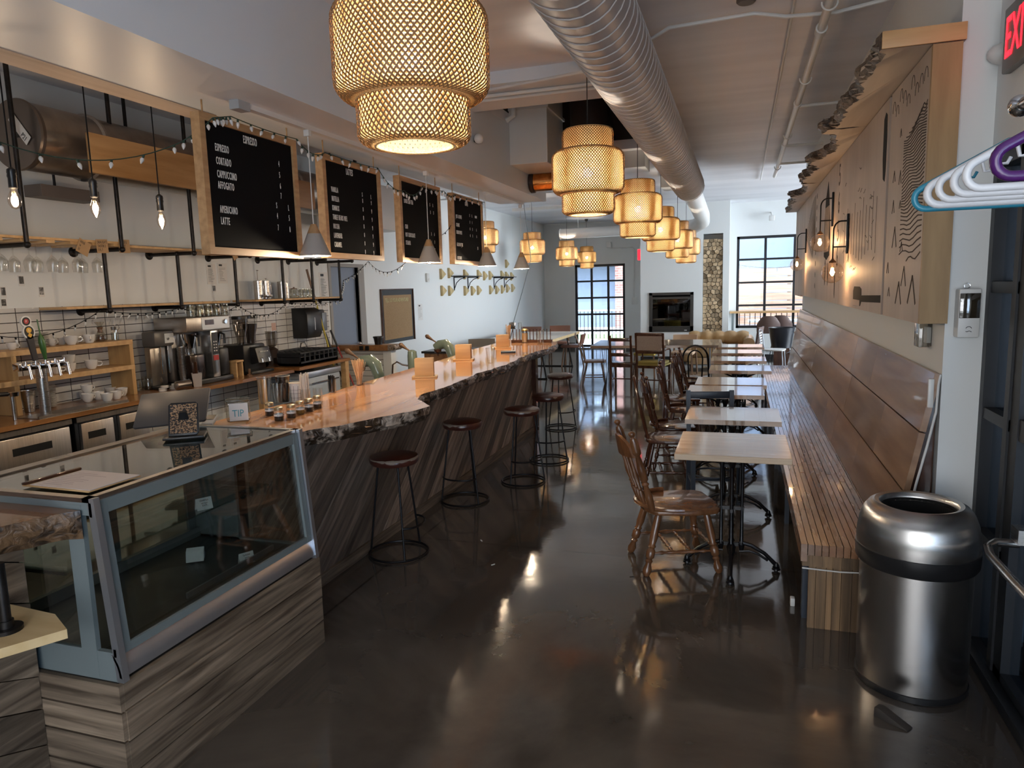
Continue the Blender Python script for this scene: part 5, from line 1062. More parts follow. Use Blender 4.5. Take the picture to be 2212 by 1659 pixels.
MB().cyl((0,0,.11),(0,0,ZC-2.555),.0035,n=8).build('cord',m_black,P0)
MB().lathe([(.045,ZC-2.555),(.045,ZC-2.575),(.02,ZC-2.62),(.006,ZC-2.63)],18).build('canopy',m_blackp,P0)
l=lamp('glow',(0,0,-.02),23,WARM,.05); l.parent=P0
for i,(x,y,z,lab) in enumerate(((-1.035,2.20,2.555,'largest looking woven bamboo pendant hanging nearest the camera'),(-1.035,5.0,2.575,'second woven bamboo pendant of the row down the room'),(-1.035,7.5,2.56,'third woven bamboo pendant of the row'),(-1.035,9.7,2.50,'fourth woven bamboo pendant of the row, partly behind the third'),(-.985,11.7,2.47,'fifth woven bamboo pendant of the row'),(-.965,13.3,2.43,'sixth and farthest woven bamboo pendant of the row'),
 (-4.54,12.5,2.72,'woven bamboo pendant half hidden behind the fourth letter board'),(-3.95,13.6,2.56,'woven bamboo pendant left of the pair near the glass door'),(-3.83,16.0,2.52,'woven bamboo pendant above the brown chairs, left of the door'),(-3.93,18.7,2.52,'woven bamboo pendant hanging right in front of the glass door'))):
    if i==0: r=P0; r.location=(x,y,z); r['label']=lab
    else: r=dup(P0,(x,y,z),.7*i,lab)
    r['group']='woven pendants in a row' if i<6 else 'woven pendants over the left seating'
# ---------------------------------------------------------------- ceiling services
t=thing('spiral_duct','long grey spiral duct running down the ceiling','duct'); xd,zd,rd=-.79,3.27,.225
f=MB(); f.cyl((xd,-2,zd),(xd,11.4,zd),rd,n=48,caps=False); f.cyl((xd,11.4,zd),(xd,11.75,zd-.02),rd,.16,n=48,caps=False); f.build('main_tube',plain('duct_paint',(.44,.42,.43),.40,.12),t)
f=MB(); pts=[]
n=int((11.4+.5)/.125)
for k in range(n):
    y0=-.4+k*.125
    pts=[(xd+(rd+.003)*math.cos(a),y0+.125*i/24,zd+(rd+.003)*math.sin(a)) for i in range(25) for a in [2*PI*i/24]]
    f.tube(pts,.0045,4)
f.build('spiral_seam',plain('duct_seam',(.60,.57,.55),.35,.1),t)
MB().tube([(xd,11.75,zd-.02),(xd,13,zd-.05),(xd,15.2,zd-.12),(xd-.02,15.8,zd-.2),(xd-.2,16.1,zd-.27),(xd-.5,16.2,zd-.28)],.155,24).build('far_tube',m_ductw,t)
for y in (3.1,7.2): MB().lathe([(rd+.001,0),(rd+.008,.004),(rd+.008,.05),(rd+.001,.054)],40,(xd,y,zd),(0,1,0),caps=False).build('joint_collar',bpy.data.materials['duct_paint'],t)
t=thing('cross_duct','pale horizontal duct along the back wall above the fireplace','duct'); MB().cyl((-4.02,16.2,2.985),(-1.3,16.2,2.995),.115,n=28).build('tube',m_ductw,t); MB().lathe([(.118,0),(.125,.01),(.118,.03)],28,(-4.03,16.2,2.985),(1,0,0)).build('end_ring',m_ductw,t)
for x in (-3.6,-2.5): MB().cyl((x,16.2,3.09),(x,16.2,ZC),.006,n=6).build('hanger_rod',m_white,t)
t=thing('duct_box','boxy painted supply duct dropping from the ceiling shaft','duct'); MB().box(-2.45,7.62,3.13,-2.02,8.35,4.4,bev=.006).build('drop_box',m_ductw,t,smooth=False); MB().box(-2.45,7.60,3.70,-2.0,8.37,3.73).build('seam_flange',m_ductw,t,smooth=False)
MB().tube([(-2.44,7.5,3.9),(-2.36,7.5,3.9),(-2.36,7.5,3.62),(-2.44,7.5,3.58)],.03,10).build('drain_pipe',m_white,t)
t=thing('copper_duct','shiny copper coloured duct leaving the bulkhead under the boxy duct','duct'); MB().cyl((-2.44,8.42,3.05),(-1.45,8.42,3.05),.115,n=30).build('tube',m_copper,t); MB().lathe([(.118,0),(.13,.01),(.13,.05),(.118,.06)],30,(-2.45,8.42,3.05),(1,0,0),caps=False).build('collar',m_darkduct,t)
t=thing('flue_duct','wide dark vertical duct behind the second woven pendant','duct'); MB().cyl((-1.68,8.3,2.98),(-1.68,8.3,4.4),.235,n=36).build('tube',m_darkduct,t)
for z in (3.42,3.55): MB().lathe([(.236,0),(.25,.01),(.25,.02),(.236,.03)],36,(-1.68,8.3,z),caps=False).build('band',m_darkduct,t)
for (x,y,dx,dy,dz_,lab) in ((-1.42,10.0,.35,.5,.22,'small white ceiling box behind the spiral duct, nearer one'),(-1.1,12.0,.3,.5,.25,'small white ceiling box behind the spiral duct, farther one')):
    t=thing('ceiling_box',lab,'vent box',(x,y,ZC)); MB().box(-dx/2,-dy/2,-dz_,dx/2,dy/2,0,bev=.005).build('body',m_ductw,t,smooth=False)
t=thing('sprinkler_pipe','thick white sprinkler pipe under the ceiling on the right','pipe'); MB().cyl((.48,-2,3.45),(.48,12.4,3.45),.028,n=14).build('main_run',m_white,t)
for y in (2.5,4.9,6.6,9.0,11.4):
    f=MB(); f.tube([(.48+.045*math.cos(a),y,3.45+.045*math.sin(a)) for a in [PI*.95+i*PI*1.1/10 for i in range(11)]],.006,6); f.cyl((.48,y,3.49),(.48,y,ZC),.005,n=6); f.build('hanger',m_white,t)
for y,x1 in ((7.5,.92),(9.6,.92),(11.0,.92)): MB().cyl((.48,y,3.43),(x1,y,3.43),.016,n=10).build('branch',m_white,t)
for y in (5.4,7.5,9.6): MB().cyl((.48,y-.05,3.45),(.48,y+.05,3.45),.038,n=12).build('coupling',m_white,t)
t=thing('conduit','thin white conduit running beside the sprinkler pipe','conduit'); MB().cyl((.29,-2,3.535),(.29,13.4,3.535),.010,n=8).build('run',m_white,t)
t=thing('conduit','pale conduit crossing the ceiling in front of the spiral duct','conduit'); MB().tube([(-2.4,5.9,3.44),(-1.0,5.6,3.44),(-.5,5.2,3.53),(.05,5.15,3.53),(.25,5.2,3.5),(.55,5.25,3.5),(.9,5.2,3.53)],.013,8).build('run',m_white,t)
t=thing('conduit','pale conduit pair on the ceiling drop next to the shaft','conduit'); f=MB(); f.cyl((-2.4,6.0,3.44),(-1.0,6.0,3.44),.016); f.cyl((-2.4,6.12,3.44),(-1.0,6.12,3.44),.016); f.build('run',m_white,t)
t=thing('strut_channel','white strut channel hung crosswise at the far ceiling','conduit'); MB().box(-4.8,15.0,3.44,-1.6,15.06,3.50).build('channel',m_white,t,smooth=False); f=MB(); f.cyl((-5.4,12.2,3.42),(-2.2,12.2,3.42),.014); f.build('pipe',m_white,t)
for x in (-4.4,-2.0): MB().cyl((x,15.03,3.5),(x,15.03,ZC),.006,n=6).build('rod',m_white,t)
t=thing('wall_speaker','small round white device on a black mount on the bulkhead face','speaker',(-2.45,6.55,3.2)); MB().box(0,-.03,-.02,.04,.05,.02).build('mount',m_black,t); MB().sph((.06,-.06,0),.045).build('head',m_white,t)
t=thing('smoke_detector','round dark ceiling sensor at the top edge of the photo','sensor',(0,4.95,ZC)); MB().lathe([(.05,-.03),(.06,-.02),(.06,0)],24).build('body',plain('sensor_grey',(.13,.11,.10),.5),t)
# ---------------------------------------------------------------- string lights
def string(lab,pts,sag,nb,bulbr=.011,wire=m_green,bm=m_bulbp,wr=.0032,bulb=True):
    t=thing('string_light',lab,'string lights'); P=[]
    for a,b_,s_ in zip(pts,pts[1:],sag):
        a,b_=Vector(a),Vector(b_)
        for i in range(12): u=i/12; q=a.lerp(b_,u); q.z-=4*s_*u*(1-u); P.append(q)
    P.append(Vector(pts[-1])); MB().tube(P,wr,6).build('wire',wire,t); rn=random.Random(nb)
    n=len(P)
    for k in range(nb):
        u=(k+.5)/nb*(n-1); i=int(u); q=P[i].lerp(P[min(i+1,n-1)],u-i); dr=Vector((rn.uniform(-.5,.5),rn.uniform(-.5,.5),-1)).normalized()
        b=MB().lathe([(.004,0),(.0065,.004),(.0065,.018)],8,q,dr).build('bulb_socket',wire,t)
        if bulb: MB().lathe([(.0065,.018),(bulbr,.026),(bulbr*.9,.036),(.003,.052),(.0005,.054)],10,q,dr,caps=False).build('bulb',bm,b)
    return t
A=on(0,295,'x',-3.5); 
string('green wire string lights sagging across the front left to the first letter board',[(-3.5,2.55,2.60),(-3.05,3.36,2.66),(-2.88,3.45,2.80),(-2.89,3.62,2.845)],[.11,.01,.0],17)
string('string lights draped along the tops of the four letter boards',[(-2.89,3.62,2.845),(-2.89,4.27,2.835),(-2.88,4.60,2.80),(-2.89,5.40,2.81),(-2.88,5.85,2.68),(-2.88,6.25,2.77),(-2.88,6.75,2.78),(-2.88,7.05,2.78),(-2.88,7.95,2.79)],[.01,.05,.01,.06,.06,.01,.03,.01],44)
string('dark string lights sagging in front of the tiles behind the tap handles',[(-5.1,3.35,1.66),(-5.12,4.58,1.70)],[.155],12,.008,m_black,m_white,.003)
string('dark string lights looped under the lower pipe shelf',[(-5.12,4.60,1.70),(-5.13,5.50,1.69),(-5.13,6.30,1.69),(-5.10,7.12,1.69),(-5.12,8.36,1.69)],[.04,.09,.13,.03],44,.008,m_black,m_white,.003)
string('dark string lights rising up the last pipe and over to the third letter board',[(-5.13,8.36,1.70),(-5.1,8.40,1.95),(-4.93,8.80,2.21),(-2.92,5.9,2.05)],[.0,.03,.12],26,.006,m_black,m_white,.003)
string('short run of dark string lights between the third and fourth letter boards',[(-2.93,6.70,2.33),(-2.93,7.03,2.47)],[.02],3,.006,m_black,m_white,.003,bulb=False)
# ---------------------------------------------------------------- right side: bench, carved wall, bin
t=thing('wall_bench','long built-in bench of narrow glued strips along the right wall','bench')
f=MB(); rn=random.Random(2); xs=.315; k=0
BY0,BY1=3.74,11.85
while xs<.745:
    w=.0335; y=BY0
    while y<BY1:
        L_=rn.uniform(.9,2.6); y2=min(BY1,y+L_); f.box(xs,y,.395 if xs>.33 else .36,xs+w-.0035,y2-.003,.452+rn.uniform(-.0012,.0012)); y=y2
    xs+=w
f.build('seat_strips',m_strip,t,smooth=False)
f=MB(); x=.355
for w in (.035,.05,.03,.04,.05,.045,.05,.06): f.box(x,3.745,0,x+w-.002,3.775,.392); x+=w
f.build('end_panel',m_stripe,t,smooth=False)
f=MB(); x=.322
for w in (.05,.045,.05,.04,.05,.045,.05,.05): f.box(x,3.742,.335,x+w-.002,3.80,.394); x+=w
f.build('end_edge',m_stripe,t,smooth=False)
for y in (3.85,5.4,7.0,8.6,10.2,11.7): MB().box(.335,y,0,.365,y+.06,.36).build('leg',m_navy,t,smooth=False)
MB().box(.37,3.78,.30,.40,11.8,.39).build('apron',m_darkw,t,smooth=False)
MB().tube([(.322,3.738,.325),(.5,3.733,.322),(.72,3.74,.33)],.004,6).build('zip_tie',m_white,t)
t=thing('bench_backrest','tilted varnished plank backrest above the bench','backrest')
rn=random.Random(6); xb,zb_,xt,zt=.725,.455,.888,1.335; L_=math.hypot(xt-xb,zt-zb_); dx_,dz_=(xt-xb)/L_,(zt-zb_)/L_
f=MB(); Mx=Matrix(((0,dx_,-dz_,xb),(1,0,0,0),(0,dz_,dx_,zb_),(0,0,0,1)))
for s0,s1 in ((0,.292),(.300,.600),(.608,L_)):
    y=3.79
    while y<12:
        y2=min(12.0,y+rn.uniform(.7,1.5)); 
        if 12-y2<.3: y2=12.0
        f.box(y,s0,-.028,y2-.002,s1,0.0+rn.uniform(-.001,.001),M=Mx); y=y2
f.build('planks',m_backr,t,smooth=False)
for y in (3.85,6.5,9.2,11.8): MB().prism([(xb+.03,.0),(.915,0),(.915,1.30),(xt+.0,1.31),(xb+.03,.46)],y,y+.06,Matrix(((1,0,0,0),(0,0,1,0),(0,1,0,0),(0,0,0,1)))).build('side_support',m_darkw,t,smooth=False)
f=MB(); f.tube([(.912,3.795,1.33),(.905,3.79,1.28),(.90,3.785,1.15),(.87,3.785,.98),(.83,3.785,.78),(.79,3.785,.5),(.77,3.785,.1)],.006,8); t=thing('white_cable','white cable stapled down the near end of the backrest','cable'); f.build('cable',m_white,t)
MB().box(.86,3.775,1.17,.885,3.79,1.31,bev=.004).build('junction_cover',m_white,t)
# carved wall panels
t=thing('carved_wall_art','row of pale carved wooden panels mounted on the right wall','wall art')
XP=.80; PZ0,PZ1=1.575,2.825
Pm=Matrix(((0,0,-1,XP),(-1,0,0,0),(0,1,0,0),(0,0,0,1)))   # text x -> -y, up -> z, out -> -x
def V2(y,z): return (-y,z)
pan=[]
for i,(y0,y1) in enumerate(((3.775,4.655),(4.72,6.70),(6.705,8.70),(8.705,10.78),(10.785,12.0))):
    o=MB().box(XP,y0,PZ0 if i<4 else PZ0-.02,.83,y1,PZ1).build('panel',m_panel,t,smooth=False); pan.append(o)
MB().box(XP,3.75,PZ0,.918,3.775,PZ1).build('side_board',noisy('pine_side',(.30,.18,.075),(.46,.30,.14),(14,14,1.6),.5,bump=.05),t,smooth=False)
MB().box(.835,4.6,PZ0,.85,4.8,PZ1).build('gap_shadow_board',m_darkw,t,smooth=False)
def carve(par,segs,w=.008,name='carving'):
    f=MB()
    for pts in segs:
        for a,b_ in zip(pts,pts[1:]):
            f.bar((XP-.0008,a[0],a[1]),(XP-.0008,b_[0],b_[1]),.0016 if False else w,.0016,up=(1,0,0))
    return f.build(name,m_carve,par,smooth=False)
rn=random.Random(9)
segs=[]
for i in range(46):
    z=2.55-i*.0145 if i<38 else 2.0-(i-38)*.018
    pass
z=2.60; i=0
while z>1.87:
    st=.0135+.026*max(0,(2.25-z)/.38) if z<2.25 else .0135+(2.6-z)*.012
    l=3.80; r=4.27
    if z>2.52: r=4.27-(z-2.52)*4.5
    if z<1.93: r=4.25-(1.93-z)*5.5
    if r>l+.05: segs.append([(l+(r-l)*u/6,z-.012*math.sin(u*1.3+i*.3)-.02*u/6) for u in range(7)])
    z-=st; i+=1
carve(pan[0],segs,.006)
def tree(y,z,h,w): return [(y+w,z-h),(y,z),(y-w,z-h)]
carve(pan[0],[tree(3.93,1.80,.135,.085)],.016); carve(pan[0],[tree(4.24,1.77,.115,.07)],.013); carve(pan[0],[tree(4.13,1.85,.10,.055),tree(4.41,2.07,.11,.055)],.010)
carve(pan[0],[tree(y,z,h,w) for y,z,h,w in ((4.50,1.74,.05,.03),(4.56,1.88,.06,.03),(4.22,1.98,.05,.03),(4.48,2.22,.07,.03),(4.30,2.20,.04,.02),(4.33,2.36,.07,.03),(4.49,2.38,.06,.03),(4.36,2.58,.04,.02))],.006)
segs=[]
for k in range(9):
    y=3.85+.09*k; h=.08+.12*rn.random(); segs.append([(y+.035*math.cos(a),2.62+h*.6+.05*math.sin(a)*(1+h)) for a in [PI*i/10 for i in range(11)]])
carve(pan[0],segs,.0025)
def blob(par,pts,name='carved_opening',d=.002,mat=None): MB().prism([V2(*p) for p in pts][::-1],0,d,Pm).build(name,mat or m_blk,par,smooth=False)
blob(pan[1],[(4.86,2.73),(4.81,2.76),(4.77,2.74),(4.755,2.6),(4.76,2.42),(4.78,2.36),(4.83,2.38),(4.86,2.5)])
blob(pan[1],[(5.84,1.70),(5.80,1.735),(5.55,1.735),(5.47,1.72),(5.46,1.675),(4.75,1.69),(4.745,1.645),(5.46,1.63),(5.50,1.60),(5.83,1.595)])
blob(pan[1],[(5.83,1.64),(5.52,1.64),(5.52,1.60),(5.83,1.597)],'inset_stone',.004,m_slabup)
def leaf(y,z,h,w): return [(y,z+h),(y+w*.7,z+h*.5),(y+w,z),(y+w*.6,z-h*.6),(y,z-h),(y-w*.6,z-h*.6),(y-w,z),(y-w*.7,z+h*.5)]
blob(pan[2],[(7.93,2.02),(7.98,2.3),(7.90,2.58),(7.72,2.74),(7.62,2.6),(7.53,2.4),(7.46,2.2),(7.48,2.02),(7.7,1.98)])
blob(pan[2],leaf(7.80,1.86,.13,.05)); blob(pan[2],leaf(7.55,1.84,.11,.03)); blob(pan[2],[(7.02,1.86),(7.01,1.66),(6.98,1.62),(6.97,1.86)])
f=MB()
for i in range(9):
    y=7.55+i*.045; f.bar((XP-.0025,y,2.06),(XP-.0025,y+.01,2.5),.012,.002,up=(1,0,0))
f.build('pale_ribs',m_panel,pan[2],smooth=False)
f=MB()
for s_,z in (('5',2.60),('6',2.36),('5',2.12),('6',1.90)): text_mb(f,s_,.26,Matrix.Translation((0,6.93,z))@Pm,.001,.9)
f.build('numerals',m_carve,pan[2],smooth=False,fix=False)
segs=[]
for k in range(26):
    y=5.0+1.6*rn.random(); z=1.85+.8*rn.random(); segs.append([(y+.02*i,z+.01*math.sin(i+k)) for i in range(5)])
carve(pan[1],segs,.002); segs=[]
for k in range(12):
    y=5.0+.13*k; segs.append([(y,1.95+.03*math.sin(k)),(y+.01,2.10),(y,2.3+.05*math.sin(k*2))])
carve(pan[1],segs,.0012)
blob(pan[1],leaf(6.18,2.05,.06,.025)); blob(pan[1],leaf(6.18,1.96,.04,.02)); blob(pan[1],leaf(6.18,2.13,.04,.02))
segs=[]
for k in range(20):
    a=.5+k*.055; segs.append([(8.9+.3*math.cos(a),1.9+.3*math.sin(a)),(8.95+1.2*math.cos(a),1.9+.85*math.sin(a))])
carve(pan[3],segs,.003)
for k in range(9): blob(pan[3],leaf(8.80,2.72-k*.125,.03,.015))
m_slabt=slab_mat('pale_slab_bark',(.40,.33,.27),(.55,.47,.40),(10,.8,10),gloss=0,bark=(.17,.12,.085),dist=.2)
for lab,poly,sd in (('nearest pale slab shelf with bark edge above the carved panels',[(.93,3.76),(.93,5.55),(.585,5.55),(.60,5.3),(.57,5.0),(.60,4.6),(.575,4.2),(.59,3.76)],3),('second pale bark-edged slab shelf above the carved panels',[(.93,5.553),(.93,8.5),(.62,8.5),(.57,8.2),(.60,7.8),(.63,7.4),(.54,7.1),(.60,6.85),(.665,6.6),(.665,6.1),(.62,5.85),(.53,5.70),(.53,5.553)],4),('farthest pale bark-edged slab shelf above the carved panels',[(.93,8.503),(.93,12.0),(.64,12.0),(.66,11.3),(.62,10.8),(.65,10.3),(.56,9.8),(.69,9.5),(.68,8.9),(.60,8.503)],5)):
    o=live_slab(MB(),poly,2.905,.075,lambda x,y:1 if x<.75 and 3.8<y<11.95 else 0,.028,.04,seed=sd).build('slab_shelf',m_slabt); tag(o,lab,'shelf')
e_=[o for o in S.objects if o.name.startswith('slab_shelf')][0]; MB().box(.592,3.745,2.83,.93,3.757,2.905,bev=.002).build('end_board',m_pine,e_)
# sconces
sc=None
for y,z0,z1,zg,lab in ((6.20,1.99,2.30,1.845,'lowest black wall sconce with clear globe, nearest the camera'),(7.24,2.27,2.57,2.13,'upper black wall sconce with clear globe beside the carved numerals'),(10.05,2.14,2.43,1.99,'farthest black wall sconce with clear globe')):
    if sc is None:
        sc=thing('wall_sconce',lab,'wall lamp',(XP,y,zg)); h=.30
        MB().box(-.018,-.018,.145,0,.018,.455,bev=.004).build('backplate',m_black,sc)
        f=MB(); f.tube([(-.01,0,.40)]+[(-.055-.055*math.sin(a)*1.0,0,.33+.07*math.cos(a)) for a in [i*PI/2/8 for i in range(9)]]+[(-.11,0,.2),(-.11,0,.10)],.006,8); f.cyl((-.01,0,.20),(-.11,0,.20),.006); f.build('arm',m_black,sc)
        MB().lathe([(.030,.075),(.026,.088),(.012,.10),(.008,.11)],18,(-.11,0,0)).build('globe_cap',m_walnut,sc)
        MB().sph((-.11,0,0),.085,28,18).build('globe',m_globe,sc)
        MB().lathe([(.010,.07),(.012,.04),(.024,.015),(.027,0),(.022,-.02),(.008,-.033),(.001,-.035)],16,(-.11,0,0),caps=False).build('bulb_glass',m_globe,sc)
        f=MB()
        for a in range(4): f.cyl((-.11+.008*math.cos(a*PI/2),.008*math.sin(a*PI/2),.035),(-.11+.008*math.cos(a*PI/2+.4),.008*math.sin(a*PI/2+.4),-.02),.0028,n=6)
        f.build('filament',m_fil,sc); l=lamp('glow',(-.11,0,0),4,(1,.66,.36),.02); l.parent=sc
    else: dup(sc,(XP,y,zg),0,lab)
# small things on the right
t=thing('outlet_box','clear plastic box cover on the wall under the carved panels','outlet'); MB().box(.86,4.02,1.44,.92,4.12,1.565,bev=.004).build('cover',glass('hazy_plastic',(.7,.7,.68),.25),t); MB().box(.90,4.04,1.46,.92,4.10,1.54).build('socket_plate',m_white,t)
t=thing('soap_dispenser','white hand sanitiser dispenser with smoky window right of the bench','dispenser',(0,0,0)); x0,x1,y_=.955,1.045,3.80
MB().box(x0,y_-.07,1.51,x1,y_,1.735,bev=.008).build('body',m_white,t); MB().box(x0+.004,y_-.074,1.60,x1-.004,y_-.06,1.715,bev=.003).build('window',glass('smoky_window',(.25,.22,.18),.5),t); f=MB(); f.tube([((x0+x1)/2+.012*math.cos(a),y_-.072,1.55+.012*math.sin(a)) for a in [PI*.1+i*PI*.8/8 for i in range(9)]],.0013,5); f.tube([((x0+x1)/2-.012+.003*i,y_-.072,1.54-.002*math.sin(i)) for i in range(9)],.0013,5); f.build('hand_symbol',m_ink,t); MB().tube([((x0+x1)/2+.012*math.cos(a*PI/8),y_-.01,1.748+.012*math.sin(a*PI/8)) for a in range(16)],.002,6,closed=True).build('hook_ring',m_chrome,t)
t=thing('occupancy_sensor','small white dome sensor beside the exit sign','sensor',(1.07,3.76,2.755)); MB().lathe([(.045,0),(.045,-.008),(.035,-.035),(.018,-.052),(.001,-.056)],22,(0,0,0),(1,0,0)).build('dome',m_white,t)
t=thing('exit_sign','grey exit sign with glowing red letters at the top right','exit sign'); MB().box(1.035,3.30,2.635,1.07,3.63,2.895,bev=.006).build('housing',plain('sign_housing',(.16,.15,.14),.4,.3),t)
f=MB(); text_mb(f,'EXIT',.235,Matrix(((0,0,-1,1.0345),(-1,0,0,3.605),(0,1,0,2.69),(0,0,0,1))),.0015,.60); f.build('lettering',m_red,t,smooth=False,fix=False)
# bin
t=thing('trash_can','round brushed steel trash can with domed open lid','trash can',(.752,3.36,0))
MB().lathe([(.222,0),(.226,.004),(.226,.028),(.22,.032)],64).build('base_ring',m_blackp,t)
MB().lathe([(.2215,.03),(.2215,.565)],72,caps=False).build('body',m_can,t)
MB().lathe([(.232,.555),(.241,.57),(.243,.63),(.236,.632)],64,caps=False).build('band',m_blackp,t)
MB().lathe([(.238,.628),(.240,.66),(.237,.70),(.229,.745),(.214,.785),(.194,.812),(.172,.824),(.155,.820),(.146,.806),(.144,.785)],72,caps=False).build('lid',m_can,t)
MB().lathe([(.1438,.80),(.150,.68),(.20,.60),(.20,.3),(.001,.28)],40,caps=False).build('liner',m_blk,t)
t=thing('door_wedge','dark rubber door wedge lying in front of the trash can','door stop',(.615,2.985,0),math.radians(-38)); MB().prism([(-.065,0),(.07,0),(.07,.006),(-.045,.042),(-.065,.038)],-.022,.022,Matrix(((1,0,0,0),(0,0,1,0),(0,1,0,0),(0,0,0,1))),bev=.003).build('wedge',plain('rubber_brown',(.03,.024,.02),.7),t)
t=thing('floor_outlet','small white plug lying under the bench end','plug',(.30,4.0,0)); MB().box(-.012,-.02,0,.012,.02,.045,bev=.004).build('plug_body',m_white,t)
# hangers on the rail
t=thing('clothes_rail','steel clothes rail arm at the upper right edge','rail'); zr=2.135; MB().cyl((.53,.75,zr),(.53,1.72,zr),.012,n=14).build('rail',m_chrome,t); MB().sph((.53,1.73,zr),.022).build('end_knob',m_chrome,t)
f=MB(); f.cyl((.53,.85,zr),(1.075,.85,zr),.012); f.lathe([(.03,0),(.03,.01)],16,(1.07,.85,zr),(-1,0,0)); f.build('wall_arm',m_chrome,t)
def hanger(y,mat,lab,dx=0,r=.0062,rz=0):
    t=thing('clothes_hanger',lab,'clothes hanger',(.53+dx,y,zr),rz,None); P=[]
    w=.205; b=-.205; a=-.075
    P+=[(0,0,a),(-.05,0,a-.012)]
    R=.021; A_=[math.radians(118+i*19) for i in range(9)]
    P+=[(-w+R+R*math.cos(q),0,b+R+R*math.sin(q)) for q in A_]+[(w-R-R*math.cos(q),0,b+R+R*math.sin(q)) for q in A_[::-1]]+[(.05,0,a-.012)]
    MB().tube(P,r,10,closed=True).build('frame',mat,t)
    MB().tube([(0,0,a)]+[(.0+.018*math.cos(q),0,-.002+.018*math.sin(q)) for q in [-PI/2+i*PI*1.25/8 for i in range(9)]],.003,8).build('hook',mat,t)
    f=MB()
    for s_ in (-1,1): f.tube([(s_*.12,0,b+.075),(s_*.115,0,b+.055),(s_*.105,0,b+.055),(s_*.10,0,b+.065)],.003,6)
    f.build('strap_notch',mat,t); return t
wh=plain('hanger_white',(.68,.68,.70),.3); te=plain('hanger_teal',(.03,.22,.32),.3); pu=plain('hanger_purple',(.06,.012,.10),.25)
hanger(1.60,te,'teal plastic clothes hanger at the back of the bunch',-.003); hanger(1.52,wh,'white plastic clothes hanger reaching furthest left',.002,.0072); hanger(1.43,wh,'second white plastic hanger in the bunch',.0); hanger(1.35,wh,'third white plastic hanger in the bunch',.003); hanger(1.27,wh,'white plastic hanger just behind the purple one',.0); hanger(1.14,pu,'dark purple plastic clothes hanger at the front',.0,.0075)
# ---------------------------------------------------------------- tables and chairs
def iron_base(t,zt):
    f=MB()
    for a in range(4):
        c,s_=math.cos(a*PI/2),math.sin(a*PI/2); P=[(.05*c,.05*s_,.17),(.12*c,.12*s_,.155),(.20*c,.20*s_,.115),(.26*c,.26*s_,.055)]
        f=MB(); f.tube([(.05*c,.05*s_,.17),(.12*c,.12*s_,.155),(.20*c,.20*s_,.11),(.265*c,.265*s_,.045)],[.013,.013,.012,.014],8); f.tube([(.05*c,.05*s_,.11),(.11*c,.11*s_,.118),(.17*c,.17*s_,.098),(.22*c,.22*s_,.065)],.008,8)
        f.lathe([(.026,.012),(.024,.02),(.021,.022),(.022,.03),(.017,.032),(.018,.04),(.012,.055)],14,(.27*c,.27*s_,0)); f.cyl((.27*c,.27*s_,0),(.27*c,.27*s_,.014),.012,n=10); f.build('foot',m_iron,t)
    f=MB()
    for a in range(4):
        c,s_=math.cos(a*PI/2),math.sin(a*PI/2); x,y=.062*c,.062*s_
        f.turned((x,y,.12),(x,y,zt-.05),[(0,.014),(.06,.022),(.09,.012),(.5,.010),(.85,.011),(.9,.018),(.95,.020),(1,.016)],10)
    f.turned((0,0,.05),(0,0,zt-.05),[(0,.006),(.05,.02),(.12,.03),(.17,.016),(.5,.014),(.52,.022),(.54,.014),(.85,.014),(.92,.03),(1,.03)],12)
    for z in (.145,.38,zt-.12): f.box(-.075,-.008,z,.075,.008,z+.022); f.box(-.008,-.075,z,.008,.075,z+.022)
    f.build('column',m_iron,t)
    f=MB(); f.box(-.22,-.02,zt-.055,.22,.02,zt-.035); f.box(-.02,-.22,zt-.055,.02,.22,zt-.035)
    for a in range(4):
        c,s_=math.cos(a*PI/2),math.sin(a*PI/2); f.tube([(.05*c,.05*s_,zt-.16),(.09*c,.09*s_,zt-.10),(.20*c,.20*s_,zt-.055)],.009,6)
    f.build('top_bracket',m_iron,t)
def cafe_table(mat,emat=None):
    t=thing('cafe_table','','table'); h=.80; f=MB()
    if mat is m_tan: f.box(-.325,-.33,h-.036,.325,.33,h,bev=.0025)
    else:
        x=-.335
        for w in (.07,.06,.09,.05,.08,.07,.10,.05,.10): f.box(x,-.285,h-.036,min(x+w,.335)-.0003,.285,h); x+=w
    f.build('tabletop',mat,t,smooth=False); iron_base(t,h-.0); return t
tA=cafe_table(m_tan); tA.location=(-.035,4.465,0); tA['label']='nearest square table with a pale maple top and black iron foot'
tB=cafe_table(m_tblk)
for i,(x,y,lab) in enumerate(((-.045,5.52,'second square table from the camera, brown glossy top'),(-.125,6.72,'third square table, directly touching the next one behind it'),(-.085,7.36,'fourth square table, pushed against the third'),(.0,8.50,'fifth square table along the bench'),(-.02,9.52,'sixth square table along the bench'),(-.04,10.52,'seventh square table, with the bentwood chair at its left'),(.01,11.45,'farthest square table at the end of the bench'))):
    if i==0: tB.location=(x,y,0); tB['label']=lab; r=tB
    else: r=dup(tB,(x,y,0),0,lab)
    r['group']='brown topped tables along the bench'
LEG=[(0,.011),(.03,.017),(.10,.021),(.20,.012),(.24,.018),(.27,.012),(.30,.020),(.40,.021),(.44,.013),(.47,.019),(.50,.014),(.60,.019),(.90,.017),(1,.013)]
STR=[(0,.007),(.12,.008),(.18,.014),(.22,.008),(.30,.010),(.36,.015),(.40,.009),(.5,.017),(.6,.009),(.64,.015),(.70,.010),(.78,.008),(.82,.014),(.88,.008),(1,.007)]
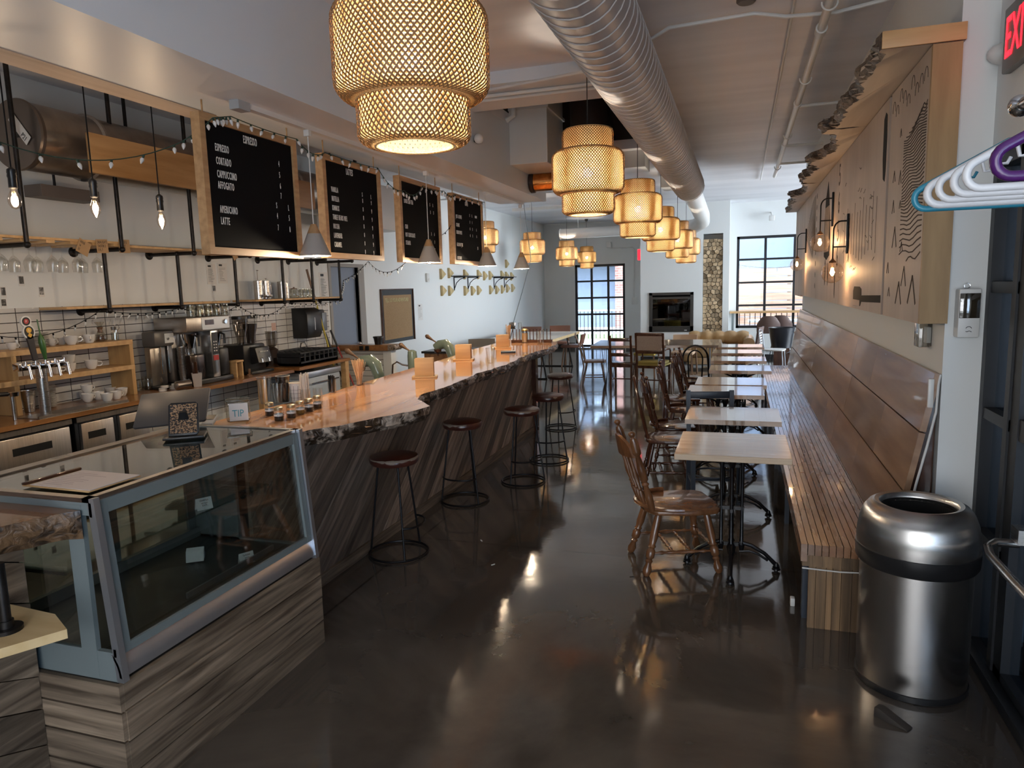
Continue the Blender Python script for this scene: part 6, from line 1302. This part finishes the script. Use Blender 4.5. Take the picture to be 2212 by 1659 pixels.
def seat_poly(w,d,back=.85,n=8):
    P=[]
    for i in range(n+1): a=PI+PI*i/n; P.append((w/2*back*math.cos(a),-d/2+.06+.06*math.sin(a)))
    P+=[(w/2*.98,0),(w/2,d*.25),(w/2*.94,d*.40),(w/2*.75,d*.48),(0,d*.5),(-w/2*.75,d*.48),(-w/2*.94,d*.40),(-w/2,d*.25),(-w/2*.98,0)]
    return P
def seat(t,mat,w=.44,d=.43,z=.44,th=.03):
    MB().prism(seat_poly(w,d),z-th,z,bev=.007).build('seat',mat,t)
def turned_chair(mat,lab='',hoop=False,k=1):
    t=thing('turned_spindle_chair',lab,'chair'); zs=.44; seat(t,mat)
    L=[((-.20,.19,0),(-.14,.13,zs-.03)),((.20,.19,0),(.14,.13,zs-.03)),((-.19,-.23,0),(-.13,-.14,zs-.03)),((.19,-.23,0),(.13,-.14,zs-.03))]
    for a,b in L: MB().turned(a,b,LEG,14,k).build('leg',mat,t)
    def at(l,u): a,b=Vector(l[0]),Vector(l[1]); return a.lerp(b,u)
    MB().turned(at(L[0],.36),at(L[2],.36),STR,10).build('stretcher',mat,t); MB().turned(at(L[1],.36),at(L[3],.36),STR,10).build('stretcher',mat,t)
    for u in (.36,.64):
        a=at(L[0],.36).lerp(at(L[2],.36),u); b=at(L[1],.36).lerp(at(L[3],.36),u); MB().turned(a,b,STR,10).build('stretcher',mat,t)
    f=MB(); f.turned(at(L[0],.42),at(L[1],.42),STR,10); f.build('stretcher',mat,t)
    if hoop:
        f=MB(); P=[(.19*math.cos(a),-.17-.02-.12*max(0,math.sin(a))**.8,zs+.02+.52*math.sin(a)) for a in [i*PI/20 for i in range(21)]]; f.tube(P,.013,8); f.build('hoop_back',mat,t)
        for i in range(7):
            x=-.12+i*.04; h=.52*math.sqrt(max(0,1-(x/.19*1.02)**2)); MB().turned((x*.8,-.185,zs),(x,-.19-.12*(h/.52)**1.1,zs+.02+h),[(0,.005),(.35,.009),(.45,.011),(.6,.006),(1,.005)],8).build('spindle',mat,t)
        return t
    POST=[(0,.014),(.08,.016),(.20,.018),(.34,.011),(.37,.018),(.40,.011),(.43,.019),(.6,.018),(.76,.011),(.79,.019),(.82,.02),(.95,.019),(1,.014)]
    pts=[]
    for s_ in (-1,1):
        a=Vector((s_*.165,-.185,zs)); b=Vector((s_*.185,-.30,zs+.50)); f=MB(); f.turned(a,b,POST,12,k)
        f.lathe([(.012,0),(.008,.008),(.014,.013),(.019,.026),(.020,.034),(.014,.044),(.006,.048)],14,b,(b-a)); f.build('back_post',mat,t); pts.append((a,b))
    f=MB()
    def crest(u,v,s_):
        x=-.175+.35*u; bow=.035*math.sin(PI*u); zt=zs+.435+.055*math.sin(PI*u)**.7 if v>.5 else zs+.365-.012*math.sin(PI*u)
        return Vector((x,-.29-bow+(-.010 if s_ else .010)-(.02 if v>.5 else 0)+.0,zt))
    f.grid(crest,14,1,thick=True); f.build('crest_rail',mat,t)
    for i in range(5):
        x=-.10+i*.05; b=Vector((x*1.12,-.285-.033*math.sin(PI*(x*1.12+.175)/.35),zs+.37)); a=Vector((x,-.20-.012*math.cos(x*9),zs)); MB().turned(a,b,[(0,.006),(.25,.012),(.33,.007),(.36,.013),(.39,.007),(.6,.013),(.75,.007),(1,.006)],8,k).build('spindle',mat,t)
    f=MB()
    P=[(.235*math.cos(a),-.02+.215*math.sin(a)*1.0,zs+.012) for a in [PI+i*PI/16 for i in range(17)]]
    f.tube([(x*.93,y,z) for x,y,z in P],.016,8); f.build('seat_rail',mat,t)
    return t
sc_=(.93,.93,.93)
cA=turned_chair(m_midw,'oak spindle chair with ball finials facing the nearest table',k=1.22); cA.location=(-.375,4.475,0); cA.rotation_euler=(0,0,math.radians(-68)); cA.scale=(1.06,1.10,.93)
hp=turned_chair(m_darkw,'dark hoop-back spindle chair left of the second table',True); hp.name='hoop_chair'; hp.location=(-.60,6.28,0); hp.rotation_euler=(0,0,math.radians(-80)); hp.scale=(.97,.97,1.0)
td=turned_chair(m_darkw,'dark spindle chair with finials behind the hoop-back one'); td.location=(-.62,6.98,0); td.rotation_euler=(0,0,math.radians(-75)); td.scale=sc_
dup(td,(-.57,7.95,0),math.radians(-84),'dark spindle chair seen edge-on left of the fourth table',sc_)
dup(td,(-.50,8.95,0),math.radians(-88),'dark spindle chair left of the fifth table',sc_)
dup(td,(-.50,9.75,0),math.radians(-84),'dark spindle chair left of the sixth table, next to the bentwood chair',sc_)
def ladder_chair(mat,lab,smat=None,top=.92,slats=(.86,.66),w=.36,name='ladder_back_chair',h=.45):
    t=thing(name,lab,'chair'); z=h
    for s_ in (-1,1):
        MB().bar((s_*w/2,.17,0),(s_*w/2,.17,z-.02),.035,.035).build('leg',mat,t,smooth=False)
        f=MB(); f.bar((s_*w/2,-.19,0),(s_*w/2,-.17,z),.036,.034); f.bar((s_*w/2,-.17,z),(s_*w/2,-.235,top),.036,.03); f.build('rear_leg_and_post',mat,t,smooth=False)
        MB().bar((s_*w/2,-.17,.16),(s_*w/2,.17,.16),.016,.022).build('stretcher',mat,t,smooth=False)
    MB().bar((-w/2,.0,.16),(w/2,.0,.16),.016,.022).build('stretcher',mat,t,smooth=False)
    MB().box(-w/2-.02,-.18,z-.025,w/2+.02,.2,z+.005,bev=.006).build('seat',smat or mat,t); f=MB(); f.box(-w/2,-.17,z-.07,w/2,-.155,z-.025); f.box(-w/2,.165,z-.07,w/2,.18,z-.025); f.build('apron',mat,t,smooth=False)
    for s_ in slats: yb=-.17-.065*(s_-z)/(top-z); MB().box(-w/2,yb-.012,s_-.03,w/2,yb+.008,s_+.03,bev=.004).build('back_slat',mat,t)
    return t
bc=ladder_chair(m_navy,'navy blue ladder-back chair turned between the first two tables',top=.88,slats=(.84,.64)); bc.location=(-.20,5.93,0); bc.rotation_euler=(0,0,math.radians(190))
f=MB(); f.tube([(.17*math.cos(a),.17*math.sin(a)+.02,.22) for a in [i*PI/6 for i in range(12)]],.008,6,closed=True); f.build('ring_stretcher',m_navy,bc)
pc=ladder_chair(m_darkw,'black padded-back chair left of the fifth table',slats=(.80,),name='padded_chair'); pc.location=(-.66,8.45,0); pc.rotation_euler=(0,0,math.radians(-80)); MB().box(-.17,-.26,.72,.17,-.22,.90,bev=.015).build('back_pad',m_blackp,pc)
# bentwood chair
t=thing('bentwood_chair','black bentwood chair with double hoop back beside the seventh table','chair',(-.60,10.35,0),math.radians(0))
MB().lathe([(.18,.43),(.20,.44),(.20,.46),(.19,.465)],28).build('seat',m_darkw,t)
f=MB(); f.tube([(-.18,-.17,0),(-.185,-.175,.45)]+[(-.175*math.cos(a),-.18-.06*math.sin(a),.72+.20*math.sin(a)) for a in [i*PI/16 for i in range(17)]]+[(.185,-.175,.45),(.18,-.17,0)],.013,8); f.build('outer_hoop',m_black,t)
f=MB(); f.tube([(-.09,-.17,.46)]+[(-.10*math.cos(a),-.18-.055*math.sin(a),.72+.13*math.sin(a)) for a in [i*PI/12 for i in range(13)]]+[(.09,-.17,.46)],.010,8); f.build('inner_hoop',m_black,t)
for s_ in (-1,1): MB().cyl((s_*.17,.17,0),(s_*.14,.13,.44),.013,.016).build('leg',m_black,t)
MB().tube([(.15*math.cos(a*PI/10),.15*math.sin(a*PI/10),.24) for a in range(20)],.008,6,closed=True).build('ring_stretcher',m_black,t)
# long table
t=thing('long_table','long streaked plank communal table on hairpin legs','table',(-1.40,12.62,0),math.radians(3)); MB().box(-1.10,-.62,.71,1.10,.62,.755,bev=.003).build('tabletop',m_longt,t,smooth=False)
def hairpin(t,x,y,z,sp=.05,mat=m_black):
    f=MB()
    for d in (-1,0,1): f.cyl((x+d*sp,y+(0 if d else sp),z),(x,y,0.0),.006,n=6)
    f.build('leg',mat,t)
for x in (-.85,.9):
    for y in (-.5,.5): hairpin(t,x,y,.71,.07)
wd_=thing('windsor_chair','wooden windsor chair in profile at the left end of the long table','chair',(-2.50,12.45,0),math.radians(-78)); seat(wd_,m_walnut,.42,.42,.45)
for a,b in (((-.19,.19,0),(-.13,.13,.42)),((.19,.19,0),(.13,.13,.42)),((-.19,-.22,0),(-.13,-.13,.42)),((.19,-.22,0),(.13,-.13,.42))): MB().turned(a,b,[(0,.010),(.3,.022),(.5,.016),(.8,.02),(1,.014)],10).build('leg',m_darkw,wd_)
for s_ in (-1,1): MB().cyl((s_*.165,.165,.16),(s_*.165,-.18,.16),.009).build('stretcher',m_darkw,wd_)
for i in range(6): x=-.16+i*.064; MB().cyl((x*.9,-.17,.45),(x*1.15,-.33,.90),.008,.006,n=8).build('spindle',m_walnut,wd_)
MB().bar((-.20,-.335,.905),(.20,-.335,.905),.02,.07,bev=.004).build('crest_rail',m_walnut,wd_)
lc=ladder_chair(m_darkw,'plain brown chair with two back slats in front of the long table',top=.93,slats=(.86,.60)); lc.location=(-1.93,12.15,0); lc.rotation_euler=(0,0,math.radians(-4))
ca=ladder_chair(m_darkw,'armchair with cane back and olive seat in front of the long table',plain('olive_velvet',(.22,.17,.04),.8),top=.98,slats=(.955,.66),w=.46,name='cane_armchair'); ca.location=(-1.40,12.02,0); ca.rotation_euler=(0,0,math.radians(-10))
MB().box(-.21,-.245,.69,.21,-.238,.93).build('cane_panel',noisy('cane_weave',(.16,.11,.09),(.42,.34,.30),(220,220,220),.7,bump=.2,lo=.45,hi=.55),ca,smooth=False); MB().box(-.23,-.17,.45,.23,.19,.50,bev=.02).build('cushion',bpy.data.materials['olive_velvet'],ca)
for s_ in (-1,1): MB().tube([(s_*.23,-.215,.68),(s_*.255,-.05,.70),(s_*.255,.10,.69),(s_*.245,.17,.65),(s_*.24,.18,.45)],.014,8).build('arm',m_darkw,ca)
# upholstered chairs
def uphol(lab,col,loc,rz,name='upholstered_chair',w=.50,zb=.62,zt=.84,legm=m_walnut):
    t=thing(name,lab,'chair',loc,rz); MB().grid(lambda u,v,s_:Vector((-w/2+w*u,-.20-.04*math.sin(PI*u)-(.0 if not s_ else .035)-.05*v,zb+(zt-zb)*v)),10,4,thick=True).build('backrest',col,t)
    MB().box(-w/2+.02,-.2,.42,w/2-.02,.22,.48,bev=.02).build('seat',col,t)
    for s_ in (-1,1):
        MB().bar((s_*.20,.20,0),(s_*.18,.15,.42),.03,.03).build('leg',legm,t); MB().tube([(s_*.23,-.30,0),(s_*.215,-.22,.42),(s_*.20,-.22,zb+.02)],.017,8).build('rear_leg',legm,t)
    return t
uphol('brown upholstered chair right of its twin behind the white table',m_leath2,(-4.15,16.35,0),math.radians(185)); uphol('brown upholstered chair at the left behind the white table',m_leath2,(-4.78,15.95,0),math.radians(180))
uphol('brown upholstered chair tucked at the near right of the white table',m_leath2,(-3.62,15.45,0),math.radians(95),zb=.50,zt=.72)
t=thing('white_table','white topped table with pale edge and black sled legs beyond the bar','table',(-4.2,14.2,0),0); MB().box(-.72,-1.4,.71,.72,1.4,.765,bev=.004).build('tabletop',m_white,t,smooth=False); MB().box(.722,-1.4,.71,.735,1.4,.765).build('edge_board',m_ply,t,smooth=False)
for y in (-1.1,1.1): f=MB(); f.bar((-.5,y,.71),(-.62,y,.02),.04,.02); f.bar((.5,y,.71),(.62,y,.02),.04,.02); f.bar((-.64,y,.012),(.64,y,.012),.04,.02); f.build('sled_leg',m_black,t,smooth=False)
uphol('grey mesh backed office chair behind the bar end',plain('mesh_grey',(.16,.155,.15),.7),(-3.80,10.15,0),math.radians(200),'office_chair',.42,.78,1.0,m_black)
t=thing('side_desk','small brown desk with black top behind the bar end','desk',(-3.95,9.6,0)); MB().box(-.45,-.35,.88,.45,.35,.91).build('top',m_blackp,t,smooth=False); MB().box(-.42,-.32,.68,.42,.32,.88).build('drawer_case',m_counter,t,smooth=False)
for x in (-.4,.4):
    for y in (-.3,.3): MB().box(x-.025,y-.025,0,x+.025,y+.025,.68).build('leg',m_counter,t,smooth=False)
uphol('mustard yellow chair across the long table',plain('mustard',(.42,.30,.05),.6),(-1.75,13.75,0),math.radians(178),zb=.60,zt=.80,w=.44)
uphol('tan curved chair at the right of the far side of the long table',plain('tan_shell',(.42,.28,.18),.6),(-1.05,13.9,0),math.radians(176),zb=.55,zt=.78,w=.46)
uphol('dark brown high-backed chair beside the tan sofa',m_taupe,(.12,14.9,0),math.radians(78),'dining_chair',.46,.5,.88,m_chrome)
# sofa
t=thing('tufted_sofa','tan leather tufted sofa in front of the fireplace and log stack','sofa',(-.45,15.55,0)); W2=.62
def tuft(u,v,s_):
    x=-W2+2*W2*u; b=.035*abs(math.sin(u*PI*5))+.02*abs(math.sin(v*PI*2)); r=.11
    a=PI*.5-PI*1.05*v; return Vector((x,.30+(r+b)*math.cos(a)*(-1 if False else 1)*-1+.0,.60+(r+b)*math.sin(a))) if not s_ else Vector((x,.42,.45+.2*(1-v)))
f=MB(); f.grid(lambda u,v,s_:tuft(u,v,0),40,12); f.box(-W2,.30,.12,W2,.42,.60,bev=.03); f.build('back_roll',m_sofa,t,ang=60)
for s_ in (-1,1): f=MB(); f.box(s_*(W2-.01)-.09,-.40,.12,s_*(W2-.01)+.09,.34,.52,bev=.05); f.cyl((s_*W2,-.40,.52),(s_*W2,.36,.54),.115,n=20); f.build('arm',m_sofa,t,ang=60)
for i in range(2): MB().box(-W2+.09+i*.53,-.38,.22,-W2+.09+(i+1)*.53-.01,.28,.44,bev=.05).build('seat_cushion',m_sofa,t)
MB().box(-W2,-.36,.08,W2,.36,.22).build('base',m_sofa,t,smooth=False); f=MB()
for i in range(5): f.sph((-.5+i*.25,.17,.60),.012,8,6)
f.build('buttons',m_leath2,t)
for x in (-.55,.55):
    for y in (-.3,.3): MB().cyl((x,y,0),(x,y,.08),.02,.028,n=10).build('foot',m_darkw,t)
# window side group
t=thing('window_bar','pale wooden bar ledge running across the large grid window','shelf'); MB().box(-.24,16.82,1.065,3.1,17.19,1.105,bev=.003).build('ledge',m_pine,t,smooth=False)
for x in (-.20,1.5,3.0): f=MB(); f.box(x,16.86,0,x+.05,16.91,1.065); f.build('post',m_grey,t,smooth=False)
def shell(lab,loc,rz,high=True):
    t=thing('shell_stool',lab,'stool',loc,rz); z=.68
    MB().grid(lambda u,v,s_:Vector(((-.24+.48*u)*(1-.35*max(0,v-.6)**1.5*4*.6),-.17-.06*v+.10*(abs(u-.5)*2)**2-(.012 if s_ else 0),z+.02+.34*v-(.10*(abs(u-.5)*2)**4)*v)),12,6,thick=True).build('shell_back',m_taupe,t); MB().box(-.22,-.18,z-.02,.22,.2,z+.03,bev=.03).build('seat',m_taupe,t)
    for sx in (-1,1):
        for sy in (-1,1): MB().cyl((sx*.22,sy*.2,0),(sx*.14,sy*.12,z-.02),.009,n=8).build('leg',m_black,t)
    f=MB(); f.tube([(sx*.19,sy*.17,.25) for sx,sy in ((-1,-1),(1,-1),(1,1),(-1,1))],.007,6,closed=True); f.build('foot_ring',m_black,t); return t
shell('taupe shell-backed stool nearest the log stack at the window bar',(.57,16.15,0),0); shell('taupe shell-backed stool half behind the first one',(.85,16.45,0),-.2); shell('taupe shell-backed stool cut off by the backrest edge',(1.45,15.8,0),.2)
t=thing('bus_tub','tall black plastic bin standing on a low stand by the window','bin',(.80,15.35,0)); MB().prism([(-.15,-.15),(.15,-.15),(.15,.15),(-.15,.15)],.0,.42).build('stand',m_darkw,t,smooth=False)
MB().lathe([(.19,.42),(.255,.83),(.262,.835),(.25,.83),(.186,.43),(.001,.43)],28).build('tub',plain('tub_black',(.01,.012,.018),.35),t)
t=thing('metal_chair','white slatted metal chair in front of the black bin','chair',(.62,14.45,0),math.radians(-100)); f=MB()
for s_ in (-1,1): MB().tube([(s_*.19,-.22,0),(s_*.19,-.20,.45),(s_*.185,-.25,.78),(s_*.15,-.26,.84)]+([(0,-.265,.85)] if s_>0 else []),.010,8).build('back_tube',m_alu,t); MB().cyl((s_*.19,.2,0),(s_*.17,.17,.45),.010,n=8).build('leg',m_alu,t)
for i in range(6): f.box(-.17,-.245-.003*i,.52+i*.05,.17,-.237-.003*i,.545+i*.05)
f.build('back_slats',m_white,t,smooth=False); MB().prism(seat_poly(.42,.42),.45,.475,bev=.005).build('seat',m_white,t)
t=turned_chair(m_darkw,'dark hoop-back chair right of the white metal chair, cut by the backrest',True); t.name='hoop_chair'; t.location=(1.08,14.2,0); t.rotation_euler=(0,0,math.radians(70))
t=thing('small_table','small oak table behind the hoop chair at the window','table',(1.35,14.75,0)); MB().box(-.33,-.33,.73,.33,.33,.765).build('tabletop',m_pine,t,smooth=False); MB().cyl((0,0,0),(0,0,.73),.03).build('post',m_black,t); f=MB(); f.box(-.25,-.03,0,.25,.03,.02); f.box(-.03,-.25,0,.03,.25,.02); f.build('base',m_black,t,smooth=False)
# fireplace
t=thing('fireplace','black framed gas fireplace set in the white chimney breast','fireplace'); x0,x1,z0,z1,y=-2.03,-1.03,.67,1.575,Yf-.02
f=MB(); f.box(x0,y,z0,x0+.07,y+.08,z1); f.box(x1-.07,y,z0,x1,y+.08,z1); f.box(x0,y,z0,x1,y+.08,z0+.13); f.box(x0,y,z1-.06,x1,y+.08,z1); f.box(x0+.07,y+.02,z1-.15,x1-.07,y+.08,z1-.10); f.build('frame',m_blackp,t,smooth=False)
MB().box(x0+.07,y+.05,z0+.13,x1-.07,y+.056,z1-.15).build('glass_front',glass('fire_glass',(.35,.35,.35),.25),t,smooth=False); MB().box(x0+.03,y+.40,z0+.05,x1-.03,y+.44,z1-.05).build('firebox_back',m_blk,t,smooth=False); MB().box(x0+.03,y+.08,z0+.05,x1-.03,y+.42,z0+.10).build('firebox_floor',m_blk,t,smooth=False)
rn=random.Random(4); lm=plain('fire_log_grey',(.14,.11,.09),.8)
for i in range(6): a=Vector((x0+.2+.11*i,y+.2+.02*(i%3),z0+.15+.03*(i%2))); MB().cyl(a,a+Vector((.22*math.cos(i),.05,.07+.05*math.sin(i))),.03,.025,n=8).build('gas_log',lm,t)
MB().box(x1-.2,y-.002,z0+.03,x1-.14,y,z0+.045).build('badge',m_letter,t,smooth=False)
# split logs stacked in the niche
m_log=noisy('split_log_face',(.42,.28,.15),(.80,.62,.40),(14,14,14),.7,bump=.3,objrnd=(.45,1.15)); m_logb=noisy('log_bark_side',(.03,.022,.016),(.10,.07,.05),(20,20,20),.85,bump=.6)
rn=random.Random(12); cw,ch=.092,.088; X0l,X1l,Z0l,Z1l=-.828,-.402,.12,2.74; seeds=[]
r_=0; z=Z0l+.04
while z<Z1l:
    for c_ in range(5): seeds.append((X0l+.04+c_*cw+(.03 if r_%2 else 0)+rn.uniform(-.022,.022),z+rn.uniform(-.022,.022)))
    z+=ch; r_+=1
for i,s_ in enumerate(seeds):
    if s_[0]>X1l-.005: continue
    P=[(X0l,Z0l),(X1l,Z0l),(X1l,Z1l+.02*math.sin(i)),(X0l,Z1l)]
    for j,q in enumerate(seeds):
        if j!=i and abs(q[0]-s_[0])<.3 and abs(q[1]-s_[1])<.3 and q[0]<=X1l-.005:
            P=clip(P,((s_[0]+q[0])/2,(s_[1]+q[1])/2),(q[0]-s_[0],q[1]-s_[1]))
            if len(P)<3: break
    if len(P)<3: continue
    cx=sum(p[0] for p in P)/len(P); cz=sum(p[1] for p in P)/len(P)
    P=[(cx+(a-cx)*.90,cz+(b-cz)*.90) for a,b in P]
    if rn.random()<.55:   # round the bark side of a split log
        k=rn.randrange(len(P)); a,b=P[k-1],P[k]; m=((a[0]+b[0])/2,(a[1]+b[1])/2); P.insert(k,(m[0]+(m[0]-cx)*.12,m[1]+(m[1]-cz)*.12))
    d=rn.uniform(0,.05); mb=MB(); mb.prism(P,Yf+.005+d,Yf+.39,Matrix(((1,0,0,0),(0,0,1,0),(0,1,0,0),(0,0,0,1))))
    o=mb.build('split_log',[m_log,m_logb],smooth=False)
    for p in o.data.polygons: p.material_index=0 if abs(p.normal.y)>.9 else 1
    tag(o,'split firewood log stacked in the tall niche beside the fireplace','firewood','split logs in the wall niche')
# small wall things at the back
t=thing('wall_speaker','small white box high on the back wall left of the fireplace','speaker'); MB().box(-3.62,19.9,2.82,-3.5,20,2.98,bev=.01).build('body',m_white,t)
t=thing('conduit','white conduit and switch box right of the glass door','conduit'); f=MB(); f.tube([(-3.5,19.97,2.8),(-2.9,19.97,2.8),(-2.85,19.97,2.75),(-2.85,19.97,1.4)],.015,6); f.build('run',m_white,t); MB().box(-2.92,19.95,1.22,-2.78,20,1.42,bev=.005).build('switch_box',m_white,t)
t=thing('exit_sign','small red exit sign seen edge-on beside the fireplace wall','exit sign'); MB().box(-2.33,16.9,1.78+.55,-2.24,17.1,2.06+.55).build('housing',m_white,t); MB().box(-2.335,16.89,1.80+.55,-2.25,16.9,2.04+.55).build('glow_face',m_red,t)
t=thing('security_camera','small white camera on the wall above the grid window','camera'); MB().cyl((.62,17.2,3.3),(.62,17.0,3.2),.015).build('arm',m_white,t); MB().box(.56,16.93,3.1,.68,17.05,3.22,bev=.02).build('body',m_white,t)
t=thing('lamp_cable','grey cable swinging from the ceiling down to a clamp by the bar end','cable'); a=on(1147,560,'y',12.); b_=on(1108,700,'y',11.); MB().tube([(-3.95,13.0,ZC),a,a.lerp(b_,.5)+Vector((0,0,-.02)),b_],.006,6).build('cord',m_grey,t); MB().box(b_.x-.06,b_.y-.04,b_.z-.08,b_.x+.05,b_.y+.04,b_.z+.03,bev=.01).build('clamp',m_chrome,t)
MB().cyl((b_.x,b_.y,b_.z-.05),(b_.x-.3,b_.y,.0),.008).build('stand',m_chrome,t)
# litter
for px,py,lab in ((1065,1220,'tiny white scrap of paper on the floor near the first stool'),(1040,1168,'tiny white crumb on the floor by the bar'),(1365,1246,'tiny dark scrap on the floor by the nearest chair')):
    p=on(px,py,'z',0); o=MB().box(-.014,-.003,0,.014,.003,.003).build('paper_scrap',m_paper if 'white' in lab else m_ink); o.location=p; o.rotation_euler=(0,0,px*.7); tag(o,lab,'scrap')
